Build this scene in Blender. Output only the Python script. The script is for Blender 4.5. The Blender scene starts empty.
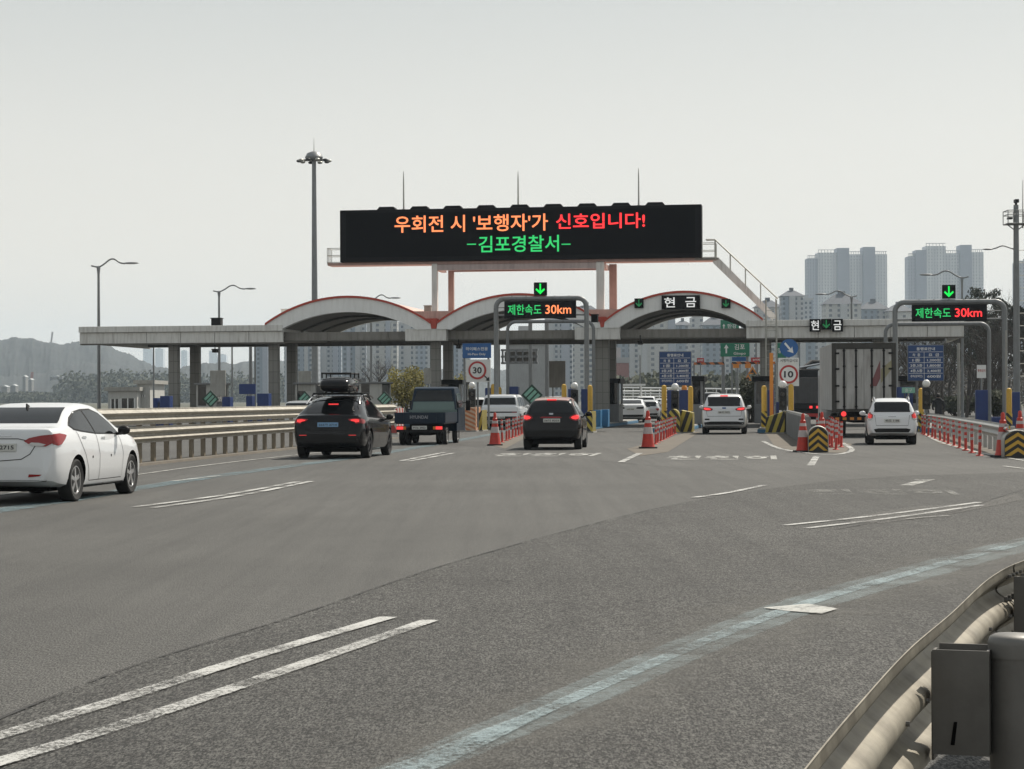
import bpy, bmesh, math, random
from mathutils import Vector, Matrix
from mathutils.bvhtree import BVHTree
from mathutils.geometry import delaunay_2d_cdt
R = math.radians
random.seed(7)
SC = bpy.context.scene
COL = SC.collection

# ------------------------------------------------------------------ camera
CAM_H = 1.52
FPX = 2100.0
ROLL = R(0.25)
cd = bpy.data.cameras.new('camera')
cam = bpy.data.objects.new('camera', cd)
COL.objects.link(cam)
cam.location = (0, 0, CAM_H)
cam.matrix_world = Matrix.Translation((0, 0, CAM_H)) @ Matrix.Rotation(R(90), 4, 'X') @ Matrix.Rotation(-ROLL, 4, 'Z')
cd.sensor_width = 36.0
cd.lens = FPX / 1024 * 36.0
cd.shift_y = 14.5 / 1024
cd.clip_start = 0.1
cd.clip_end = 9000
SC.camera = cam

# ------------------------------------------------------------------ light
SUN_EL, SUN_AZ = R(50), R(40)          # azimuth clockwise from +Y
w = bpy.data.worlds.new('World'); SC.world = w; w.use_nodes = True
nt = w.node_tree; nt.nodes.clear()
out = nt.nodes.new('ShaderNodeOutputWorld'); bg = nt.nodes.new('ShaderNodeBackground')
sky = nt.nodes.new('ShaderNodeTexSky'); sky.sky_type = 'NISHITA'; sky.sun_disc = False
sky.sun_elevation = SUN_EL; sky.sun_rotation = SUN_AZ
sky.air_density = 1.6; sky.dust_density = 7.0; sky.ozone_density = 1.5; sky.altitude = 20
hsv = nt.nodes.new('ShaderNodeHueSaturation'); hsv.inputs['Saturation'].default_value = 0.30
mixw = nt.nodes.new('ShaderNodeMix'); mixw.data_type = 'RGBA'; mixw.inputs[0].default_value = 0.72
wtc = nt.nodes.new('ShaderNodeTexCoord'); wsp = nt.nodes.new('ShaderNodeSeparateXYZ'); nt.links.new(wtc.outputs['Generated'], wsp.inputs[0])
wr_ = nt.nodes.new('ShaderNodeValToRGB'); nt.links.new(wsp.outputs[2], wr_.inputs[0]); el = wr_.color_ramp.elements
SKYS = [(0, (13.1, 12.3, 10.9)), (.06, (12.9, 12.3, 11.0)), (.12, (11.2, 11.0, 10.2)), (.19, (8.5, 8.75, 8.45)), (.4, (5.9, 6.3, 6.4)), (1, (4.2, 4.6, 4.9))]
el[0].position = 0; el[0].color = (*[c / 20 for c in SKYS[0][1]], 1); el[1].position = 1; el[1].color = (*[c / 20 for c in SKYS[-1][1]], 1)
for p_, c_ in SKYS[1:-1]: e_ = el.new(p_); e_.color = (*[c / 20 for c in c_], 1)
wmul = nt.nodes.new('ShaderNodeVectorMath'); wmul.operation = 'SCALE'; wmul.inputs[3].default_value = 20; nt.links.new(wr_.outputs[0], wmul.inputs[0]); nt.links.new(wmul.outputs[0], mixw.inputs[7])
nt.links.new(sky.outputs[0], hsv.inputs['Color']); nt.links.new(hsv.outputs[0], mixw.inputs[6])
nt.links.new(mixw.outputs[2], bg.inputs[0]); nt.links.new(bg.outputs[0], out.inputs[0])
bg.inputs[1].default_value = 0.085
sd = bpy.data.lights.new('sun', 'SUN'); sun = bpy.data.objects.new('sun', sd); COL.objects.link(sun)
sd.energy = 5.0; sd.angle = R(0.9); sd.color = (1.0, 0.93, 0.82)
sdir = Vector((math.sin(SUN_AZ) * math.cos(SUN_EL), math.cos(SUN_AZ) * math.cos(SUN_EL), math.sin(SUN_EL)))
sun.rotation_euler = sdir.to_track_quat('Z', 'Y').to_euler()
SC.view_settings.view_transform = 'Standard'; SC.view_settings.look = 'None'
SC.view_settings.gamma = 1.0; SC.view_settings.exposure = 0.06; SC.view_settings.use_curve_mapping = False
SC.render.engine = 'CYCLES'
SC.cycles.max_bounces = 6; SC.cycles.transparent_max_bounces = 12; SC.cycles.volume_bounces = 1
SC.cycles.use_denoising = True

# ------------------------------------------------------------------ projection helpers (measuring the place)
CAM = Vector((0, 0, CAM_H))
def ray(px, py):
    x = (px - 512) / FPX; y = (399 - py) / FPX
    c, s = math.cos(-ROLL), math.sin(-ROLL)
    return Vector((x * c - y * s, 1.0, x * s + y * c))
def P(px, py, Y):
    return CAM + ray(px, py) * Y
def G(px, py, z=0.0):
    d = ray(px, py); t = (z - CAM_H) / d.z
    return CAM + d * t
PHI = R(8.0)
U = Vector((math.cos(PHI), -math.sin(PHI), 0)); V = Vector((math.sin(PHI), math.cos(PHI), 0))
def gate(px, py, v):
    """(u, z) in the toll plaza's own frame for a spot at distance v along the lanes"""
    d = ray(px, py); t = v / d.dot(V); p = CAM + d * t
    return p.dot(U), p.z
def gw(u, v, z=0.0):
    p = U * u + V * v; p.z = z; return p
HEAD = R(6.8)                           # heading of the lanes, clockwise

# ------------------------------------------------------------------ mesh helpers
class MB:
    def __init__(s): s.v = []; s.f = []; s.smooth = False
    def add(s, vs, fs):
        b = len(s.v); s.v.extend([tuple(p) for p in vs]); s.f.extend([tuple(i + b for i in f) for f in fs]); return s
    def box(s, x0, x1, y0, y1, z0, z1):
        vs = [(x, y, z) for z in (z0, z1) for y in (y0, y1) for x in (x0, x1)]
        return s.add(vs, [(0, 2, 3, 1), (4, 5, 7, 6), (0, 1, 5, 4), (2, 6, 7, 3), (0, 4, 6, 2), (1, 3, 7, 5)])
    def tube(s, pts, r, n=8, cap=True):
        pts = [Vector(p) for p in pts]; m = len(pts)
        rs = r if isinstance(r, (list, tuple)) else [r] * m
        vs = []; fs = []; ref = None
        for i, p in enumerate(pts):
            t = (pts[min(i + 1, m - 1)] - pts[max(i - 1, 0)]).normalized()
            if ref is None:
                ref = Vector((0, 0, 1)) if abs(t.z) < .9 else Vector((1, 0, 0))
            a = (ref - t * ref.dot(t)).normalized(); b = t.cross(a); ref = a
            for k in range(n):
                q = 2 * math.pi * k / n
                vs.append(p + (a * math.cos(q) + b * math.sin(q)) * rs[i])
        for i in range(m - 1):
            for k in range(n):
                fs.append((i * n + k, i * n + (k + 1) % n, (i + 1) * n + (k + 1) % n, (i + 1) * n + k))
        if cap:
            fs.append(tuple(range(n - 1, -1, -1))); fs.append(tuple(range((m - 1) * n, m * n)))
        return s.add(vs, fs)
    def lathe(s, prof, n=20, axis='Z', c=(0, 0, 0), closed=False):
        """prof: (r, h) pairs"""
        c = Vector(c); vs = []; fs = []; m = len(prof)
        for r, h in prof:
            for k in range(n):
                q = 2 * math.pi * k / n
                a, b = r * math.cos(q), r * math.sin(q)
                p = (a, b, h) if axis == 'Z' else ((h, a, b) if axis == 'X' else (a, h, -b))
                vs.append(c + Vector(p))
        for i in range(m - 1 + (1 if closed else 0)):
            j = (i + 1) % m
            for k in range(n):
                fs.append((i * n + k, i * n + (k + 1) % n, j * n + (k + 1) % n, j * n + k))
        if not closed:
            if prof[0][0] > 1e-5: fs.append(tuple(range(n - 1, -1, -1)))
            if prof[-1][0] > 1e-5: fs.append(tuple(range((m - 1) * n, m * n)))
        return s.add(vs, fs)
    def prism(s, poly, a0, a1, axis='Y'):
        """poly of 2D points; extruded along axis from a0 to a1. axis Y: poly=(x,z); X: poly=(y,z); Z: poly=(x,y)"""
        n = len(poly)
        def pt(p, a):
            return (p[0], a, p[1]) if axis == 'Y' else ((a, p[0], p[1]) if axis == 'X' else (p[0], p[1], a))
        vs = [pt(p, a0) for p in poly] + [pt(p, a1) for p in poly]
        fs = [tuple(range(n)), tuple(range(2 * n - 1, n - 1, -1))]
        fs += [(i, i + n, (i + 1) % n + n, (i + 1) % n) for i in range(n)]
        return s.add(vs, fs)
    def sheet(s, pts, z):
        return s.add([(p[0], p[1], z) for p in pts], [tuple(range(len(pts)))])
    def sphere(s, c, r, n=12, m=8, sc=(1, 1, 1)):
        prof = [(max(1e-6, r * math.sin(math.pi * i / m)), -r * math.cos(math.pi * i / m)) for i in range(m + 1)]
        b = len(s.v); s.lathe(prof, n)
        for i in range(b, len(s.v)):
            p = s.v[i]; s.v[i] = (p[0] * sc[0] + c[0], p[1] * sc[1] + c[1], p[2] * sc[2] + c[2])
        return s
    def build(s, name, m=None, parent=None, smooth=None, loc=None, bevel=0, rot=None, recalc=True):
        me = bpy.data.meshes.new(name); me.from_pydata(s.v, [], s.f)
        if recalc:
            bm = bmesh.new(); bm.from_mesh(me)
            bmesh.ops.recalc_face_normals(bm, faces=bm.faces)
            if bevel:
                bmesh.ops.remove_doubles(bm, verts=bm.verts, dist=1e-5)
                es = [e for e in bm.edges if len(e.link_faces) == 2 and e.calc_face_angle(0) > .5]
                bmesh.ops.bevel(bm, geom=es, offset=bevel, segments=2, affect='EDGES', profile=.6)
            bm.to_mesh(me); bm.free()
        return link(name, me, m, parent, smooth, loc, rot)
def link(name, me, m=None, parent=None, smooth=None, loc=None, rot=None):
    o = bpy.data.objects.new(name, me); COL.objects.link(o)
    if m is not None:
        me.materials.clear(); me.materials.append(m)
    if smooth is not None:
        me.polygons.foreach_set('use_smooth', [True] * len(me.polygons))
        if smooth > 0:
            bm = bmesh.new(); bm.from_mesh(me)
            for e in bm.edges:
                if len(e.link_faces) == 2 and e.calc_face_angle(0) > smooth: e.smooth = False
            bm.to_mesh(me); bm.free()
    if parent is not None: o.parent = parent
    if loc is not None: o.location = loc
    if rot is not None: o.rotation_euler = rot
    return o
def tag(o, label=None, cat=None, group=None, kind=None):
    if label: o['label'] = label
    if cat: o['category'] = cat
    if group: o['group'] = group
    if kind: o['kind'] = kind
    return o
def thing(name, label, cat, loc=(0, 0, 0), rz=0.0, group=None):
    o = bpy.data.objects.new(name, None); COL.objects.link(o); o.empty_display_size = .2
    o.location = loc; o.rotation_euler = (0, 0, rz)
    return tag(o, label, cat, group)
def gthing(name, label, cat, u, v, z=0, group=None, rz=0.0):
    return thing(name, label, cat, gw(u, v, z), -PHI + rz, group)
def dup(o, loc=None, rz=None, label=None, parent=None, scale=None):
    c = o.copy(); COL.objects.link(c)
    if parent is not None: c.parent = parent
    for ch in list(o.children): dup(ch, parent=c)
    if loc is not None: c.location = loc
    if rz is not None: c.rotation_euler = (0, 0, rz)
    if label: c['label'] = label
    if scale: c.scale = scale
    return c
def struct(name, mb, m, **k):
    return tag(mb.build(name, m, **k), kind='structure')

# ------------------------------------------------------------------ materials
MATS = {}
def mat(name, col, rough=.6, metal=0.0, var=0.0, vscale=3.0, bump=0.0, bscale=40.0, coat=0.0, emit=None, estr=0.0, dirt=0.0, spec=.5):
    if name in MATS: return MATS[name]
    m = bpy.data.materials.new(name); m.use_nodes = True; t = m.node_tree; b = t.nodes['Principled BSDF']
    b.inputs['Base Color'].default_value = (*col, 1); b.inputs['Roughness'].default_value = rough
    b.inputs['Metallic'].default_value = metal; b.inputs['Coat Weight'].default_value = coat
    b.inputs['Specular IOR Level'].default_value = spec
    if emit:
        b.inputs['Emission Color'].default_value = (*emit, 1); b.inputs['Emission Strength'].default_value = estr
    tc = t.nodes.new('ShaderNodeTexCoord')
    if var > 0:
        n = t.nodes.new('ShaderNodeTexNoise'); n.inputs['Scale'].default_value = vscale; n.inputs['Detail'].default_value = 6
        n.inputs['Roughness'].default_value = .65
        r = t.nodes.new('ShaderNodeMapRange'); r.inputs[1].default_value = .3; r.inputs[2].default_value = .7
        r.inputs[3].default_value = 1 - var; r.inputs[4].default_value = 1 + var
        mx = t.nodes.new('ShaderNodeMix'); mx.data_type = 'RGBA'; mx.blend_type = 'MULTIPLY'; mx.inputs[0].default_value = 1
        mx.inputs[6].default_value = (*col, 1)
        t.links.new(tc.outputs['Object'], n.inputs['Vector']); t.links.new(n.outputs[0], r.inputs[0])
        t.links.new(r.outputs[0], mx.inputs[7]); t.links.new(mx.outputs[2], b.inputs['Base Color'])
        r2 = t.nodes.new('ShaderNodeMapRange'); r2.inputs[3].default_value = max(.02, rough - .12 * min(1, rough * 2)); r2.inputs[4].default_value = min(1, rough + .12)
        t.links.new(n.outputs[0], r2.inputs[0]); t.links.new(r2.outputs[0], b.inputs['Roughness'])
    if dirt > 0:      # vertical rain streaks and grime of the surface itself
        mp = t.nodes.new('ShaderNodeMapping'); mp.inputs['Scale'].default_value = (3.0, 3.0, .35)
        n = t.nodes.new('ShaderNodeTexNoise'); n.inputs['Scale'].default_value = 2.5; n.inputs['Detail'].default_value = 8
        r = t.nodes.new('ShaderNodeMapRange'); r.inputs[1].default_value = .45; r.inputs[2].default_value = .75
        r.inputs[3].default_value = 0; r.inputs[4].default_value = dirt
        mx = t.nodes.new('ShaderNodeMix'); mx.data_type = 'RGBA'; mx.inputs[7].default_value = (col[0] * .35, col[1] * .32, col[2] * .28, 1)
        src = b.inputs['Base Color'].links[0].from_socket if b.inputs['Base Color'].links else None
        if src: t.links.new(src, mx.inputs[6])
        else: mx.inputs[6].default_value = (*col, 1)
        t.links.new(tc.outputs['Object'], mp.inputs[0]); t.links.new(mp.outputs[0], n.inputs['Vector'])
        t.links.new(n.outputs[0], r.inputs[0]); t.links.new(r.outputs[0], mx.inputs[0]); t.links.new(mx.outputs[2], b.inputs['Base Color'])
    if bump > 0:
        n = t.nodes.new('ShaderNodeTexNoise'); n.inputs['Scale'].default_value = bscale; n.inputs['Detail'].default_value = 4
        bp = t.nodes.new('ShaderNodeBump'); bp.inputs['Strength'].default_value = bump; bp.inputs['Distance'].default_value = .01
        t.links.new(tc.outputs['Object'], n.inputs['Vector']); t.links.new(n.outputs[0], bp.inputs['Height']); t.links.new(bp.outputs[0], b.inputs['Normal'])
    MATS[name] = m; return m

def ramp(t, src, stops):
    r = t.nodes.new('ShaderNodeValToRGB'); e = r.color_ramp.elements
    while len(e) > 1: e.remove(e[-1])
    e[0].position = stops[0][0]; e[0].color = (*stops[0][1], 1)
    for p, c in stops[1:]:
        x = e.new(p); x.color = (*c, 1)
    t.links.new(src, r.inputs[0]); return r.outputs[0]
def mixc(t, fac, a, b, mode='MIX'):
    m = t.nodes.new('ShaderNodeMix'); m.data_type = 'RGBA'; m.blend_type = mode
    for i, x in ((0, fac), (6, a), (7, b)):
        if isinstance(x, bpy.types.NodeSocket): t.links.new(x, m.inputs[i])
        elif isinstance(x, tuple): m.inputs[i].default_value = (*x, 1)
        else: m.inputs[i].default_value = x
    return m.outputs[2]
def noise(t, vec, scale, detail=5, rough=.6):
    n = t.nodes.new('ShaderNodeTexNoise'); n.inputs['Scale'].default_value = scale; n.inputs['Detail'].default_value = detail
    n.inputs['Roughness'].default_value = rough
    if vec is not None: t.links.new(vec, n.inputs['Vector'])
    return n.outputs[0]
def scaled(t, vec, s, rot=0):
    m = t.nodes.new('ShaderNodeMapping'); m.inputs['Scale'].default_value = s; m.inputs['Rotation'].default_value = (0, 0, rot)
    t.links.new(vec, m.inputs[0]); return m.outputs[0]
def mrange(t, src, a, b, c, d):
    r = t.nodes.new('ShaderNodeMapRange'); t.links.new(src, r.inputs[0])
    for i, x in enumerate((a, b, c, d)): r.inputs[i + 1].default_value = x
    return r.outputs[0]

def asphalt(name, base, coarse, crack=0.0):
    m = bpy.data.materials.new(name); m.use_nodes = True; t = m.node_tree; b = t.nodes['Principled BSDF']
    tc = t.nodes.new('ShaderNodeTexCoord'); o = tc.outputs['Object']
    big = noise(t, o, .12, 6, .6)
    col = ramp(t, big, [(.3, tuple(c * .80 for c in base)), (.7, tuple(c * 1.16 for c in base))])
    streak = noise(t, scaled(t, o, (3.2, .10, 1), HEAD), 1.0, 8, .72)          # tyre-polished streaks along the lanes
    col = mixc(t, 1.0, col, ramp(t, streak, [(.32, (.80, .80, .80)), (.5, (1, 1, 1)), (.68, (1.15, 1.15, 1.14))]), 'MULTIPLY')
    o2 = scaled(t, o, (1, .5, 1), 0); sp = noise(t, scaled(t, o, (1, .25, 1), 0), 95 if coarse else 110, 2, .7)                               # aggregate
    k = .95 if coarse else .8
    col = mixc(t, 1.0, col, ramp(t, sp, [(.38, (max(.12, 1 - k),) * 3), (.49, (1, 1, 1)), (.62, (1 + k * 1.3, 1 + k * 1.28, 1 + k * 1.24))]), 'MULTIPLY')
    sp2 = noise(t, o2, 17, 6, .85)
    q_ = .30 if coarse else .18
    col = mixc(t, 1.0, col, ramp(t, sp2, [(.34, (1 - q_,) * 3), (.5, (1, 1, 1)), (.66, (1 + q_, 1 + q_ * .99, 1 + q_ * .97))]), 'MULTIPLY')
    if coarse:
        pit = noise(t, scaled(t, o, (1, .6, 1), .5), 20, 9, .95)
        col = mixc(t, 1.0, col, ramp(t, pit, [(.425, (.16, .16, .16)), (.465, (1, 1, 1)), (.56, (1, 1, 1)), (.64, (1.45, 1.42, 1.38))]), 'MULTIPLY')
    if crack:
        vr = t.nodes.new('ShaderNodeTexVoronoi'); vr.feature = 'DISTANCE_TO_EDGE'; vr.inputs['Scale'].default_value = 4.5
        wob = t.nodes.new('ShaderNodeTexNoise'); wob.inputs['Scale'].default_value = 5; wob.inputs['Detail'].default_value = 6
        t.links.new(o, wob.inputs['Vector'])
        va = t.nodes.new('ShaderNodeVectorMath'); va.operation = 'SCALE'; va.inputs[3].default_value = .55
        vb = t.nodes.new('ShaderNodeVectorMath'); vb.operation = 'ADD'
        t.links.new(wob.outputs[1], va.inputs[0]); t.links.new(va.outputs[0], vb.inputs[0]); t.links.new(o, vb.inputs[1])
        t.links.new(vb.outputs[0], vr.inputs['Vector'])
        edge = mrange(t, vr.outputs['Distance'], .0, .05, 1, 0)
        where = mrange(t, noise(t, o, .9, 5, .7), .47, .58, 0, crack)
        mm = t.nodes.new('ShaderNodeMath'); mm.operation = 'MULTIPLY'; t.links.new(edge, mm.inputs[0]); t.links.new(where, mm.inputs[1])
        col = mixc(t, mm.outputs[0], col, (.014, .013, .012))
    t.links.new(col, b.inputs['Base Color']); b.inputs['Roughness'].default_value = .82
    b.inputs['Specular IOR Level'].default_value = .35
    bp = t.nodes.new('ShaderNodeBump'); bp.inputs['Strength'].default_value = .9 if coarse else .35; bp.inputs['Distance'].default_value = .012
    t.links.new(sp2, bp.inputs['Height']); t.links.new(bp.outputs[0], b.inputs['Normal'])
    return m
def paint(name, col, wear=.5, scale=20.0, soft=0.0, amax=1.0):
    """worn road paint: chips show the road below"""
    m = bpy.data.materials.new(name); m.use_nodes = True; t = m.node_tree; b = t.nodes['Principled BSDF']
    tc = t.nodes.new('ShaderNodeTexCoord'); o = tc.outputs['Object']
    c = ramp(t, noise(t, o, 3, 5), [(.3, tuple(x * .82 for x in col)), (.7, col)])
    t.links.new(c, b.inputs['Base Color']); b.inputs['Roughness'].default_value = .75
    a = noise(t, o, scale, 8, .82); g = noise(t, o, 1.3, 3, .6)
    ad = t.nodes.new('ShaderNodeMath'); ad.operation = 'MULTIPLY_ADD'; ad.inputs[1].default_value = .55
    t.links.new(g, ad.inputs[0]); t.links.new(a, ad.inputs[2])
    at = t.nodes.new('ShaderNodeAttribute'); at.attribute_name = 'fade'; sb = t.nodes.new('ShaderNodeMath'); sb.operation = 'MULTIPLY_ADD'
    sb.inputs[1].default_value = .42; t.links.new(at.outputs['Fac'], sb.inputs[0]); t.links.new(ad.outputs[0], sb.inputs[2])
    sc_ = t.nodes.new('ShaderNodeMath'); sc_.operation = 'SUBTRACT'; sc_.inputs[1].default_value = .42; t.links.new(sb.outputs[0], sc_.inputs[0]); ad = sc_
    al = mrange(t, ad.outputs[0], wear + .12, wear + .26 + soft, 0, amax)
    t.links.new(al, b.inputs['Alpha'])
    return m

def text_mesh(txt, w=None, h=None, ext=0.01, bold=0.0, font=None):
    cu = bpy.data.curves.new('t', 'FONT'); cu.body = txt; cu.size = 1; cu.extrude = 0; cu.offset = bold; cu.resolution_u = 3
    cu.align_x = 'CENTER'
    o = bpy.data.objects.new('t', cu); COL.objects.link(o)
    bpy.context.view_layer.update()
    dg = bpy.context.evaluated_depsgraph_get()
    me = bpy.data.meshes.new_from_object(o.evaluated_get(dg)); bpy.data.objects.remove(o); bpy.data.curves.remove(cu)
    xs = [v.co.x for v in me.vertices]; ys = [v.co.y for v in me.vertices]
    if not xs: return me
    x0, x1, y0, y1 = min(xs), max(xs), min(ys), max(ys)
    sx = sy = 1
    if w and h: sx = w / (x1 - x0); sy = h / (y1 - y0)
    elif w: sx = sy = w / (x1 - x0)
    elif h: sx = sy = h / (y1 - y0)
    for v in me.vertices:
        v.co = ((v.co.x - (x0 + x1) / 2) * sx, (v.co.y - (y0 + y1) / 2) * sy, 0)
    return me
def lettering(txt, m, parent, c, w=None, h=None, bold=0.0, name='lettering', flat=False, rz=0.0):
    """upright text facing -y at local centre c (or lying flat)"""
    me = text_mesh(txt, w, h, bold=bold)
    for v in me.vertices:
        x, y = v.co.x, v.co.y
        if flat:
            v.co = (x, y, 0)
        else:
            v.co = (c[0] + x, c[1], c[2] + y)
    o = link(name, me, m, parent)
    if flat: o.location = c; o.rotation_euler = (0, 0, rz)
    return o

# ---- common materials
M = dict(
    white_paint=mat('white_metal_paint', (.72, .73, .72), .35, 0, .06, 2, coat=.2),
    steel=mat('galvanised_steel', (.42, .42, .39), .48, .65, .14, 5, bump=.05, bscale=30, dirt=.35),
    rail=mat('weathered_guardrail_steel', (.36, .338, .29), .5, .3, .16, 3, bump=.06, bscale=18, dirt=.55),
    nearrail=mat('near_rail_weathered', (.27, .245, .195), .55, .3, .22, 6, bump=.08, bscale=60, dirt=.6),
    palerail=mat('pale_galvanised_rail', (.40, .40, .38), .45, .3, .1, 3, dirt=.3),
    railpost=mat('rusty_rail_post', (.22, .185, .135), .6, .2, .2, 5, dirt=.5),
    post=mat('dull_post_steel', (.16, .155, .145), .5, .35, .15, 6, bump=.05, bscale=60, dirt=.3),
    grey=mat('grey_pole_paint', (.20, .21, .215), .45, .2, .1, 4, dirt=.3),
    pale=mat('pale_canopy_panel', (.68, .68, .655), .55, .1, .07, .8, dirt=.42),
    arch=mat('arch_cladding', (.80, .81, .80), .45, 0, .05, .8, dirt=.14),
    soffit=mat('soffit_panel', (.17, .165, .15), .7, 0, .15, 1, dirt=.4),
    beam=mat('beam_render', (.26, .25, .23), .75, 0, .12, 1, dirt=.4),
    conc=mat('concrete', (.33, .325, .30), .85, 0, .14, 2, bump=.15, bscale=20, dirt=.35),
    red=mat('red_trim_paint', (.46, .06, .035), .5, 0, .1, 2, dirt=.25),
    redroof=mat('red_roof_sheet', (.60, .40, .34), .6, 0, .15, 2, dirt=.3),
    pinksteel=mat('faded_red_steel', (.40, .27, .24), .55, .1, .12, 2, dirt=.3),
    blackp=mat('black_panel', (.006, .006, .007), .55, 0, .1, 5, spec=.15),
    rubber=mat('tyre_rubber', (.018, .018, .018), .85, 0, .15, 9),
    plastic=mat('black_plastic', (.012, .012, .012), .5, 0, .15, 6, spec=.25),
    under=mat('underbody', (.005, .005, .005), .9, spec=.1),
    glass=mat('car_glass', (.006, .007, .008), .05, 0, spec=.5),
    rim=mat('alloy_rim', (.48, .48, .48), .32, .75, .05, 6),
    darkrim=mat('dark_rim', (.05, .05, .055), .35, .6),
    chrome=mat('chrome', (.6, .6, .6), .15, 1),
    plate=mat('plate_white', (.62, .63, .60), .45),
    bplate=mat('plate_blue', (.22, .40, .62), .45),
    ink=mat('plate_ink', (.02, .02, .025), .5),
    lamp_off=mat('tail_lens', (.28, .010, .012), .2, 0, coat=.25),
    lamp_clear=mat('clear_lens', (.5, .48, .47), .15, .2, coat=.6),
    lamp_on=mat('tail_lens_lit', (.40, .012, .015), .3, emit=(1, .06, .06), estr=1.0, spec=.2),
    lamp_soft=mat('tail_lens_soft', (.45, .02, .02), .2, emit=(1, .06, .05), estr=.35),
    orange=mat('orange_post_plastic', (.50, .034, .018), .5, 0, .14, 9, dirt=.25),
    band=mat('white_reflective_band', (.48, .42, .41), .45, 0, .15, 9),
    yellow=mat('yellow_paint', (.60, .36, .045), .5, 0, .12, 5, dirt=.3),
    black=mat('black_paint', (.02, .02, .02), .55, 0, .12, 5),
    blue=mat('blue_panel_paint', (.010, .034, .15), .45, 0, .1, 3, dirt=.2),
    kerbblue=mat('blue_kerb_paint', (.05, .17, .30), .7, 0, .2, 4, dirt=.4),
    signblue=mat('sign_blue', (.015, .10, .30), .4, 0, .06, 3),
    fee=mat('fee_board_blue', (.014, .05, .16), .45, 0, .06, 3),
    signgreen=mat('sign_green', (.01, .17, .10), .4, 0, .06, 3),
    signwhite=mat('sign_white', (.68, .69, .68), .45, 0, .05, 3),
    signred=mat('sign_red', (.40, .03, .03), .45),
    mint=mat('mint_reflector', (.20, .42, .33), .5, 0, .1, 5),
    darkgreen=mat('dark_green_frame', (.015, .05, .035), .5),
    signorange=mat('sign_orange', (.60, .22, .03), .5),
    globe=mat('white_globe', (.72, .72, .70), .3),
    led_red=mat('led_red', (.2, .01, .01), .6, emit=(1, .035, .04), estr=1.5),
    led_orange=mat('led_orange', (.2, .05, .01), .6, emit=(1, .27, .10), estr=1.35),
    led_green=mat('led_green', (.01, .2, .05), .6, emit=(.03, .62, .16), estr=.95),
    led_bright=mat('led_bright_green', (.01, .2, .05), .6, emit=(.0, .85, .08), estr=1.1),
    led_dim=mat('led_dim_green', (.01, .1, .03), .6, emit=(.02, .32, .10), estr=.35),
    led_white=mat('led_white', (.5, .5, .5), .6, emit=(.9, .92, .9), estr=.55),
)
# ------------------------------------------------------------------ vehicles
def interp(tab, x):
    if x <= tab[0][0]: return tab[0][1]
    for (a, b), (c, d) in zip(tab, tab[1:]):
        if x <= c:
            return b + (d - b) * (x - a) / max(1e-9, c - a)
    return tab[-1][1]
def smooth_line(pts, n=6):
    out_ = []
    for i in range(len(pts) - 1):
        p0 = pts[max(i - 1, 0)]; p1 = pts[i]; p2 = pts[i + 1]; p3 = pts[min(i + 2, len(pts) - 1)]
        for k in range(n):
            t = k / n
            q = []
            for j in range(2):
                m1 = (p2[j] - p0[j]) * .5; m2 = (p3[j] - p1[j]) * .5
                if j == 0 or True:
                    lim = 1.0
                h = (2 * t**3 - 3 * t**2 + 1) * p1[j] + (t**3 - 2 * t**2 + t) * m1 * lim + (-2 * t**3 + 3 * t**2) * p2[j] + (t**3 - t**2) * m2 * lim
                q.append(h)
            out_.append(tuple(q))
    out_.append(tuple(pts[-1]))
    # keep y increasing
    res = [out_[0]]
    for p in out_[1:]:
        if p[0] > res[-1][0] + .004: res.append(p)
    return res
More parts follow.
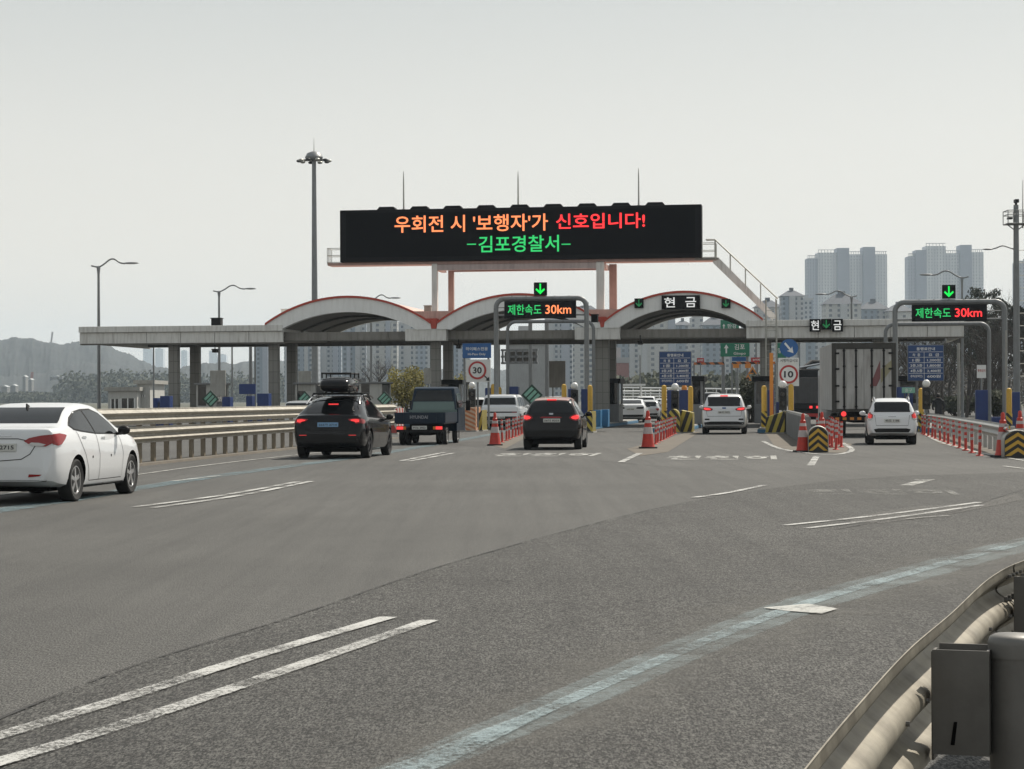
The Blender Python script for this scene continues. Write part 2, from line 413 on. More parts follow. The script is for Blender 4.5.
def decal(bvh, poly, side, name, m, parent, off=.004, step=.06, thick=0.0):
    """a panel that follows the body: poly is 2D in (y,z) for side R/L or (x,z) for rear/front, (x,y) for top"""
    pts = []; n = len(poly)
    for i in range(n):
        a, b = Vector(poly[i]), Vector(poly[(i + 1) % n]); k = max(1, int((b - a).length / step))
        pts += [a + (b - a) * (j / k) for j in range(k)]
    nb = len(pts); edges = [(i, (i + 1) % nb) for i in range(nb)]
    x0, x1 = min(p.x for p in pts), max(p.x for p in pts); y0, y1 = min(p.y for p in pts), max(p.y for p in pts)
    def inside(q):
        c = False
        for i in range(nb):
            a, b = pts[i], pts[(i + 1) % nb]
            if (a.y > q.y) != (b.y > q.y) and q.x < (b.x - a.x) * (q.y - a.y) / (b.y - a.y) + a.x: c = not c
        return c
    allp = list(pts); xx = x0 + step * .5
    while xx < x1:
        yy = y0 + step * .5
        while yy < y1:
            q = Vector((xx, yy))
            if inside(q) and min((q - p).length for p in pts) > step * .35: allp.append(q)
            yy += step
        xx += step
    vs, _, fs, _, _, _ = delaunay_2d_cdt([Vector((p[0], p[1])) for p in allp], edges, [], 1, 1e-6)
    mb = MB(); V3 = []; ok = []
    for p in vs:
        if side in 'RL':
            s = 1 if side == 'R' else -1
            o, d = Vector((s * 3, p.x, p.y)), Vector((-s, 0, 0))
        elif side == 'B': o, d = Vector((p.x, -3, p.y)), Vector((0, 1, 0))
        elif side == 'F': o, d = Vector((p.x, 12, p.y)), Vector((0, -1, 0))
        else: o, d = Vector((p.x, p.y, 6)), Vector((0, 0, -1))
        h, nn, _, _ = bvh.ray_cast(o, d)
        if h is None: V3.append((0, 0, 0)); ok.append(False); continue
        if nn.dot(d) > 0: nn = -nn
        V3.append(tuple(h + nn * off - d * off * .5)); ok.append(True)
    fs = [f for f in fs if all(ok[i] for i in f)]
    mb.add(V3, fs)
    if not fs: return None
    me = bpy.data.meshes.new(name); me.from_pydata(mb.v, [], mb.f)
    bm = bmesh.new(); bm.from_mesh(me)
    loose = [v for v in bm.verts if not v.link_faces]; bmesh.ops.delete(bm, geom=loose, context='VERTS')
    want = Vector((1, 0, 0)) if side == 'R' else Vector((-1, 0, 0)) if side == 'L' else Vector((0, -1, 0)) if side == 'B' else Vector((0, 1, 0)) if side == 'F' else Vector((0, 0, 1))
    bm.normal_update()
    for f in bm.faces:
        if f.normal.dot(want) < 0: f.normal_flip()
    if thick:
        ext = bmesh.ops.extrude_face_region(bm, geom=list(bm.faces))
        for v in [g for g in ext['geom'] if isinstance(g, bmesh.types.BMVert)]: v.co += want * thick
        bmesh.ops.recalc_face_normals(bm, faces=bm.faces)
    bm.to_mesh(me); bm.free()
    return link(name, me, m, parent, smooth=.7)
def strip(poly_line, w):
    """thin closed polygon round a 2D polyline"""
    L = [Vector(p) for p in poly_line]; a = []; b = []
    for i, p in enumerate(L):
        t = (L[min(i + 1, len(L) - 1)] - L[max(i - 1, 0)]).normalized(); n = Vector((-t.y, t.x)) * w / 2
        a.append(tuple(p + n)); b.append(tuple(p - n))
    return a + b[::-1]
def make_body(spec, name, m, parent):
    top = smooth_line(spec['top']); belt = spec['belt']; bot = spec['bot']; plan = smooth_line(spec['plan'], 4)
    W = spec['W'] / 2; tum = spec.get('tumble', .26); crown = spec.get('crown', .035)
    rings = []
    for y, zt in top:
        zb = interp(bot, y); w = W * interp(plan, y); zs = min(interp(belt, y), zt - .015)
        h = max(0, zt - zs); hb = max(.05, zs - zb)
        g = min(1.0, h / .25)
        rx = max(.25 * w, w * .955 - tum * h - .02 * g)
        rz = zt - crown * g - .006
        ring = [(0, zb), (w * .82, zb), (w * .935, zb + .05 * hb), (w * .97, zb + .16 * hb), (w * .995, zb + .38 * hb), (w, zb + .6 * hb), (w * .99, zb + .82 * hb),
                (w * .965, zs - .012), (w * .95, zs + .008 * g)]
        sx, sz = w * .95, zs + .008 * g
        for k in (.33, .66, .93):
            ring.append((sx + (rx - sx) * k + .012 * g * math.sin(k * math.pi), sz + (rz - sz) * k))
        ring += [(rx - .02 - .02 * g, rz + .45 * (zt - rz)), (rx * .78, rz + .82 * (zt - rz)), (rx * .4, zt - .002), (0, zt)]
        rings.append([(x, y, z) for x, z in ring] + [(-x, y, z) for x, z in ring[-2:0:-1]])
    n = len(rings[0]); mb = MB(); fs = []
    vs = [p for r in rings for p in r]
    for i in range(len(rings) - 1):
        for k in range(n):
            fs.append((i * n + k, i * n + (k + 1) % n, (i + 1) * n + (k + 1) % n, (i + 1) * n + k))
    fs.append(tuple(range(n))); fs.append(tuple(range((len(rings) - 1) * n, len(rings) * n)))
    mb.add(vs, fs)
    o = mb.build(name, m, None)
    bm = bmesh.new(); bm.from_mesh(o.data); bmesh.ops.triangulate(bm, faces=bm.faces); bm.to_mesh(o.data); bm.free()
    # wheel arches
    cm = MB()
    for ya in spec['axles']:
        for s in (-1, 1):
            r = spec['wr'] + .055
            c = MB(); c.lathe([(r, 0), (r, .5)], 32, 'X', (s * (W - .24) if s > 0 else -W - .26, ya, spec['wr'] + .01)); cm.add(c.v, c.f)
    co = cm.build('cutter')
    md = o.modifiers.new('b', 'BOOLEAN'); md.operation = 'DIFFERENCE'; md.object = co; md.solver = 'EXACT'
    bpy.context.view_layer.update(); dg = bpy.context.evaluated_depsgraph_get()
    me = bpy.data.meshes.new_from_object(o.evaluated_get(dg))
    o.modifiers.clear(); old = o.data; o.data = me; bpy.data.meshes.remove(old)
    bpy.data.objects.remove(co); o.parent = parent
    bm = bmesh.new(); bm.from_mesh(me); bmesh.ops.triangulate(bm, faces=bm.faces)
    for f in bm.faces: f.smooth = True
    for e in bm.edges:
        if len(e.link_faces) == 2 and e.calc_face_angle(0) > .75: e.smooth = False
    me.materials.clear(); me.materials.append(m); me.materials.append(M['under'])
    bvh = BVHTree.FromBMesh(bm); ra = spec['wr'] + .06
    for f in bm.faces:
        c = f.calc_center_median()
        if any(math.hypot(c.y - ya, c.z - spec['wr'] - .01) < ra for ya in spec['axles']) and (abs(c.x) < W - .2 or abs(f.normal.x) < .3): f.material_index = 1; f.smooth = False
    bm.to_mesh(me); bm.free()
    return o, bvh
def wheel(parent, x, y, r, s, rimm, w=.21, spokes=5):
    """wheel centre at (x,y,r); s is the outer side (+1 right)"""
    e = bpy.data.objects.new('wheel', None); COL.objects.link(e); e.parent = parent; e.location = (x, y, r)
    t = MB(); h = w / 2; ri = r * .66
    t.lathe([(ri, -h * .8), (r * .9, -h), (r * .97, -h * .9), (r, -h * .6), (r, h * .6), (r * .97, h * .9), (r * .9, h), (ri, h * .8), (ri * .96, h * .5), (ri * .96, -h * .5)], 28, 'X', closed=True)
    t.build('tyre', M['rubber'], e, smooth=.6)
    q = MB(); o = s * h
    q.lathe([(ri, o * .8), (ri, o * .2)], 28, 'X'); 
    q.v = []; q.f = []
    # barrel
    q.lathe([(ri * 1.0, o * .82), (ri * .93, o * .82), (ri * .9, o * .3), (ri * .9, -o * .5), (ri * 1.0, -o * .5)], 28, 'X', closed=True)
    q.lathe([(ri * .24, o * .35), (ri * .24, o * .78), (ri * .12, o * .82)], 12, 'X')
    for k in range(spokes):
        a = 2 * math.pi * k / spokes + .3; ca, sa = math.cos(a), math.sin(a)
        wv = ri * .13
        vs = []
        for (rad, ww, xx) in ((ri * .15, wv * .9, o * .76), (ri * .95, wv * 1.25, o * .70)):
            for dx in (0, -o * .22):
                for sg in (-1, 1):
                    vs.append((xx + dx, rad * ca - sg * ww * sa, rad * sa + sg * ww * ca))
        q.add(vs, [(0, 1, 5, 4), (2, 6, 7, 3), (0, 4, 6, 2), (1, 3, 7, 5), (4, 5, 7, 6), (0, 2, 3, 1)])
    q.build('rim', rimm, e, smooth=.5)
    d = MB(); d.lathe([(.001, o * .1), (ri * .9, o * .1)], 20, 'X'); d.build('brake_disc', M['under'], e)
    return e
def car(label, cat, name, spec, paintm, loc, rz=-HEAD, rimm=None, lit='lamp_off', plate='plate', plate_txt=None, detail=True, group=None, extras=None):
    t = thing(name, label, cat, loc, rz, group)
    body, bvh = make_body(spec, 'body', paintm, t)
    W = spec['W'] / 2; L = spec['top'][-1][0]
    for ya in spec['axles']:
        for s in (-1, 1):
            wheel(t, s * (W - .13), ya, spec['wr'], s, rimm or M['rim'], w=.22)
    u = MB(); y0, y1 = spec['axles'][0] - .45, spec['axles'][1] + .4
    u.box(-W + .3, W - .3, y0, y1, .17, .62); u.build('underbody', M['under'], t)
    for s, poly in spec.get('side_glass', {}).items():
        for sd in 'RL': decal(bvh, poly, sd, 'window', M['glass'], t, off=.004)
    if 'side_trim' in spec:
        for sd in 'RL': decal(bvh, spec['side_trim'], sd, 'window_surround', M['plastic'], t, off=.0015)
    if 'rear_glass' in spec: decal(bvh, spec['rear_glass'], 'B', 'rear_window', M['glass'], t, off=.005)
    if 'front_glass' in spec: decal(bvh, spec['front_glass'], 'F', 'windscreen', M['glass'], t, off=.005)
    for nm, key, mm, poly, sides in spec.get('panels', []):
        glow = mm == 'LIT' and lit != 'lamp_off'
        mm = {'LIT': M['lamp_off'] if glow else M[lit]}.get(mm, M.get(mm) if isinstance(mm, str) else mm)
        if glow and sides == 'b':
            cx = sum(p[0] for p in poly) / len(poly); cz = sum(p[1] for p in poly) / len(poly); pin = [(cx + (x - cx) * .66, cz + (z - cz) * .58) for x, z in poly]
            decal(bvh, pin, 'B', 'brake_lamp', M[lit], t, off=key + .008, step=.04); decal(bvh, [(-x, z) for x, z in pin][::-1], 'B', 'brake_lamp', M[lit], t, off=key + .008, step=.04)
        for sd in sides:
            if sd == 'b':      # mirrored pair on the back
                decal(bvh, poly, 'B', nm, mm, t, off=key, step=.045); decal(bvh, [(-x, z) for x, z in poly][::-1], 'B', nm, mm, t, off=key, step=.045)
            else: decal(bvh, poly, sd, nm, mm, t, off=key, step=.05)
    # mirrors
    my, mz = spec.get('mirror', (2.9, 1.0))
    for s in (-1, 1):
        mb = MB(); mb.sphere((s * (W + .075), my, mz), .105, 12, 8, (1, .6, .72)); mb.tube([(s * (W - .12), my + .03, mz - .06), (s * (W + .04), my, mz - .05)], .025, 6)
        mb.build('door_mirror', spec.get('mirror_mat') or paintm, t, smooth=.8)
    # plate
    px0, pz0, pw, ph = spec['plate']
    h, nn, _, _ = bvh.ray_cast(Vector((px0, -3, pz0)), Vector((0, 1, 0)))
    if h:
        yy = h.y - .03
        pb = MB(); pb.box(px0 - pw / 2, px0 + pw / 2, yy, yy + .04, pz0 - ph / 2, pz0 + ph / 2)
        po = pb.build('number_plate', M[plate], t, bevel=.006)
        if plate_txt:
            lettering(plate_txt, M['ink'], po, (px0, yy - .003, pz0), pw * .88, ph * .62, bold=.02, name='plate_lettering')
    return t, bvh
def place_by(px, py, lx, ly, rz=-HEAD):
    """ground location so that the local point (lx,ly) stands at the ground seen there"""
    g = G(px, py); c, s = math.cos(rz), math.sin(rz)
    return (g.x - (lx * c - ly * s), g.y - (lx * s + ly * c), 0)

PLAN = [(0, .80), (.06, .88), (.18, .95), (.5, .99), (1.2, 1.0), (3.2, 1.0), (3.9, .97), (4.25, .9), (4.45, .8), (4.53, .7)]
def plan(L): return [(y * L / 4.53, w_) for y, w_ in PLAN]
# ================================================================== THE SETTING
# haze: one closed box of even air
hz = MB(); hz.box(-4200, 4200, -260, 6600, -3, 230)
hm = bpy.data.materials.new('haze_air'); hm.use_nodes = True; t = hm.node_tree; t.nodes.clear()
o_ = t.nodes.new('ShaderNodeOutputMaterial'); pv = t.nodes.new('ShaderNodeVolumePrincipled')
pv.inputs['Color'].default_value = (.72, .86, 1.0, 1); pv.inputs['Density'].default_value = .00013; pv.inputs['Anisotropy'].default_value = .15
t.links.new(pv.outputs[0], o_.inputs['Volume'])
tag(hz.build('haze', hm), kind='stuff')

gm = mat('dry_ground', (.075, .075, .052), .95, 0, .3, .05, bump=.3, bscale=3)
struct('ground', MB().box(-4100, 4100, -250, 6500, -1.2, -.012), gm)
ASPH = asphalt('asphalt_worn', (.0665, .0655, .0620), False, .4)
COARSE = asphalt('asphalt_coarse', (.0530, .0523, .0498), True, .95)
DARKA = asphalt('asphalt_patch_dark', (.07, .068, .064), True, .5)
DUST = mat('dusty_hatching_ground', (.125, .108, .086), .95, 0, .25, 1.2, bump=.2, bscale=30)
rl = [(-60, -60), (40, -60), (40, 30), (46, 70), (60, 150), (75, 400), (110, 900), (-70, 900), (-60, 400)]
struct('road', MB().sheet(rl, 0.0), ASPH)
# older coarse lane surface on the near right; seam runs up through the middle of the picture
seam = [(-60, 745), (130, 668), (300, 615), (440, 567), (560, 533), (660, 508), (752, 491), (830, 481), (900, 476), (1100, 470), (1500, 500), (1900, 600)]
pts = [G(*p) for p in seam]
near = [(p.x, p.y) for p in pts] + [(20, 14), (16, 0), (-6, -4), (-6, 5)]
struct('road_resurfacing', MB().sheet(near, .004), COARSE)
pp = [G(*p) for p in [(835, 520), (905, 508), (985, 502), (1018, 494), (1024, 500), (960, 513), (880, 524)]]
struct('road_patch', MB().sheet([(p.x, p.y) for p in pp], .007), DARKA)

WP = paint('worn_white_paint', (.50, .50, .48), .56, 48)
WPF = paint('faded_white_paint', (.52, .52, .49), .505, 16, .08, .9)
BP = paint('worn_blue_paint', (.31, .39, .41), .57, 34, .08, .8)
BPF = paint('faded_blue_paint', (.27, .33, .34), .54, 30, .14, .52)
WPW = paint('very_faded_white_paint', (.36, .36, .335), .60, 14, .12, .75)
SWATH = paint('pale_worn_asphalt', (.15, .145, .13), .42, 60, .22, .6)
BPL = paint('left_blue_paint', (.16, .245, .275), .52, 14, .15, .8)
COLS = {0: [(1, 0), (.72, 1), (-.72, 1), (-1, 0)], 1: [(1, 0), (.5, .62), (0, 1), (-.5, .62), (-1, 0)]}
def set_fade(o, vals=None):
    a = o.data.attributes.new('fade', 'FLOAT', 'POINT'); n = len(o.data.vertices); a.data.foreach_set('value', vals if vals and len(vals) == n else [1.0] * n); return o
def ribbon(pxs, width, z, world=False, n=8, soft=0):
    pts = [Vector(p) if world else G(*p) for p in pxs]
    ln = [pts[0]]
    for i in range(len(pts) - 1):
        p0, p1, p2, p3 = pts[max(i - 1, 0)], pts[i], pts[i + 1], pts[min(i + 2, len(pts) - 1)]
        for k in range(1, n + 1):
            s = k / n; ln.append(.5 * ((2 * p1) + (p2 - p0) * s + (2 * p0 - 5 * p1 + 4 * p2 - p3) * s * s + (3 * p1 - p0 - 3 * p2 + p3) * s**3))
    vs = []; m = len(ln)
    for i, p in enumerate(ln):
        t_ = (ln[min(i + 1, m - 1)] - ln[max(i - 1, 0)]); t_.z = 0; t_.normalize(); nn = Vector((-t_.y, t_.x, 0))
        ww = width if not isinstance(width, tuple) else width[0] + (width[1] - width[0]) * i / (m - 1)
        for c_ in COLS[soft]: vs.append((p.x + nn.x * ww / 2 * c_[0], p.y + nn.y * ww / 2 * c_[0], z))
    K = len(COLS[soft]); r = MB().add(vs, [(K * i + j, K * i + j + 1, K * i + K + j + 1, K * i + K + j) for i in range(m - 1) for j in range(K - 1)])
    r.fade = [c_[1] * min(1, i * 1.6, (m - 1 - i) * 1.6) for i in range(m) for c_ in COLS[soft]]; return r
Z1, Z2 = .010, .014
def line(pxs, width, m=None, z=Z2, name='road_marking', **k):
    r = ribbon(pxs, width, z, **k); return set_fade(struct(name, r, m or WP), r.fade)
# foreground double line
line([(-60, 756), (110, 704.5), (260, 656.5), (396, 616.5)], .165)
line([(-60, 782), (110, 731), (280, 674), (438, 619)], .165)
# dashed double lines on the left
line([(129, 508.5), (225, 495.5), (303, 481.3)], .18); line([(146, 509.5), (240, 496), (315, 481)], .18)
line([(398, 462), (446, 452.3)], .19); line([(406, 462.3), (457, 452.8)], .19)
# pair on the right, single dashes
line([(777, 527), (880, 516), (985, 502.3)], .15); line([(800, 530), (890, 519), (988, 505)], .15)
line([(692, 498.5), (730, 493), (767, 485.2)], .16)
line([(619, 463.5), (641, 453)], .22); line([(810, 467), (817, 456)], .22)
# white kerb-side line by the left guardrail
line([(-40, 502), (60, 486), (142, 474.5), (200, 466.5), (285, 456.5), (388, 446)], .13, WPF)
# blue guidance lines
line([(-60, 520), (60, 501.5), (170, 483.5), (250, 471.8), (330, 461), (400, 450.5), (470, 438.5), (520, 429)], .62, BPL, Z1, 'blue_guidance_line')
line([(170, 482), (225, 475.5)], .16, WPF, Z2)
line([(330, 808), (430, 766), (560, 709), (700, 648), (800, 611), (900, 581), (1024, 550), (1200, 512)], (1.5, 3.2), SWATH, .0085, 'worn_lane_strip', soft=1)
line([(330, 802), (430, 762), (560, 706), (700, 645), (800, 607), (900, 578), (1024, 545), (1200, 505)], (.30, .80), BPF, Z1, 'blue_guidance_line')
line([(330, 802), (430, 762), (560, 706), (700, 645), (800, 607), (900, 577), (1024, 544), (1200, 503)], (.09, .24), BP, Z2, 'blue_guidance_line')
line([(330, 804), (430, 764), (500, 733), (560, 707)], (.34, .10), BP, .0175, 'blue_guidance_line')
q = [G(*p) for p in [(763, 610), (808, 606), (838, 611), (822, 616), (785, 613)]]
set_fade(struct('road_marking', MB().sheet([(p.x, p.y) for p in q], .018), WPF))
TAR = paint('tar_joint', (.022, .021, .020), .57, 8)
line(seam[:7], .035, TAR, .0085, 'road_seam'); line([(1040, 486), (1000, 497), (960, 511), (900, 519), (830, 531)], .05, TAR, .0105, 'road_seam')
line([(395, 437.5), (520, 452), (600, 461), (700, 470)], .05, TAR, .0045, 'road_seam')
# hatched island outlines by the chevron drums
line([(762, 441), (777, 448), (797, 452), (826, 455), (845, 453.5), (852, 449.5), (842, 443)], .2)
line([(921, 431), (935, 440), (958, 447.5), (990, 455), (1030, 462)], .18, WPF)
line([(1000, 466), (1060, 474)], .16, WPF)
line([(905, 486.5), (931, 479.5)], .3, WPF); line([(913, 480.3), (934, 480.3)], .35, WPF)
line([(905, 520.5), (925, 518.5), (950, 516.6)], .05, WPF, .02); line([(850, 523), (868, 523.6)], .07, WPF, .02)
# dusty ground between the lanes
for poly in ([(627, 449), (690, 432), (700, 432), (668, 452), (640, 456)], [(765, 433), (790, 431), (852, 444), (845, 453), (800, 452), (775, 447)],
             [(918, 431), (935, 432), (1000, 452), (990, 455), (940, 444)], [(487, 444), (528, 432), (536, 432), (505, 449)]):
    pp = [G(*p) for p in poly]; struct('dusty_ground', MB().sheet([(p.x, p.y) for p in pp], .006), DUST)
# words on the road
def road_word(txt, px, py, w, l, m):
    g = G(px, py)
    me = text_mesh(txt, w, l, bold=.03)
    o = link('road_word', me, m); set_fade(o); o.location = (g.x, g.y, .013); o.rotation_euler = (0, 0, -HEAD); tag(o, kind='structure')
road_word('천천히', 546, 455, 2.8, 3.2, WPF)
road_word('천천히', 721, 458, 2.8, 3.4, WPF)
road_word('천천히', 880, 492.5, 2.35, 2.0, WPW)

# ------------------------------------------------------------------ hills and far land
def hill(name, pxs, Y, depth, m, extra=()):
    """a ridge: silhouette heights along the picture, real slope and depth"""
    mb = MB(); rows = 34; xs = []; random.seed(len(pxs) + int(Y))
    prof = []
    for i in range(len(pxs) - 1):
        a, b = pxs[i], pxs[i + 1]; n = max(2, int((b[0] - a[0]) / 1.6))
        for k in range(n):
            s = k / n; prof.append((a[0] + (b[0] - a[0]) * s, a[1] + (b[1] - a[1]) * s + random.uniform(-.55, .55) + .7 * math.sin((a[0] + (b[0] - a[0]) * s) * .33)))
    prof.append(pxs[-1]); m_ = len(prof)
    for j in range(rows + 1):
        f = j / rows; hgt = math.sin(min(1, f / .62) * math.pi / 2) ** .8 if f < .62 else math.cos((f - .62) / .38 * math.pi / 2)
        for (px, py) in prof:
            p = P(px, py, Y); z = max(1, p.z)
            bump_ = ((random.random() - .5) * z * .035 + math.sin(px * .11 + f * 9) * z * .02 + math.sin(px * .045 - f * 5) * z * .045) * (1 if 0 < f < .66 else .25 if j < rows else 0)
            mb.v.append((p.x * (1 - (.62 - f) * depth / Y), Y - (.62 - f) * depth, max(-1, z * hgt + bump_ - (2 if j in (0, rows) else 0))))
    for j in range(rows):
        for i in range(m_ - 1):
            mb.f.append((j * m_ + i, j * m_ + i + 1, (j + 1) * m_ + i + 1, (j + 1) * m_ + i))
    return tag(mb.build(name, m, smooth=0), kind='structure')
wood = mat('wooded_slope', (.030, .036, .037), .95, 0, .45, .045, bump=1, bscale=.3)
hill('far_hill', [(-150, 352), (-60, 345), (-20, 342), (12, 337), (30, 338), (55, 343), (72, 345), (90, 346), (104, 345), (116, 351), (150, 364), (200, 372), (260, 362), (330, 358), (420, 366), (520, 372)], 2300, 800, wood)
hill('near_hill', [(-150, 378), (-40, 374), (40, 372), (62, 368), (78, 366), (110, 366), (150, 369), (190, 366), (225, 364), (247, 366), (300, 372), (420, 380)], 2000, 600, wood)
hill('far_hill', [(600, 385), (700, 380), (760, 378), (830, 372), (900, 368), (980, 366), (1080, 368), (1200, 372)], 4200, 900, wood)

# trees as masses far off
def leaf_mass(mb, c, r, n, s, rnd):
    for _ in range(n):
        d = Vector((rnd.gauss(0, 1), rnd.gauss(0, 1), rnd.gauss(0, 1))).normalized() * (rnd.random() ** .4)
        p = Vector(c) + Vector((d.x * r[0], d.y * r[1], d.z * r[2]))
        a = Vector((rnd.uniform(-1, 1), rnd.uniform(-1, 1), rnd.uniform(-1, 1))).normalized(); b = a.orthogonal().normalized() * s * rnd.uniform(.6, 1.2); a = a * s * rnd.uniform(.6, 1.4)
        mb.add([p - a, p + b, p + a, p - b], [(0, 1, 2, 3)])
leafd = mat('dull_spring_foliage', (.062, .068, .040), .9, 0, .35, .3)
leafy = mat('forsythia_yellow', (.24, .21, .055), .9, 0, .3, .6)
leafp = mat('pine_needles', (.028, .038, .026), .9, 0, .35, .8)
bark = mat('bare_bark', (.062, .053, .046), .9, 0, .25, 2)
rnd = random.Random(3)
fm = MB()
for i in range(230):
    px = rnd.uniform(-40, 330); p = P(px, 399, 1500 + rnd.uniform(-120, 120)); h = rnd.uniform(7, 10.5) if px > 66 else rnd.uniform(2, 4)
    h *= 2.1; leaf_mass(fm, (p.x, p.y, h * .5), (11, 11, h * .55), 170, 1.1, rnd)
for i in range(110):
    px = rnd.uniform(615, 800); p = P(px, 399, 420 + rnd.uniform(-30, 30)); h = rnd.uniform(4, 7)
    leaf_mass(fm, (p.x, p.y, h * .5), (4, 4, h * .5), 60, .7, rnd)
fb = MB()
for i in range(150):
    px = rnd.uniform(905, 1060); p = P(px, 399, 300 + rnd.uniform(-40, 40)); h = rnd.uniform(5, 9.5)
    leaf_mass(fb, (p.x, p.y, h * .5), (2.2, 3, h * .55), 110, .17, rnd)
tag(fm.build('treeline', leafd, recalc=False), kind='stuff'); tag(fb.build('bare_woods', mat('bare_wood_brown', (.062, .055, .046), .9, 0, .4, .4), recalc=False), kind='stuff')

# ------------------------------------------------------------------ apartment blocks
def facade(name, wall, win, bw, bh, frac=.5, vert=0.0, streak=None):
    """windows and floor bands, in metres"""
    m = bpy.data.materials.new(name); m.use_nodes = True; t = m.node_tree; b = t.nodes['Principled BSDF']
    tc = t.nodes.new('ShaderNodeTexCoord'); sp = t.nodes.new('ShaderNodeSeparateXYZ'); t.links.new(tc.outputs['Object'], sp.inputs[0])
    def m2(op, a, b_):
        n = t.nodes.new('ShaderNodeMath'); n.operation = op
        for i, x in enumerate((a, b_)):
            if isinstance(x, bpy.types.NodeSocket): t.links.new(x, n.inputs[i])
            else: n.inputs[i].default_value = x
        return n.outputs[0]
    sx = m2('ADD', sp.outputs[0], sp.outputs[1])
    fx = m2('FRACT', m2('DIVIDE', sx, bw), 0); fz = m2('FRACT', m2('DIVIDE', sp.outputs[2], bh), 0)
    inx = m2('MULTIPLY', m2('GREATER_THAN', fx, .28), m2('LESS_THAN', fx, .28 + frac)); inz = m2('MULTIPLY', m2('GREATER_THAN', fz, .30), m2('LESS_THAN', fz, .30 + .52))
    k = m2('MULTIPLY', inx, inz)
    bay = t.nodes.new('ShaderNodeTexNoise'); bay.inputs['Scale'].default_value = .15; bay.inputs['Detail'].default_value = 0
    mp = scaled(t, tc.outputs['Object'], (1, 1, 0)); t.links.new(mp, bay.inputs['Vector'])
    wc = mixc(t, mrange(t, bay.outputs[0], .44, .5, 0, 1), wall, streak or tuple(c * .72 for c in wall))
    c = mixc(t, k, wc, win)
    band = m2('LESS_THAN', fz, .07); c = mixc(t, m2('MULTIPLY', band, .35), c, tuple(x * .5 for x in wall))
    t.links.new(c, b.inputs['Base Color']); b.inputs['Roughness'].default_value = .6
    return m
F1 = facade('apartment_wall_grey', (.40, .41, .42), (.085, .10, .12), 3.4, 2.8, .42, streak=(.20, .25, .31))
F2 = facade('apartment_wall_blue', (.26, .31, .38), (.07, .09, .12), 2.6, 2.8, .5, streak=(.40, .42, .44))
F3 = facade('apartment_wall_pale', (.48, .48, .46), (.12, .13, .15), 4.6, 2.8, .36, streak=(.42, .42, .41))
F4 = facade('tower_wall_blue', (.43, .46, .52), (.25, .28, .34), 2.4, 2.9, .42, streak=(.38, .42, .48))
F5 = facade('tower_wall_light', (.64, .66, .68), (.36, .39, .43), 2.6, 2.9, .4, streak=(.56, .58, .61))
plainblue = mat('tower_shaft_blue', (.32, .35, .41), .7, 0, .05, .2)
plaingrey = mat('stair_shaft_grey', (.40, .41, .42), .7, 0, .05, .2)
roofm = mat('slate_grey_roof', (.075, .08, .095), .8, 0, .15, .4)
LAB = {}
def block(px0, px1, ytop, Y, depth, m, label, roof='flat', shafts=(), rz=None, group='apartment blocks beyond the toll gate', cat='apartment block', name='apartment_block'):
    a, b = P(px0, ytop, Y), P(px1, ytop, Y); cx = (a.x + b.x) / 2; w_ = b.x - a.x; h = (a.z + b.z) / 2
    t = thing(name, label, cat, (cx, Y, 0), R(0) if rz is None else rz, group)
    MB().box(-w_ / 2, w_ / 2, 0, depth, -1, h).build('wall', m, t)
    if roof == 'flat':
        mb = MB(); mb.box(-w_ * .22, w_ * .1, depth * .3, depth * .7, h, h + 3.2); mb.box(-w_ / 2 - .2, w_ / 2 + .2, -.2, .3, h, h + 1.1); mb.build('roof', plaingrey, t)
    elif roof == 'hip':
        mb = MB(); e = 1.2; r = min(6, w_ * .3)
        mb.add([(-w_ / 2 - e, -e, h), (w_ / 2 + e, -e, h), (w_ / 2 + e, depth + e, h), (-w_ / 2 - e, depth + e, h), (-w_ * .18, depth * .45, h + r), (w_ * .18, depth * .45, h + r)],
               [(0, 1, 5, 4), (1, 2, 5), (2, 3, 4, 5), (3, 0, 4), (3, 2, 1, 0)])
        mb.box(-w_ * .1, w_ * .1, depth * .4, depth * .5, h + r * .6, h + r + 1.6)
        mb.build('roof', roofm, t)
    for (f0, f1, dh, mm) in shafts:
        MB().box(-w_ / 2 + f0 * w_, -w_ / 2 + f1 * w_, -1.6, depth * .6, -1, h + dh).build('stair_shaft', mm, t)
    return t
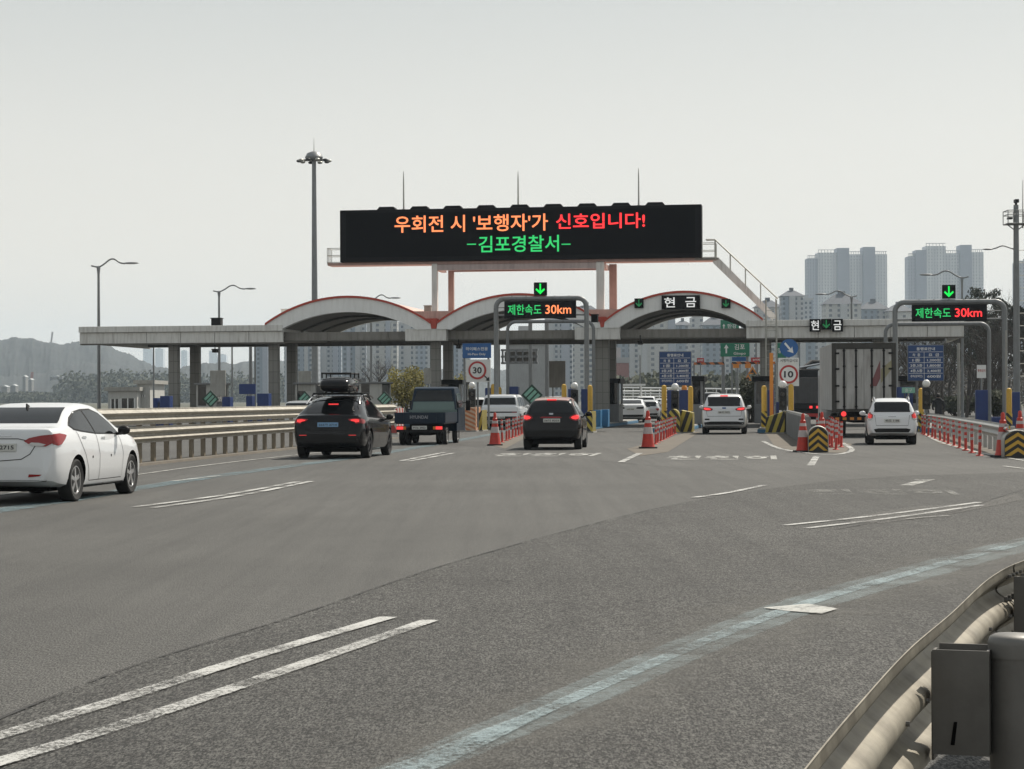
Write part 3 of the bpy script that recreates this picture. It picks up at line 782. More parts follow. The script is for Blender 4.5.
# blocks seen between the columns and under the arches (left to right)
spec = [
 (254, 268, 340, 950, F1, 'slim pale apartment block seen left of the gate columns at the hill edge', 'flat', [(.62, 1, 2, plainblue)]),
 (284, 296, 336, 930, F2, 'narrow blue grey block between the second pair of canopy columns', 'flat', []),
 (297, 318, 330, 880, F1, 'grey block with white window strip right behind the high mast', 'flat', [(.35, .52, 2, plaingrey)]),
 (320, 341, 322, 900, F2, 'bluish block standing under the left half of the first arch', 'flat', [(.1, .3, 1.5, plaingrey), (.6, .85, 1.5, plainblue)]),
 (342, 366, 321, 860, F1, 'striped grey block under the crown of the first arch', 'flat', [(.2, .35, 2, plainblue), (.55, .75, 1, plaingrey)]),
 (367, 397, 322, 820, F3, 'pale block with small dark windows under the right half of the first arch', 'flat', [(.0, .3, 1.5, plaingrey), (.62, .78, 1, plainblue)]),
 (398, 430, 324, 840, F2, 'blue grey block left of the paired middle columns', 'flat', [(.2, .4, 1.5, plaingrey)]),
 (450, 470, 326, 900, F1, 'grey block right of the paired middle columns behind the blue hi-pass sign', 'flat', [(.4, .6, 1.5, plainblue)]),
 (545, 572, 320, 830, F2, 'bluish block behind the right half of the centre speed display frame', 'flat', [(.1, .3, 1.5, plaingrey), (.6, .9, 1, plainblue)]),
 (573, 600, 313, 800, F3, 'pale block with dark sloping roof left of the central column', 'hip', [(.7, .85, 0, plaingrey)]),
 (613, 640, 322, 820, F1, 'tall grey block rising over the pink building', 'flat', [(.6, .78, 1.5, plaingrey)]),
 (640, 675, 315, 780, F3, 'wide pale block at the left side of the third arch', 'flat', [(.05, .2, 1, plaingrey), (.8, 1, 1.5, plainblue)]),
 (676, 691, 325, 860, F1, 'lower pale block with a hipped roof beside the sky gap in the third arch', 'hip', []),
 (692, 703, 317, 840, F3, 'slim pale block with a flat top in the middle of the third arch', 'flat', []),
 (703, 732, 325, 810, F1, 'broad grey block with a wide slate roof under the third arch', 'hip', []),
 (733, 770, 330, 830, F3, 'pale block behind the right foot of the third arch', 'flat', [(.3, .45, 1.5, plaingrey)]),
 (757, 781, 307, 900, F3, 'low pale block with slanting slate roof beside the gantry stair foot', 'hip', []),
 (783, 803, 296, 880, F1, 'grey block with a peaked slate roof above the canopy by the stair', 'hip', [(.3, .6, 0, plaingrey)]),
 (803, 813, 300, 920, F2, 'narrow glassy blue block above the canopy beside the tower pair', 'flat', []),
 (826, 861, 304, 850, F3, 'pale gabled block in front of the left tower cluster', 'hip', [(.4, .6, 0, plaingrey)]),
 (862, 888, 309, 870, F1, 'low gabled grey block at the foot of the left tower cluster', 'hip', []),
 (889, 912, 311, 860, F3, 'pale block with grey roof between the two tower clusters', 'hip', []),
 (800, 826, 338, 780, F1, 'window-dotted block seen below the canopy left of the box truck', 'flat', [(.0, .2, 1, plaingrey)]),
 (894, 915, 338, 800, F2, 'plain bluish block below the canopy right of the box truck', 'flat', []),
 (1017, 1050, 262, 1300, F4, 'lone blue tower cut by the right edge behind the camera mast', 'flat', []),
]
for (a, b, yt, Y, m_, lab, rf, sh) in spec: block(a, b, yt, Y * 1.35, 16, m_, lab, rf, sh)
def tower(parts, Y, label):
    x0 = P(parts[0][0], 300, Y).x; t = thing('apartment_tower', label, 'apartment tower', (x0, Y, 0), 0, 'tall apartment towers on the skyline')
    for i, (a, b, yt, mm, dy) in enumerate(parts):
        pa, pb = P(a, yt, Y), P(b, yt, Y); nm = 'lift_shaft' if mm is plainblue else 'wing'
        w_ = MB().box(pa.x - x0 + .02 * i, pb.x - x0, dy, dy + 18, -1, pa.z).build(nm, mm, t)
        if mm is not plainblue:
            k = MB(); xa, xb = pa.x - x0, pb.x - x0; z = pa.z
            for j in range(6): k.box(xa + (xb - xa) * j / 6 + .2, xa + (xb - xa) * j / 6 + .7, dy + .2, dy + .5, z, z + 2.2)
            k.box(xa, xb, dy, dy + .4, z + 2.2, z + 2.7); k.build('roof_frame', plaingrey, w_)
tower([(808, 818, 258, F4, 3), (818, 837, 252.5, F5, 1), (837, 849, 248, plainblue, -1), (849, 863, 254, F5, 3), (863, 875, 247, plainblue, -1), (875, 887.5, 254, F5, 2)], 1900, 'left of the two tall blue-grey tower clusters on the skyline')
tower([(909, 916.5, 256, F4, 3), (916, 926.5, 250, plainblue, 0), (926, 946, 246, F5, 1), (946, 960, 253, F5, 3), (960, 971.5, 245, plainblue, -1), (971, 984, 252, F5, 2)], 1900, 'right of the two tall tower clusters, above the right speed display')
# far pale blocks beyond the hill on the left
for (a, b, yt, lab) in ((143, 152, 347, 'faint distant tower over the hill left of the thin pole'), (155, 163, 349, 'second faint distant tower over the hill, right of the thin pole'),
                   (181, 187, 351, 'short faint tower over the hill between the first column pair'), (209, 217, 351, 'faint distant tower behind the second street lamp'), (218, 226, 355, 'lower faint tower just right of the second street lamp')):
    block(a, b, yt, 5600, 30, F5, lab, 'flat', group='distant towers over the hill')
# pink and white low buildings
pink = mat('pink_cladding', (.36, .20, .19), .7, 0, .1, .5, dirt=.2)
pb_ = block(611, 629, 363, 420, 14, pink, 'plain dull pink building just right of the central column', 'flat', cat='building', name='commercial_building', group=None)
wh = mat('white_render', (.46, .46, .44), .8, 0, .08, .6, dirt=.25)
def low_house(px0, px1, ytop, Y, label, wins):
    a, b = P(px0, ytop, Y), P(px1, ytop, Y); w_ = b.x - a.x; h = a.z
    t = thing('office_building', label, 'building', (a.x, Y, 0), 0)
    MB().box(0, w_, 0, 8, 0, h).build('wall', wh, t); MB().box(-.3, w_ + .3, -.3, 8.3, h, h + .35).build('roof', M['conc'], t)
    for (f0, f1, z0, z1) in wins:
        f = MB().box(f0 * w_, f1 * w_, -.05, .05, z0 * h, z1 * h).build('window', M['glass'], t)
        n = max(2, int((f1 - f0) * w_ / 1.2)); k = MB()
        for j in range(n + 1): x = f0 * w_ + (f1 - f0) * w_ * j / n; k.box(x - .05, x + .05, -.09, -.055, z0 * h, z1 * h)
        k.build('frame', M['white_paint'], f)
low_house(108, 137, 391, 190, 'low pale office with a long window strip seen past the left guardrail', [(.1, .38, .25, .7), (.45, .92, .35, .72)])
low_house(137, 150, 384, 192, 'narrow taller pale office block beside the long low one', [(.3, .6, .6, .68)])
# big grey slab building behind centre gantry
slab = mat('grey_concrete_slab', (.33, .34, .34), .8, 0, .1, .3, dirt=.25)
t = block(508, 546, 345, 330, 20, slab, 'plain grey concrete building with a projecting balcony frame behind the centre gantry', 'flat', cat='building', name='industrial_building', group=None)
# construction yard on the far left
crane_m = mat('crane_steel', (.40, .36, .34), .6, .2, .1, .3); crane_r = mat('crane_red', (.30, .12, .09), .6, .2)
def crane(px, ybase, pxt, ytop, Y, label, mm):
    a, b = P(px, ybase, Y), P(pxt, ytop, Y); t = thing('crane', label, 'crane', (a.x, Y, 0), 0, 'cranes on the distant building site')
    k = MB(); d = Vector((b.x - a.x, 0, b.z - 3)); n = 14; o1, o2 = Vector((0, -.9, 3)), Vector((0, .9, 3)); up = d.cross(Vector((0, 1, 0))).normalized() * 1.2
    for o in (o1, o2, o1 + up, o2 + up): k.tube([o, o + d], .35, 4)
    for j in range(n):
        p0 = o1 + d * (j / n); p1 = o1 + up + d * ((j + 1) / n); k.tube([p0, p1], .2, 4); k.tube([o2 + d * (j / n), o2 + up + d * ((j + 1) / n)], .2, 4)
    k.build('boom', mm, t); MB().box(-3, 2, -2, 2, 0, 3.2).build('cab', mm, t)
crane(44, 380, 53, 332, 2600, 'tall pale crane boom standing over the far left hill', crane_m)
crane(33, 384, 41, 360, 2300, 'short pale crane boom low on the building site', crane_m)
crane(36, 374, 51, 367, 2300, 'pale crane with a long low boom pointing right on the building site', crane_m)
crane(31, 398, 33, 372, 1700, 'red steel crane mast on the building site', crane_r)
rb = random.Random(11); yardm = mat('yard_building_render', (.20, .20, .195), .8, 0, .15, .3)
for i, (px, yt, w_, lab) in enumerate([(4, 387, 6, 'pale site cabin stack at the far left edge'), (13, 386, 5, 'narrow pale silo block on the far left site'), (24, 377, 3, 'taller pale silo tower beside the red mast'),
                                      (30, 380, 3, 'pale silo right behind the red mast'), (56, 377, 12, 'long low pale shed on the wooded slope'), (46, 386, 7, 'small flat shed under the long low boom'),
                                      (61, 384, 5, 'tiny pale hut below the long shed'), (20, 388, 14, 'brownish low warehouse at the far left'), (88, 394, 26, 'long grey wall-like shed left of the first street lamp')]):
    Y = 1500 + 60 * i; a, b = P(px - w_ / 2, yt, Y), P(px + w_ / 2, yt, Y)
    t = thing('site_building', lab, 'building', (a.x, Y, 0), 0, 'low buildings of the distant yard')
    MB().box(0, b.x - a.x, 0, 9, 0, a.z).build('wall', (pink if i == 7 else yardm), t); MB().prism([(-.4, a.z), (b.x - a.x + .4, a.z), ((b.x - a.x) / 2, a.z + 1.3)], -.4, 9.4).build('roof', plaingrey, t)
# ================================================================== TOLL GATE
ZT, ZB, ZM = 5.70, 4.70, 5.36
VF, VB = 114.0, 126.5
def gu(px, py=330, v=VF): return gate(px, py, v)[0]
uL, uR = gu(80, 335), gu(964, 327)
arches = [(gu(266), gu(431)), (gu(438), gu(600)), (gu(605), gu(763))]
A_TOP = [gate(348, 298, VF)[1], gate(517, 295.5, VF)[1], gate(684, 293, VF)[1]]
ZA = 7.3
tg = gthing('toll_gate', 'long grey toll gate canopy with three red-edged arches on paired tiled columns', 'toll gate', 0, 0)
def arc(u0, u1, zb, zt, n=28):
    hw = (u1 - u0) / 2; rise = zt - zb; rr = (hw * hw + rise * rise) / (2 * rise); cx = (u0 + u1) / 2; cz = zt - rr; a0 = math.asin(hw / rr)
    return [(cx + rr * math.sin(-a0 + 2 * a0 * k / n), cz + rr * math.cos(-a0 + 2 * a0 * k / n)) for k in range(n + 1)]
# roof runs left and right of the arches
runs = [(uL, arches[0][0] + 1.0), (arches[2][1] - .9, uR)]
for a, b in runs:
    MB().box(a, b, VF + .1, VB, ZM - .06, ZT - .05).build('roof', M['pale'], tg)
    MB().box(a, b, VF - .25, VF + .1, ZM, ZT).build('fascia_cap', M['pale'], tg, bevel=.02)
    n = max(3, int((b - a) / 1.75))
    for k in range(n):
        x0 = a + (b - a) * k / n; x1 = a + (b - a) * (k + 1) / n
        MB().box(x0 + .014, x1 - .014, VF - .1, VF + .1, ZB + .04, ZM - .02).build('fascia_panel', M['pale'], tg)
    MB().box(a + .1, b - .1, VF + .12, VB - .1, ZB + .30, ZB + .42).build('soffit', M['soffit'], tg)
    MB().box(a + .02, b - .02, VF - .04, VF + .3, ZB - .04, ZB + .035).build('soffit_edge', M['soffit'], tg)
MB().box(uL, uL + .15, VF + .1, VB, ZB + .04, ZM - .07).build('end_panel', M['pale'], tg)
MB().box(uR - .15, uR, VF + .1, VB, ZB + .04, ZM - .07).build('end_panel', M['pale'], tg)
# blocks between arches
for i, (pa, pb) in enumerate(((405.5, 446.5), (575, 620))):
    a, b = gu(pa), gu(pb)
    MB().box(a, b, VF - .12, VF + .55, ZB + .04, ZM + .05).build('fascia_panel', M['pale'], tg, bevel=.02)
    c = (gu((421, 591)[i]) + gu((437, 605)[i])) / 2 + .02
    MB().box(c - .44, c + .44, VF - .16, VF + .6, ZM + .05, ZM + .62).build('red_block', M['red'], tg, bevel=.02)
    MB().prism([(c - 1.3, ZM + .35), (c + 1.3, ZM + .35), (c + 2.6, ZM + 1.05), (c - 2.6, ZM + 1.05)], VF + .62, VB - .1).build('valley_roof', M['redroof'], tg)
# arches
for i, (a, b) in enumerate(arches):
    zt = ZA if A_TOP[i] < 5 else A_TOP[i]
    outer = arc(a, b, ZT - .02, zt); inner = arc(a + .72, b - .72, ZT - .36, zt - .78)
    n = len(outer)
    for k in range(0, n - 1, 7):            # cladding panels of the arch face
        k1 = min(k + 7, n - 1)
        MB().prism(outer[k:k1 + 1] + inner[k:k1 + 1][::-1], VF - .2, VF + .35).build('arch_panel', M['arch'], tg)
    lo, ro, li, ri = outer[0], outer[-1], inner[0], inner[-1]
    MB().prism([(lo[0] - .05, ZM + .01), (li[0], ZM + .01), li, lo], VF - .19, VF + .34).build('arch_foot', M['arch'], tg)
    MB().prism([(ro[0] + .05, ZM + .01), ro, ri, (ri[0], ZM + .01)], VF - .19, VF + .34).build('arch_foot', M['arch'], tg)
    o2 = [(p[0], p[1] + .12) for p in outer]
    MB().prism(outer + o2[::-1], VF - .28, VF + .05).build('red_edge', M['red'], tg)
    MB().prism([(p[0], p[1] + .005) for p in outer] + [(p[0], p[1] + .07) for p in outer][::-1], VF + .06, VB).build('vault_roof', M['redroof'], tg)
    s2 = [(p[0], p[1] + .12) for p in inner]
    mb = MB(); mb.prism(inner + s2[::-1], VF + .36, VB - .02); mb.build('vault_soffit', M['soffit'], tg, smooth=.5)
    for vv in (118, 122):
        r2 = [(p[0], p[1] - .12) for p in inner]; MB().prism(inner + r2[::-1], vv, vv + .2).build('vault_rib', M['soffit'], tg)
    mb = MB(); mb.prism(outer + inner[::-1], VB - .02, VB + .3); mb.build('rear_arch', M['arch'], tg)
# continuous beams carrying the roof
for v0, v1, dz in ((VF + .75, VF + 1.35, 0), (VB - 1.2, VB - .6, .0)):
    a, b = uL + .3, uR - .3; n = 14
    for k in range(n):
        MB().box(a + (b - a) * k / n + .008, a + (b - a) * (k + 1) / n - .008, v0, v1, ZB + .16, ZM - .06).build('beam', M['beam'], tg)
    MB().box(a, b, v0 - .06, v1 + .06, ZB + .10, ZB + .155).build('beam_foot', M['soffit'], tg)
# columns, in pairs along the lanes, tiled
tile = bpy.data.materials.new('column_tile'); tile.use_nodes = True; t_ = tile.node_tree; b_ = t_.nodes['Principled BSDF']
tc_ = t_.nodes.new('ShaderNodeTexCoord'); br = t_.nodes.new('ShaderNodeTexBrick'); br.offset = 0; br.inputs['Scale'].default_value = 1
br.inputs['Color1'].default_value = (.24, .235, .215, 1); br.inputs['Color2'].default_value = (.21, .205, .19, 1); br.inputs['Mortar'].default_value = (.10, .10, .09, 1)
br.inputs['Mortar Size'].default_value = .012; br.inputs['Brick Width'].default_value = .32; br.inputs['Row Height'].default_value = .62
sw = t_.nodes.new('ShaderNodeSeparateXYZ'); cb = t_.nodes.new('ShaderNodeCombineXYZ'); ad = t_.nodes.new('ShaderNodeMath'); ad.operation = 'ADD'
t_.links.new(tc_.outputs['Object'], sw.inputs[0]); t_.links.new(sw.outputs[0], ad.inputs[0]); t_.links.new(sw.outputs[1], ad.inputs[1]); t_.links.new(ad.outputs[0], cb.inputs[0]); t_.links.new(sw.outputs[2], cb.inputs[1])
t_.links.new(cb.outputs[0], br.inputs['Vector']); t_.links.new(br.outputs[0], b_.inputs['Base Color']); b_.inputs['Roughness'].default_value = .55
colpx = [174, 274, 435.5, 601, 765, 880]
col_u = [gu(p, 360, VF + 1.0) for p in colpx]
for i, u in enumerate(col_u):
    hw = .45 if i == 3 else .27
    for v in (VF + 1.05, VF + 5.2):
        MB().box(u - hw, u + hw, v - .27, v + .27, 0, ZB + .095).build('column', tile, tg, bevel=.03)

# islands between lanes ------------------------------------------------------------
def island(u, v0, v1, w_, label, nose=True):
    t = gthing('toll_island', label, 'traffic island', u, v0, 0, 'kerbed islands between the toll lanes')
    pl = [(-w_ / 2, .7), (-w_ * .3, .15), (0, 0), (w_ * .3, .15), (w_ / 2, .7), (w_ / 2, v1 - v0), (-w_ / 2, v1 - v0)]
    MB().prism(pl, .001, .22, 'Z').build('slab', M['conc'], t, bevel=.02)
    pk = [(x * 1.06, y - (.05 if y < .8 else -.05)) for x, y in pl]
    MB().prism(pk, .001, .16, 'Z').build('painted_kerb', M['kerbblue'], t, bevel=.02)
    return t
isl = {}
ISL = [('a', 190, 398, 104, .0, 'island at the far left booth beyond the guardrail'), ('b', 290, 398, 104, 0, 'island below the second column pair beyond the guardrail'),
       ('c', 372, 398, 100, 0, 'island behind the black car with the roof box'), ('d', 466, 398, 99, 0, 'island left of the squarish white car'),
       ('e', 582, 398, 96, 0, 'island with the blue crash boxes at the central column'), ('f', 680, 398, 93, 0, 'island left of the white people carrier'),
       ('g', 779, 398, 91, 0, 'island right of the white people carrier below the speed 10 sign'), ('h', 928, 398, 91, 0, 'island behind the right guardrail')]
for k, px, py, v0, _, lab in ISL:
    u = gate(px, 399, VF - 5)[0] if k in 'abc' else gate(px, 399, (v0 + VF) / 2)[0]
    isl[k] = (u, v0); island(u, v0, VB + 4, 1.5, lab)

# booths -----------------------------------------------------------------------------
booth_w = mat('booth_wall', (.17, .175, .18), .5, .1, .1, 2, dirt=.25); booth_l = mat('booth_light_wall', (.40, .40, .38), .55, .05, .08, 2, dirt=.25)
def booth(u, v, label, b=.62, dk=False, gr_=False):
    booth_l_ = booth_w if dk else booth_l
    t = gthing('toll_booth', label, 'toll booth', u, v, .22, 'toll booths on the islands')
    MB().box(-b, b, 0, 2.6, 0, 1.0).build('base_wall', booth_l if gr_ else booth_w, t, bevel=.02)
    MB().box(-b, -b + .1, 0, 2.6, 1.0, 2.15).build('side_wall', booth_l_, t)
    MB().box(b - .1, b, 0, .25, 1.0, 2.15).build('corner_post', booth_l_, t); MB().box(b - .1, b, 2.35, 2.6, 1.0, 2.15).build('corner_post', booth_l_, t)
    MB().box(-b + .1, (b - .1) if not gr_ else -b + .55, .02, .08, 1.0, 2.15).build('front_window', M['glass'], t)
    if gr_: MB().box(-b + .56, b - .1, .02, .08, 1.0, 2.15).build('front_panel', booth_l, t)
    MB().box(b - .08, b - .04, .25, 2.35, 1.0, 2.15).build('side_window', M['glass'], t)
    MB().box(-b - .1, b + .1, -.15, 2.8, 2.15, 2.42 if not gr_ else 2.25).build('roof', booth_w if gr_ else M['blackp'], t, bevel=.03)
    MB().box(b, b + .16, .9, 1.6, .85, .95).build('counter', M['steel'], t)
    return t
booth(isl['a'][0], 112, 'grey booth under the canopy beside the far left column pair', .55, gr_=True)
booth(isl['b'][0] + .1, 112, 'grey booth beside the second column pair', .55, gr_=True)
booth(isl['c'][0] - .3, 110, 'dark grey booth behind the roof box of the black car', .6, gr_=True)
booth(gate(450, 390, 118)[0], 118, 'low dark booth behind the dark pickup truck')
booth(gate(612, 390, 116.5)[0], 116.5, 'black glazed booth right of the central column', .38, True)
booth(gate(696.5, 390, 106)[0], 106, 'black booth behind the left blue box pair', .30, True)
booth(gate(761, 390, 108)[0], 108, 'dark booth behind the tall orange pole', .34, True)
booth(gate(908, 390, 110)[0], 110, 'dark booth behind the right fee board', .5, True)

# painted cylinders (bollards) -----------------------------------------------------------
stripem = bpy.data.materials.new('yellow_black_stripes'); stripem.use_nodes = True; t_ = stripem.node_tree; b_ = t_.nodes['Principled BSDF']
tc_ = t_.nodes.new('ShaderNodeTexCoord'); sw = t_.nodes.new('ShaderNodeSeparateXYZ'); t_.links.new(tc_.outputs['Object'], sw.inputs[0])
m1 = t_.nodes.new('ShaderNodeMath'); m1.operation = 'MULTIPLY_ADD'; m1.inputs[1].default_value = 1.0; t_.links.new(sw.outputs[0], m1.inputs[0]); t_.links.new(sw.outputs[2], m1.inputs[2])
m2_ = t_.nodes.new('ShaderNodeMath'); m2_.operation = 'FRACT'; m3 = t_.nodes.new('ShaderNodeMath'); m3.operation = 'MULTIPLY'; m3.inputs[1].default_value = 3.2
t_.links.new(m1.outputs[0], m3.inputs[0]); t_.links.new(m3.outputs[0], m2_.inputs[0])
m4 = t_.nodes.new('ShaderNodeMath'); m4.operation = 'GREATER_THAN'; m4.inputs[1].default_value = .5; t_.links.new(m2_.outputs[0], m4.inputs[0])
cc = mixc(t_, m4.outputs[0], (.02, .02, .02), (.58, .40, .05)); t_.links.new(cc, b_.inputs['Base Color']); b_.inputs['Roughness'].default_value = .55
def bollard(px, ytop, v, label, h=None):
    u, z = gate(px, ytop, v)
    t = gthing('bollard', label, 'bollard', u, v, .0, 'tall yellow bollards on the island noses')
    MB().lathe([(.13, 0), (.13, z * .45)], 16).build('striped_sleeve', stripem, t, smooth=.6)
    MB().lathe([(.115, z * .45), (.115, z - .12), (.09, z - .03), (.03, z)], 16).build('tube', M['yellow'], t, smooth=.8)
bollard(493, 384, 111, 'yellow bollard left of the squarish white car roof'); bollard(499.5, 387, 113, 'shorter yellow bollard just behind the left one')
bollard(564, 384, 97, 'yellow bollard left of the globe signal at the central column'); bollard(590, 385, 98, 'yellow bollard right of the globe signal at the central column')
bollard(664, 385, 95, 'striped yellow bollard at the left of the fee board legs'); bollard(690.5, 386, 96, 'striped yellow bollard at the right of the fee board legs')
bollard(764, 385.5, 93, 'striped yellow bollard left of the tall orange pole'); bollard(791, 384, 94, 'yellow bollard half hidden behind the speed 10 sign')
bollard(921, 388, 95, 'yellow bollard beside the right globe signal'); bollard(1009, 388, 90, 'striped yellow bollard at the right edge by the grey mast')

# blue boxes
def bluebox(px0, px1, ytop, v, label, z0=.22, d=.6, m=None):
    a, z = gate(px0, ytop, v); b, _ = gate(px1, ytop, v)
    t = gthing('blue_cabinet', label, 'cabinet', (a + b) / 2, v, z0 if z0 > .3 else .22, 'blue cabinets on the islands'); w_ = b - a; h = z - t.location.z
    MB().box(-w_ / 2, w_ / 2, 0, d, 0, h).build('housing', m or M['blue'], t, bevel=.015)
    MB().box(-w_ / 2 + .04, w_ / 2 - .04, -.012, -.003, .06, h - .06).build('door', m or M['blue'], t)
    return t
bluebox(485, 490, 388, 111, 'slim blue cabinet left of the squarish white car')
bluebox(508, 518, 386.5, 112, 'blue cabinet top showing over the squarish white car')
bluebox(568, 573, 389, 98.5, 'narrow blue cabinet left of the globe signal at the central column'); bluebox(581, 588, 389, 98.5, 'blue cabinet right of the globe signal at the central column')
bluebox(594, 600.5, 410, 96, 'low blue crash box left half at the central column', d=.8, m=mat('bright_blue_box', (.03, .16, .33), .5, 0, .1, 3, dirt=.3)); bluebox(601.5, 608, 409.5, 97, 'low blue crash box right half at the central column', d=.8, m=MATS['bright_blue_box'])
bluebox(667, 673.5, 390, 97, 'blue cabinet left of the signal under the fee board'); bluebox(679, 690, 390, 97, 'wide blue cabinet right of the signal under the fee board')
bluebox(767.5, 774, 390, 95, 'blue cabinet at the foot of the tall orange pole'); bluebox(776, 779, 402, 95, 'small blue cabinet left of the signal below the speed 10 sign'); bluebox(788, 794, 390, 95, 'blue cabinet right of the signal below the speed 10 sign')
bluebox(897, 904, 387, 96, 'blue cabinet left of the right globe signal'); bluebox(905.5, 913, 387, 97, 'blue cabinet behind the green plate sign')
bluebox(976, 988, 390, 95, 'blue cabinet wrapped round the white notice post', z0=.0)
bluebox(1012, 1020, 392, 93, 'blue cabinet at the foot of the tall camera mast', z0=0)
bluebox(992, 1007, 417, 92, 'low blue box behind the right end of the guardrail', z0=0)
for (a, b, y, lab) in ((153, 157.5, 398, 'narrow blue cabinet beyond the left guardrail'), (160, 169.5, 396, 'wide blue cabinet beyond the left guardrail by the first columns'), (222, 230, 397, 'pair of small blue cabinets beside the green diamond sign'),
                  (257, 268.5, 393.5, 'blue cabinet just left of the second column pair'), (246, 252, 396, 'small blue cabinet under the blue board')):
    bluebox(a, b, y, 103, lab)
# blue board on a post
def board_sign(name, label, px0, px1, y0, y1, v, m, posts, cat='sign', group=None, rows=(), th=.08, zfoot=.2, back=None):
    a, z1 = gate(px0, y0, v); b, z0 = gate(px1, y1, v); cx = (a + b) / 2; w_ = b - a; h = z1 - z0
    t = gthing(name, label, cat, cx, v, zfoot, group); o = zfoot
    MB().box(-w_ / 2, w_ / 2, 0, th, z0 - o, z1 - o).build('panel', m, t, bevel=.01)
    for p in posts:
        pu = gate(p, y1, v)[0] - cx
        MB().tube([(pu, th + .06, 0), (pu, th + .06, z1 - o - .05)], .05, 8).build('post', M['grey'], t, smooth=.6)
    for (txt, fx, fz, fw, fh) in rows:
        lettering(txt, M['signwhite'], t, ((fx - .5) * w_, -.006, z0 - o + fz * h), fw * w_, fh * h, bold=.015)
    return t, w_, h, z0 - o
board_sign('blue_board', 'plain blue board on a post beyond the left guardrail', 239, 255.5, 384, 394, 103, M['blue'], [247])
# fee boards
for (a, b, y0, y1, v, posts, lab) in ((659.5, 691, 352, 385, 98, [675.5], 'blue toll fee table on a post left of the white people carrier'),
                               (908, 943.5, 345.5, 380.5, 97, [925.5], 'blue toll fee table on a post behind the small white hatchback')):
    rows = [('통행료안내', .5, .90, .52, .09)]
    for j, (l_, r_) in enumerate((('차  종', '요  금'), ('1종', '1,200원'), ('2종,3종', '1,800원'), ('4종,5종', '2,400원'), ('경차(장애인)', '600원'))):
        zz = .73 - .152 * j
        rows += [(l_, .235, zz, (.34 if j > 1 else .22), .085), (r_, .73, zz, .38 if j else .3, .085)]
    t, w_, h, z0 = board_sign('fee_board', lab, a, b, y0, y1, v, M['fee'], posts, group='blue fee tables', rows=rows)
    k = MB()
    for j in range(5): k.box(-w_ / 2 + .03, w_ / 2 - .03, -.010, -.004, z0 + h * (.815 - .152 * j) - .008, z0 + h * (.815 - .152 * j) + .008)
    k.box(-.045 * w_ - .008, -.045 * w_ + .008, -.014, -.0105, z0 + .03, z0 + h * .815); k.build('ruling', M['signwhite'], t)
    k = MB(); k.box(-w_ / 2 - .03, w_ / 2 + .03, .082, .12, z0 - .03, z0 + h + .03); k.build('frame', M['grey'], t)
# grey sign backs on posts
for (a, b, y0, y1, v, posts, lab) in ((210, 225.5, 370.5, 396, 106, [212, 224], 'tall grey sign back behind the second street lamp, above the green diamond'), (298, 311, 371, 391, 112, [302.5], 'grey sign back right of the second column pair'),
                           (549, 565.5, 361, 387.5, 128, [552.5, 562.5], 'grey-brown sign back with two struts under the centre canopy'), (424, 431, 368, 384, 112, [428], 'small grey sign back left of the middle columns')):
    board_sign('reversed_sign', lab, a, b, y0, y1, v, M['conc'] if v < 120 else M['soffit'], posts, group='backs of signs for the other direction')
# mint diamonds
def diamond(px, py, half, v, label, rot=0):
    u, z = gate(px, py, v); s = half * v / FPX
    t = gthing('diamond_marker', label, 'hazard marker', u, v, .2, 'green diamond markers on the islands'); z -= .2
    MB().prism([(0, z - s), (s, z), (0, z + s), (-s, z)], 0, .05).build('panel', M['darkgreen'], t)
    for k in (-.5, 0, .5):
        c = Vector((k * s * .85 * .7, z + k * s * .85 * -.7)); d = Vector((.7, .7)) * s * .52; n = Vector((.7, -.7)) * s * .14
        pl = [tuple(c - d - n), tuple(c + d - n), tuple(c + d + n), tuple(c - d + n)]
        MB().prism(pl, -.012, -.002).build('reflective_stripe', M['mint'], t)
    MB().tube([(0, .09, 0), (0, .09, z)], .04, 8).build('post', M['grey'], t)
diamond(210.5, 399, 9, 103, 'green diamond with three pale stripes beyond the left guardrail'); diamond(305, 399, 8, 107, 'green diamond beside the second booth, partly behind the silver car')
diamond(532, 395, 11, 104, 'large green diamond between the squarish white car and the dark hatchback')
diamond(384.5, 399, 8, 98, 'green and black diamond right of the black car')
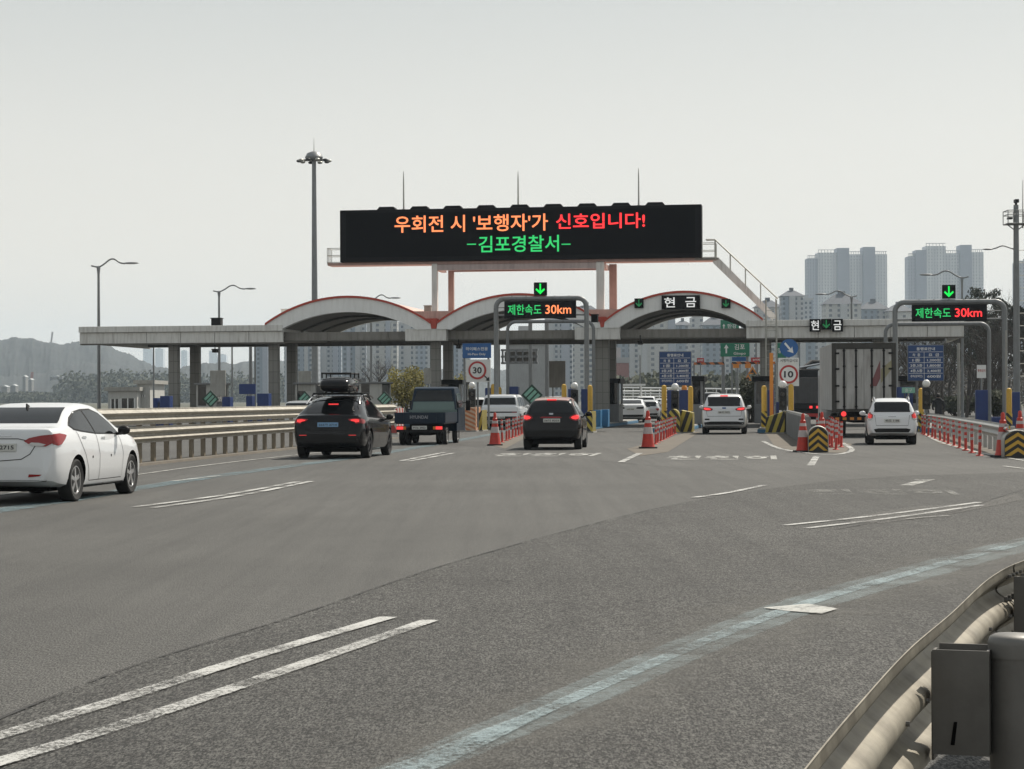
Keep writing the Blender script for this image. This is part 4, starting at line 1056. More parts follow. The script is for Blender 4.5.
# 30 sign and blue hi-pass sign
board_sign('lane_sign', 'blue lane sign with white lettering above the speed 30 sign', 462.5, 491, 343.5, 358, 97, M['signblue'], [464, 488], rows=[('하이패스전용', .5, .63, .78, .24), ('Hi-Pass Only', .5, .25, .62, .20)])
def round_sign(px, py, rpx, v, txt, label, square=True, sq=(0, 0, 0, 0), zfoot=.2, face='limit'):
    u, z = gate(px, py, v); r = rpx * v / FPX
    t = gthing('speed_limit_sign' if face == 'limit' else 'direction_sign', label, 'road sign', u, v, zfoot); z -= zfoot
    if square:
        a, z1 = gate(sq[0], sq[1], v); b, z0 = gate(sq[2], sq[3], v); MB().box(a - u, b - u, .03, .07, z0 - zfoot, z1 - zfoot).build('backing_panel', M['signwhite'], t)
    MB().lathe([(r, 0), (r, .028)], 32, 'Y', (0, 0, z)).build('ring' if face == 'limit' else 'disc', M['signred'] if face == 'limit' else M['signblue'], t, smooth=.5)
    if face == 'limit':
        MB().lathe([(r * .78, -.006), (r * .78, -.002)], 32, 'Y', (0, 0, z)).build('face', M['signwhite'], t)
        lettering(txt, M['ink'], t, (0, -.012, z), r * 1.0, r * .72, bold=.03)
    else:
        c = Vector((0, z)); d = Vector((.64, -.77)) * r; n = Vector((.77, .64)) * r
        pl = [c - d * .72 - n * .11, c + d * .2 - n * .11, c + d * .1 - n * .38, c + d * .75, c + d * .1 + n * .38, c + d * .2 + n * .11, c - d * .72 + n * .11]
        MB().prism([tuple(p) for p in pl], -.008, -.002).build('arrow', M['signwhite'], t)
    MB().tube([(0, .12, 0), (0, .12, z + r * .8)], .045, 8).build('post', M['grey'], t, smooth=.6)
    return t, u, z, r
t, u, z, r = round_sign(477.3, 370.3, 9.2, 97, '30', 'white square sign with a red-ringed 30 and small black arrow', True, (466, 359.5, 490.5, 382))
MB().prism([(r * 1.0, z - r * .98), (r * 1.22, z - r * .76), (r * 1.0, z - r * 1.0)], .01, .025).build('arrow', M['ink'], t)
k = MB(); cx_, cz_ = r * 1.05, z - r * .9
k.prism([(cx_ - .10, cz_ + .15), (cx_ - .14, cz_ + .11), (cx_ + .0, cz_ - .03), (cx_ - .07, cz_ - .09), (cx_ + .13, cz_ - .13), (cx_ + .10, cz_ + .08), (cx_ + .04, cz_ + .01)], .010, .026); k.build('arrow_mark', M['ink'], t)
round_sign(788.7, 374.3, 9.2, 94, '10', 'round red-ringed 10 sign on a white panel beside the right island', True, (778, 362, 799, 386))
round_sign(789, 348, 9.0, 94, '', 'round blue sign with a white arrow pointing down right', False, face='arrow')
board_sign('text_plate', 'narrow white text plate between the blue arrow sign and the speed 10 sign', 779, 799, 358, 363, 94, M['signwhite'], [789])
lettering('서행하십시오', M['ink'], bpy.data.objects['text_plate'], (0, -.006, gate(789, 360.5, 94)[1] - .2), .78, .15, bold=.01)
# traffic signal with globe
def globe_signal(px, py, v, label, dark=False):
    u, z = gate(px, py, v)
    t = gthing('lane_signal', label, 'signal light', u, v, .2, 'globe-topped signals on the island noses'); z -= .2
    MB().sphere((0, 0, z), .17, 16, 12).build('globe', M['globe'], t, smooth=0)
    MB().box(-.17, .17, -.12, .12, z - 1.12, z - .17).build('housing', M['black'], t, bevel=.02)
    for dz in (-.42, -.82):
        MB().lathe([(.115, -.13), (.12, -.26), (.108, -.26), (.10, -.13)], 16, 'Y', (0, 0, z + dz), closed=True).build('visor', M['plastic'], t, smooth=.6)
        MB().lathe([(.1, -.14), (.1, -.128)], 16, 'Y', (0, 0, z + dz)).build('lens', M['glass'], t)
    MB().tube([(0, 0, 0), (0, 0, z - 1.1)], .05, 8).build('post', M['grey'], t, smooth=.6)
globe_signal(472, 385.5, 100, 'globe-topped signal left of the squarish white car'); globe_signal(574.5, 386, 97, 'globe-topped signal by the central column, over the dark hatchback')
globe_signal(675, 387, 94.5, 'globe-topped signal under the left fee board'); globe_signal(782.8, 384.5, 92.5, 'globe-topped signal below the speed 10 sign')
globe_signal(926.3, 383.5, 93, 'globe-topped signal below the right fee board')
# slanted striped crash blocks
def diag(name, ca, cb_, freq, slant):
    m = bpy.data.materials.new(name); m.use_nodes = True; t_ = m.node_tree; b_ = t_.nodes['Principled BSDF']
    tc_ = t_.nodes.new('ShaderNodeTexCoord'); sw = t_.nodes.new('ShaderNodeSeparateXYZ'); t_.links.new(tc_.outputs['Object'], sw.inputs[0])
    a1 = t_.nodes.new('ShaderNodeMath'); a1.operation = 'MULTIPLY_ADD'; a1.inputs[1].default_value = slant; t_.links.new(sw.outputs[2], a1.inputs[0])
    a0 = t_.nodes.new('ShaderNodeMath'); a0.operation = 'ADD'; t_.links.new(sw.outputs[0], a0.inputs[0]); t_.links.new(sw.outputs[1], a0.inputs[1]); t_.links.new(a0.outputs[0], a1.inputs[2])
    a2 = t_.nodes.new('ShaderNodeMath'); a2.operation = 'MULTIPLY'; a2.inputs[1].default_value = freq; a3 = t_.nodes.new('ShaderNodeMath'); a3.operation = 'FRACT'
    a4 = t_.nodes.new('ShaderNodeMath'); a4.operation = 'GREATER_THAN'; a4.inputs[1].default_value = .5
    t_.links.new(a1.outputs[0], a2.inputs[0]); t_.links.new(a2.outputs[0], a3.inputs[0]); t_.links.new(a3.outputs[0], a4.inputs[0])
    c = mixc(t_, a4.outputs[0], ca, cb_); c = mixc(t_, mrange(t_, noise(t_, tc_.outputs['Object'], 4, 6), .5, .75, 0, .5), c, (.10, .085, .06))
    t_.links.new(c, b_.inputs['Base Color']); b_.inputs['Roughness'].default_value = .6; return m
D_YB = diag('crash_stripes_yellow', (.02, .02, .02), (.50, .40, .07), 3.0, -.35); D_OW = diag('crash_stripes_orange', (.48, .17, .07), (.55, .40, .28), 2.2, 2.2); D_YB2 = diag('crash_stripes_steep', (.02, .02, .02), (.50, .40, .07), 3.0, .8)
def crash(px0, px1, y0, y1, v, label, m, slope=.25, d=1.6, roundtop=False):
    a, z1 = gate(px0, y0, v); b, _ = gate(px1, y1, v); w_ = b - a
    t = gthing('crash_block', label, 'crash block', (a + b) / 2, v, 0, 'striped crash blocks on the island noses'); h = z1
    if roundtop: pl = [(-w_ / 2, 0), (w_ / 2, 0), (w_ / 2, h * .6)] + [(w_ / 2 * math.cos(a_), h * .6 + h * .4 * math.sin(a_)) for a_ in [math.pi * k / 10 for k in range(1, 10)]] + [(-w_ / 2, h * .6)]
    else: pl = [(-w_ / 2, 0), (w_ / 2, 0), (w_ / 2, h), (-w_ / 2, h * (1 - slope))]
    MB().prism(pl, 0, d).build('striped_body', m, t, bevel=.03); MB().box(-w_ / 2 - .04, w_ / 2 + .04, -.04, d + .04, 0, .06).build('footing', M['conc'], t)
crash(465, 475.5, 407, 428, 97, 'orange and pale striped block left of the squarish white car', D_OW, .05); crash(476.5, 482, 410, 428, 98, 'narrow yellow and black block beside the orange striped one', D_YB)
crash(386, 397, 408, 428, 90, 'red and white slanted block right of the black car', diag('crash_stripes_red', (.36, .05, .04), (.52, .50, .47), 1.6, .5), .35)
crash(585, 592.5, 411, 428, 93, 'yellow and black slats right of the dark hatchback', D_YB2, .1)
crash(667.5, 680, 409, 430, 91, 'rounded yellow and black block with an orange cap by the red posts', D_YB2, 0, .9, True); crash(680.5, 692.5, 412.5, 429, 91.5, 'slanted yellow and black block left of the white people carrier', D_YB, -.12)
crash(765.5, 785, 411, 434, 89.5, 'broad slanted yellow and black block right of the white people carrier', D_YB, .28)
# grey parapet running towards the camera from the right island, ending at the chevron drum
def along(name, label, pts, z1, w_, m, cat):
    t = thing(name, label, cat, pts[0]); p0 = Vector(pts[0]); mb = MB()
    for a, b in zip(pts, pts[1:]):
        a, b = Vector(a) - p0, Vector(b) - p0; d = (b - a).normalized(); n = Vector((-d.y, d.x, 0)) * w_ / 2
        mb.add([a + n, a - n, b - n, b + n] + [q + Vector((0, 0, z1)) for q in (a + n, a - n, b - n, b + n)], [(3, 2, 1, 0), (4, 5, 6, 7), (0, 1, 5, 4), (1, 2, 6, 5), (2, 3, 7, 6), (3, 0, 4, 7)])
        L = (b - a).length; k = 0
        while k < L:
            c = a + d * k; mb.tube([c + Vector((0, 0, 0)) - n * 1.15, c + Vector((0, 0, z1 - .02)) - n * 1.15], .025, 5); mb.tube([c + n * 1.15, c + Vector((0, 0, z1 - .02)) + n * 1.15], .025, 5); k += .45
    mb.build('panel', m, t)
    tp = MB(); q = [Vector(p) - p0 + Vector((0, 0, z1 + .03)) for p in pts]; tp.tube(q, .05, 8); tp.build('top_rail', M['steel'], t, smooth=.6)
    return t
g1 = G(821, 447); g0 = gw(gate(787, 399, 92)[0], 92, 0)
along('barrier_wall', 'grey ribbed steel barrier running back from the left chevron drum to the island', [tuple(g0 * 1.0), tuple(g1 + Vector((-.25, 1.2, 0)))], .92, .16, M['grey'], 'barrier')
# chevron drums
def chevron(px0, px1, ytop, ybot, label):
    g = G((px0 + px1) / 2, ybot); s = g.y / FPX; w_ = (px1 - px0) * s; h = (ybot - ytop) * s
    t = thing('crash_cushion', label, 'crash cushion', (g.x, g.y, 0), -R(8), 'chevron-faced crash cushions')
    pl = [(-w_ / 2, .0), (w_ / 2, .0)] + [(w_ / 2 * math.cos(a_), h * .62 + h * .38 * math.sin(a_)) for a_ in [math.pi * k / 14 for k in range(15)]]
    MB().prism(pl, 0.02, 1.3).build('housing', M['steel'], t, smooth=.6, bevel=.02)
    MB().prism([(x * .93, z * .95 + .02) for x, z in pl], -.004, .018).build('face', M['black'], t)
    for k in range(4):
        z0 = h * (-.06 + .27 * k); wd = w_ * .46; th = h * .135
        pl2 = []
        # chevron clipped to the face
        top_lim = lambda x: .02 + .95 * (h * .62 + h * .38 * math.sqrt(max(0, 1 - (x / (w_ / 2 * .93)) ** 2))) - .02
        N = 8; up = []; lo = []
        for j in range(-N, N + 1):
            x = wd * j / N * .99; zc = z0 + (1 - abs(j) / N) * h * .30
            lo.append((x, min(max(zc, .05), top_lim(x)))); up.append((x, min(max(zc + th, .051), top_lim(x) + .001)))
        mb = MB()
        for j in range(2 * N):
            if up[j][1] - lo[j][1] > .003 or up[j + 1][1] - lo[j + 1][1] > .003:
                mb.prism([lo[j], lo[j + 1], up[j + 1], up[j]], -.012, -.006)
        if mb.v: mb.build('chevron', M['yellow'], t)
    MB().box(-w_ / 2 + .05, w_ / 2 - .05, -.02, 1.2, .001, .05).build('foot', M['black'], t)
chevron(808, 828.5, 426, 452.5, 'yellow and black chevron cushion between the two middle-right lanes'); chevron(1004, 1032, 430, 458, 'yellow and black chevron cushion cut by the right edge')

# ------------------------------------------------------------------ delineator posts and cones
pr = thing('lane_post', '', 'lane post', (0, 0, 0)); 
MB().lathe([(.10, 0), (.10, .02), (.05, .035), (.04, .05), (.04, .74), (.03, .76)], 12).build('tube', M['orange'], pr, smooth=.6)
for z in (.34, .50, .64): MB().lathe([(.043, z), (.043, z + .075)], 12).build('reflective_band', M['band'], pr, smooth=.6)
first = [True]
def posts(pxs, group, lab, h=1.0):
    n = len(pxs)
    for i, (px, py) in enumerate(pxs):
        g = G(px, py); l = lab(i, n)
        if first[0]: o = pr; first[0] = False; o.location = (g.x, g.y, 0); o['label'] = l
        else: o = dup(pr, (g.x, g.y, 0), random.uniform(0, 6), l)
        o['group'] = group; o.scale = (1, 1, h)
ORD = ['first', 'second', 'third', 'fourth', 'fifth', 'sixth', 'seventh', 'eighth', 'ninth', 'tenth', 'eleventh', 'twelfth', 'thirteenth', 'fourteenth']
def seq(p0, p1, n):
    a, b = G(*p0), G(*p1)
    return [(p0, p1, k / max(1, n - 1)) for k in range(n)]
def row(p0, p1, n, group, where, h=1.0):
    a, b = G(*p0), G(*p1)
    for i in range(n):
        g = a + (b - a) * (i / max(1, n - 1)); g.x += random.uniform(-.03, .03)
        l = '%s red post from the near end, %s' % (ORD[i], where)
        if first[0]: o = pr; first[0] = False; o.location = (g.x, g.y, 0); o['label'] = l
        else: o = dup(pr, (g.x, g.y, 0), random.uniform(0, 6), l)
        o['group'] = group; o.scale = (1, 1, h); o.rotation_euler = (R(random.uniform(-2.5, 2.5)), R(random.uniform(-2.5, 2.5)), random.uniform(0, 6))
row((502, 442.5), (526, 432.5), 9, 'red posts left of the dark hatchback', 'left of the dark hatchback', 1.05)
row((655, 444.5), (675, 434), 9, 'red posts left of the white people carrier', 'left of the white people carrier', 1.0)
row((836, 450), (818, 437.5), 8, 'red posts behind the left chevron cushion', 'right of the left chevron cushion', 1.05)
row((841, 447.5), (829, 436.5), 6, 'red posts behind the left chevron cushion', 'outer line right of the left chevron cushion', 1.05)
row((980, 456), (922, 434), 13, 'red posts along the right guardrail', 'along the right guardrail', 1.05)
pr.location = pr.location
cn = thing('traffic_cone', 'tall red traffic cone with white bands left of the dark hatchback', 'traffic cone', (0, 0, 0), 0, 'tall red cones at the lane ends')
MB().prism([(-.24, -.24), (.24, -.24), (.24, .24), (-.24, .24)], .0, .045, 'Z').build('base', M['rubber'], cn, bevel=.01)
MB().lathe([(.19, .045), (.17, .10), (.125, .45), (.075, .80), (.075, .84), (.05, .86), (.045, 1.0), (.02, 1.03)], 20).build('cone', M['orange'], cn, smooth=.7)
MB().lathe([(.137, .40), (.113, .58)], 20).build('reflective_band', M['band'], cn, smooth=.7)
MB().lathe([(.095, .69), (.086, .77)], 20).build('reflective_band', M['band'], cn, smooth=.7)
for i, (px, py, lab, s) in enumerate([(495, 445.5, 'tall red traffic cone with white bands left of the dark hatchback', 1.05), (648, 448.5, 'tall red traffic cone at the near end of the posts left of the people carrier', 1.12),
                               (803, 452, 'tall red traffic cone beside the left chevron cushion', 1.05), (822, 447, 'red traffic cone peeping out behind the left chevron cushion', 1.05), (1003, 457, 'red traffic cone beside the right chevron cushion', 1.1), (1020, 451, 'red traffic cone behind the right chevron cushion, cut by the edge', 1.1)]):
    g = G(px, py); o = cn if i == 0 else dup(cn); o.location = (g.x, g.y, 0); o.scale = (s, s, s); o['label'] = lab

# ------------------------------------------------------------------ guardrails
WPROF = [(.0, 0), (.004, .012)] + [(.08 * (.5 - .5 * math.cos(math.pi * 2 * k / 14)) ** 1.4, .018 + .157 * k / 14) for k in range(1, 14)] + [(.0, .175)] + [(.08 * (.5 - .5 * math.cos(math.pi * 2 * k / 14)) ** 1.4, .175 + .157 * k / 14) for k in range(1, 14)] + [(.004, .338), (.0, .35)]
def smooth_path(p, n=6):
    p = [Vector(q) for q in p]; o = [p[0]]
    for i in range(len(p) - 1):
        a, b, c, d = p[max(i - 1, 0)], p[i], p[i + 1], p[min(i + 2, len(p) - 1)]
        for k in range(1, n + 1):
            s = k / n; o.append(.5 * ((2 * b) + (c - a) * s + (2 * a - 5 * b + 4 * c - d) * s * s + (3 * b - a - 3 * c + d) * s**3))
    return o
def wbeam(path, z0, side, prof=WPROF, th=.004, hs=1.0):
    """side=+1: waves bulge to the left of travel"""
    mb = MB(); m = len(path); n = len(prof)
    for i, p in enumerate(path):
        t = path[min(i + 1, m - 1)] - path[max(i - 1, 0)]; t.z = 0; t.normalize(); nn = Vector((-t.y, t.x, 0)) * side
        for (d, z) in prof: mb.v.append(tuple(p + nn * d + Vector((0, 0, z0 + z * hs))))
        for (d, z) in prof: mb.v.append(tuple(p + nn * (d - th) + Vector((0, 0, z0 + z * hs))))
    for i in range(m - 1):
        for k in range(n - 1):
            a = i * 2 * n + k; b = a + 2 * n; mb.f += [(a, a + 1, b + 1, b), (a + n, b + n, b + n + 1, a + n + 1)]
        for k in (0, n - 1):
            a = i * 2 * n + k; b = a + 2 * n; mb.f.append((a, b, b + n, a + n))
    return mb
# left, double beam
def guard(name, label, path, beams, side, step, posth, postw=.15, postoff=.12, hs=1.0, mp=None, ds=1.0, bm_=None):
    o = path[0].copy(); t = thing(name, label, 'guardrail', tuple(o)); lp = [p - o for p in path]
    for z0 in beams: wbeam(lp, z0, side, prof=[(d_ * ds, z_) for d_, z_ in WPROF], hs=hs).build('beam', bm_ or M['rail'], t, smooth=.6)
    acc = step * .5
    for a, b in zip(lp, lp[1:]):
        L = (b - a).length; d = (b - a).normalized(); n = Vector((-d.y, d.x, 0)) * side
        while acc < L:
            p = a + d * acc - n * postoff
            k = MB(); k.box(-postw / 2, postw / 2, -.05, .05, 0, posth); 
            k.build('post', mp or M['rail'], t, loc=p, bevel=.01, rot=(0, 0, math.atan2(d.y, d.x)))
            for z0 in beams:
                MB().box(-.05, .05, -postoff + .05, -.052, z0 + .08, z0 + .28).build('spacer', M['rail'], t, loc=p, rot=(0, 0, math.atan2(d.y, d.x) + (math.pi if side > 0 else 0)))
            acc += step
        acc -= L
    return t
gl = [(-13.6, 8, 0), (-12.4, 18, 0), (-11.0, 30, 0), (-9.82, 40, 0), (-8.63, 50, 0), (-7.75, 57.5, 0), (-6.84, 65, 0), (-5.8, 73, 0), (-4.6, 82, 0)]
guard('double_guardrail', 'two-beam weathered guardrail along the left carriageway edge', smooth_path(gl, 5), (.52, .95), -1, 1.15, 1.26, hs=1.12, postoff=.16, ds=1.45, mp=M['railpost'])
# low concrete kerb beneath it
kb = smooth_path([(p[0] - .1, p[1], 0) for p in gl], 5); mb = MB(); m_ = len(kb)
for p in kb: mb.v += [(p.x - .28, p.y, 0), (p.x + .28, p.y, 0), (p.x + .26, p.y, .05), (p.x - .26, p.y, .05)]
for i in range(m_ - 1):
    for k in range(4): mb.f.append((i * 4 + k, i * 4 + (k + 1) % 4, i * 4 + 4 + (k + 1) % 4, i * 4 + 4 + k))
struct('kerb', mb, DUST)
# right, single beam with posts
gr = [G(1009, 458), G(985, 449.5), G(964, 442.5), G(947, 437), G(932, 433), G(912, 429)]
gr = [tuple(p) for p in gr]
guard('guardrail', 'single-beam pale guardrail behind the red posts on the right', smooth_path(gr, 4), (.43,), 1, 2.0, .78, hs=1.15, postoff=.17, bm_=M['palerail'], mp=M['palerail'])
# foreground rail seen from behind
fg = [(-.9, -1.5, 0), (-.25, .8, 0), (.16, 2.6, 0), (.56, 4.06, 0), (.83, 5.0, 0), (1.13, 6.0, 0), (1.46, 7.0, 0), (1.93, 8.45, 0), (2.32, 9.4, 0), (3.1, 11.0, 0), (4.3, 13.0, 0), (6.2, 15.8, 0), (9.5, 20, 0), (15, 26, 0)]
fp = smooth_path([(x, y, 0) for x, y, z in fg], 8)
o0 = fp[0].copy(); t = thing('near_guardrail', 'curved weathered steel guardrail in the near right corner seen from behind', 'guardrail', tuple(o0)); lp = [p - o0 for p in fp]
wbeam(lp, .405, 1, hs=1.13).build('beam', M['nearrail'], t, smooth=.7)
def path_at(path, y):
    for a, b in zip(path, path[1:]):
        if a.y <= y <= b.y:
            s = (y - a.y) / (b.y - a.y); return a + (b - a) * s, (b - a).normalized()
for i, yy in enumerate((1.9, 3.82, 6.42, 8.98, 11.1, 13.2)):
    p, d = path_at(fp, yy); n = Vector((d.y, -d.x, 0)); off = .30 if i != 2 else .255
    c = p + n * off - o0; ang = math.atan2(d.y, d.x)
    MB().lathe([(.07, 0), (.07, .765)], 28).build('post', M['post'], t, smooth=.6, loc=c)
    MB().lathe([(.0745, .735), (.0745, .775), (.0735, .785), (.068, .797), (.055, .804), (.0001, .806)], 28).build('post_cap', M['post'], t, smooth=.9, loc=c)
    # spacer bracket: channel of folded plate with a slot, between rail and post
    k = MB(); L_ = off - .075
    def plate_(x0, x1, y0, y1, z0, z1): k.box(x0, x1, y0, y1, z0, z1)
    plate_(-.09, -.084, .07, .07 + L_ - .02, .445, .76); plate_(.084, .09, .07, .07 + L_ - .02, .445, .76); plate_(-.09, .09, .062, .07, .445, .76); plate_(-.05, .05, .07 + L_ - .02, .07 + L_ - .012, .42, .75)
    k.build('spacer', M['post'], t, loc=c, rot=(0, 0, ang))
    s_ = MB(); s_.lathe([(.011, -.0925), (.011, -.0915)], 12, 'X'); s_ = MB().prism([(.156, .545), (.166, .545), (.176, .475), (.164, .475)], -.0925, -.0912, 'X'); s_.build('slot', M['under'], t, loc=c, rot=(0, 0, ang))
# bolts on the back of the beam
lpx = 0
for yy in (3.6, 4.4, 5.1, 5.9, 6.35, 7.4, 8.3, 8.9, 8.98, 9.06, 9.14, 9.9, 10.6):
    p, d = path_at(fp, yy); n = Vector((d.y, -d.x, 0))
    for z in ((.405 + .175 * 1.13, ) if not 8.85 < yy < 9.2 else (.50, .59, .66, .76)):
        k = MB(); k.lathe([(.014, 0), (.014, .012), (.008, .013), (.008, .03)], 6, 'X'); k.build('bolt', M['post'], t, loc=p - o0 + n * (-.015) + Vector((0, 0, z + .0)), rot=(0, 0, math.atan2(n.y, n.x)))
p, d = path_at(fp, 9.15)
i9 = [q for q in fp if 8.95 < q.y < 9.9]
wbeam([q - o0 + Vector((.004, -.004, 0)) for q in i9], .403, 1, hs=1.14).build('splice', M['nearrail'], t, smooth=.7)
# ================================================================== BIG DISPLAY AND GANTRIES
VL = 115.0
bu0, bz0 = gate(340, 264, VL); bu1, bz1 = gate(701.5, 204.5, VL)
bz1 = (gate(340, 210, VL)[1] + gate(701, 204.5, VL)[1]) / 2; bz0 = (gate(340, 262, VL)[1] + gate(701, 258, VL)[1]) / 2
t = gthing('message_display', 'huge black roadside message display with orange, red and green Korean words above the toll gate', 'message display', 0, VL, 0)
MB().box(bu0, bu1, 0, 1.1, bz0, bz1).build('cabinet', M['blackp'], t, bevel=.03)
k = MB(); k.box(bu0 + .35, bu1 - .35, -.03, -.002, bz0 + .25, bz1 - .18); k.build('screen', mat('screen_glass', (.004, .004, .005), .7, 0, .1, 3, spec=.1), t)
for i in range(9):
    c = bu0 + (bu1 - bu0) * (.13 + .093 * i)
    MB().prism([(c - .55, bz1), (c + .55, bz1), (c + .40, bz1 + .17), (c - .40, bz1 + .17)], .15, .9).build('vent_hood', M['blackp'], t)
def on_board(txt, p0, p1, y0, y1, m, bold=.012, nm='lettering'):
    a, za = gate(p0, y0, VL - .04); b, zb = gate(p1, y1, VL - .04)
    lettering(txt, m, t, ((a + b) / 2, -.04, (za + zb) / 2), b - a, abs(za - zb), bold=bold, name=nm)
on_board("우회전 시 '보행자'가", 394.5, 548, 216, 230.5, M['led_orange'])
on_board("신호입니다!", 556, 645, 213.8, 227.8, M['led_red'])
on_board("김포경찰서", 478.5, 559, 236, 251.5, M['led_green'])
for a_, b_ in ((467, 476), (561.5, 570.5)):
    x0, z = gate(a_, 244.3, VL - .04); x1, _ = gate(b_, 242.5, VL - .04); MB().box(x0, x1, -.045, -.035, z - .03, z + .03).build('dash', M['led_green'], t)
# maintenance cages at both ends
for (x0, x1, nm) in ((bu0 - .75, bu0, 'cage'), (bu1, bu1 + .75, 'cage')):
    k = MB()
    for z in (bz0 + .02, bz0 + .4, bz0 + .8):
        k.tube([(x0, .1, z), (x1, .1, z)], .02, 5); k.tube([(x0, 1.2, z), (x1, 1.2, z)], .02, 5)
        xe = x0 if x0 < bu0 else x1; k.tube([(xe, .1, z), (xe, 1.2, z)], .02, 5)
    xe = x0 if x0 < bu0 else x1
    for y in (.1, .45, .8, 1.2): k.tube([(xe, y, bz0 - .1), (xe, y, bz0 + .8)], .02, 5)
    k.build('railing', M['steel'], t)
MB().box(bu0 - .75, bu1 + .8, .2, 1.5, bz0 - .16, bz0 - .005).build('walkway', M['pinksteel'], t)
# steel frame that carries it
zroof = ZT - .1
for (p0, p1) in ((432, 437.5), (596.5, 606.5)):
    a, b = gate(p0, 290, VL + .3)[0], gate(p1, 290, VL + .3)[0]
    if b - a > .45: b = a + .42
    MB().box(a, b, .2, .55, ZM + .5, bz0 - .1).build('front_leg', M['pale'], t, bevel=.01)
    MB().box(a + .45, b + .45, 3.0, 3.3, ZM + .5, bz0 - .1).build('rear_leg', M['pinksteel'], t, bevel=.01)
    MB().box(a + .05, b - .0, .56, 3.3, bz0 - .45, bz0 - .17).build('cross_arm', M['pinksteel'], t)
a = gate(437.5, 264, VL + .3)[0]; b = gate(596.5, 260, VL + .3)[0]
MB().box(a, b, .22, .5, bz0 - .5, bz0 - .18).build('front_beam', mat('grey_pink_steel', (.45, .38, .37), .55, .1, .1, 2, dirt=.3), t); MB().box(a + .4, b + .4, 3.02, 3.28, bz0 - .42, bz0 - .2).build('rear_beam', M['pinksteel'], t)
# lightning rods
for px, yt in ((403.5, 171), (518, 171), (638.5, 168)):
    u, z = gate(px, yt, VL + .6); r_ = gthing('lightning_rod', {403.5: 'thin lightning rod on the left part of the big display', 518: 'thin lightning rod at the middle of the big display', 638.5: 'thin lightning rod on the right part of the big display'}[px], 'lightning rod', u, VL + .6, bz1, 'lightning rods on the big display')
    MB().tube([(0, 0, 0), (0, 0, z - bz1 - .4), (0, 0, z - bz1)], [.05, .035, .012], 6).build('rod', M['steel'], r_)
    MB().lathe([(.11, 0), (.11, .06)], 10).build('base', M['steel'], r_)
# stairs from the display down to the roof / ground
st = gthing('access_stairs', 'steel access stairs slanting down from the right end of the big display', 'stairs', 0, VL + .6, 0)
ua, za = gate(717, 258, VL + .6); ub, zb = gate(775, 317, VL + .6)
k = MB()
for dy in (-.35, .35):
    k.add([(ua - .25, dy - .03, za), (ua + .1, dy - .03, za), (ub + .12, dy - .03, zb), (ub - .1, dy - .03, zb - .1), (ua - .25, dy + .03, za), (ua + .1, dy + .03, za), (ub + .12, dy + .03, zb), (ub - .1, dy + .03, zb - .1)],
          [(0, 1, 2, 3), (7, 6, 5, 4), (0, 4, 5, 1), (1, 5, 6, 2), (2, 6, 7, 3), (3, 7, 4, 0)])
    k.add([(ua - .2, dy - .025, za - .28), (ua - .2, dy - .025, za), (ub - .1, dy - .025, zb + .05), (ub - .1, dy - .025, zb - .22), (ua - .2, dy + .025, za - .28), (ua - .2, dy + .025, za), (ub - .1, dy + .025, zb + .05), (ub - .1, dy + .025, zb - .22)],
          [(0, 1, 2, 3), (7, 6, 5, 4), (0, 4, 5, 1), (1, 5, 6, 2), (2, 6, 7, 3), (3, 7, 4, 0)])
k.build('stringer', M['pale'], st)
k = MB()
for i in range(14):
    f = (i + .5) / 14; x = ua + (ub - ua) * f; z = za + (zb - za) * f - .1; k.box(x - .12, x + .12, -.32, .32, z, z + .03)
k.build('tread', M['steel'], st)
for dy in (-.36, .36):
    k = MB(); k.tube([(ua - .6, dy, za + 1.0), (ua - .1, dy, za + 1.0), (ub + .15, dy, zb + 1.0)], .03, 6)
    for i in range(5): f = i / 4; x = ua - .1 + (ub + .15 - ua) * f; z = za + (zb - za) * f; k.tube([(x, dy, z - .1), (x, dy, z + 1.0)], .025, 6)
    k.build('handrail', M['steel'], st)
MB().box(ua - 1.2, ua + .1, -.4, .4, za - .12, za).build('landing', M['beam'], st)
# two long slanted ladder stiles / struts below the stair foot
u0 = gate(766, 330, VF - .6)[0]; u1 = gate(776.5, 330, VF - .6)[0]
ld = gthing('access_ladder', 'thin white upright ladder standing before the canopy beside the speed 10 sign', 'ladder', 0, VF - .6, 0)
k = MB()
for x in (u0, u1): k.tube([(x, 0, .2), (x, 0, gate(766, 300, VF - .6)[1])], .045, 8)
k.build('stile', M['steel'], ld, smooth=.6)
k = MB()
for i in range(16): k.tube([(u0, 0, .8 + i * .36), (u1, 0, .8 + i * .36)], .016, 5)
k.build('rung', M['steel'], ld)

# gantries
def gantry(name, label, p0, p1, ytop, v, r, group=None, z2=None, hollow=True):
    """round-cornered tubular portal"""
    a, _ = gate(p0, ytop, v); b, _ = gate(p1, ytop, v); z = gate((p0 + p1) / 2, ytop, v)[1]; cr = .45
    t = gthing(name, label, 'gantry', (a + b) / 2, v, 0, group); w_ = (b - a) / 2
    for s in (-1, 1):
        MB().tube([(s * w_, 0, .0), (s * w_, 0, z - cr)], r, 12).build('post', M['grey'], t, smooth=.6)
        MB().box(s * w_ - r * 1.8, s * w_ + r * 1.8, -r * 1.8, r * 1.8, .2, .26).build('base_plate', M['grey'], t)
    pts = [(-w_, 0, z - cr)] + [(-w_ + cr - cr * math.cos(q), 0, z - cr + cr * math.sin(q)) for q in [math.pi / 2 * i / 6 for i in range(1, 7)]]
    pts += [(-x, y, zz) for x, y, zz in pts[::-1]]
    MB().tube(pts, r, 12).build('top_beam', M['grey'], t, smooth=.6)
    return t, w_, z
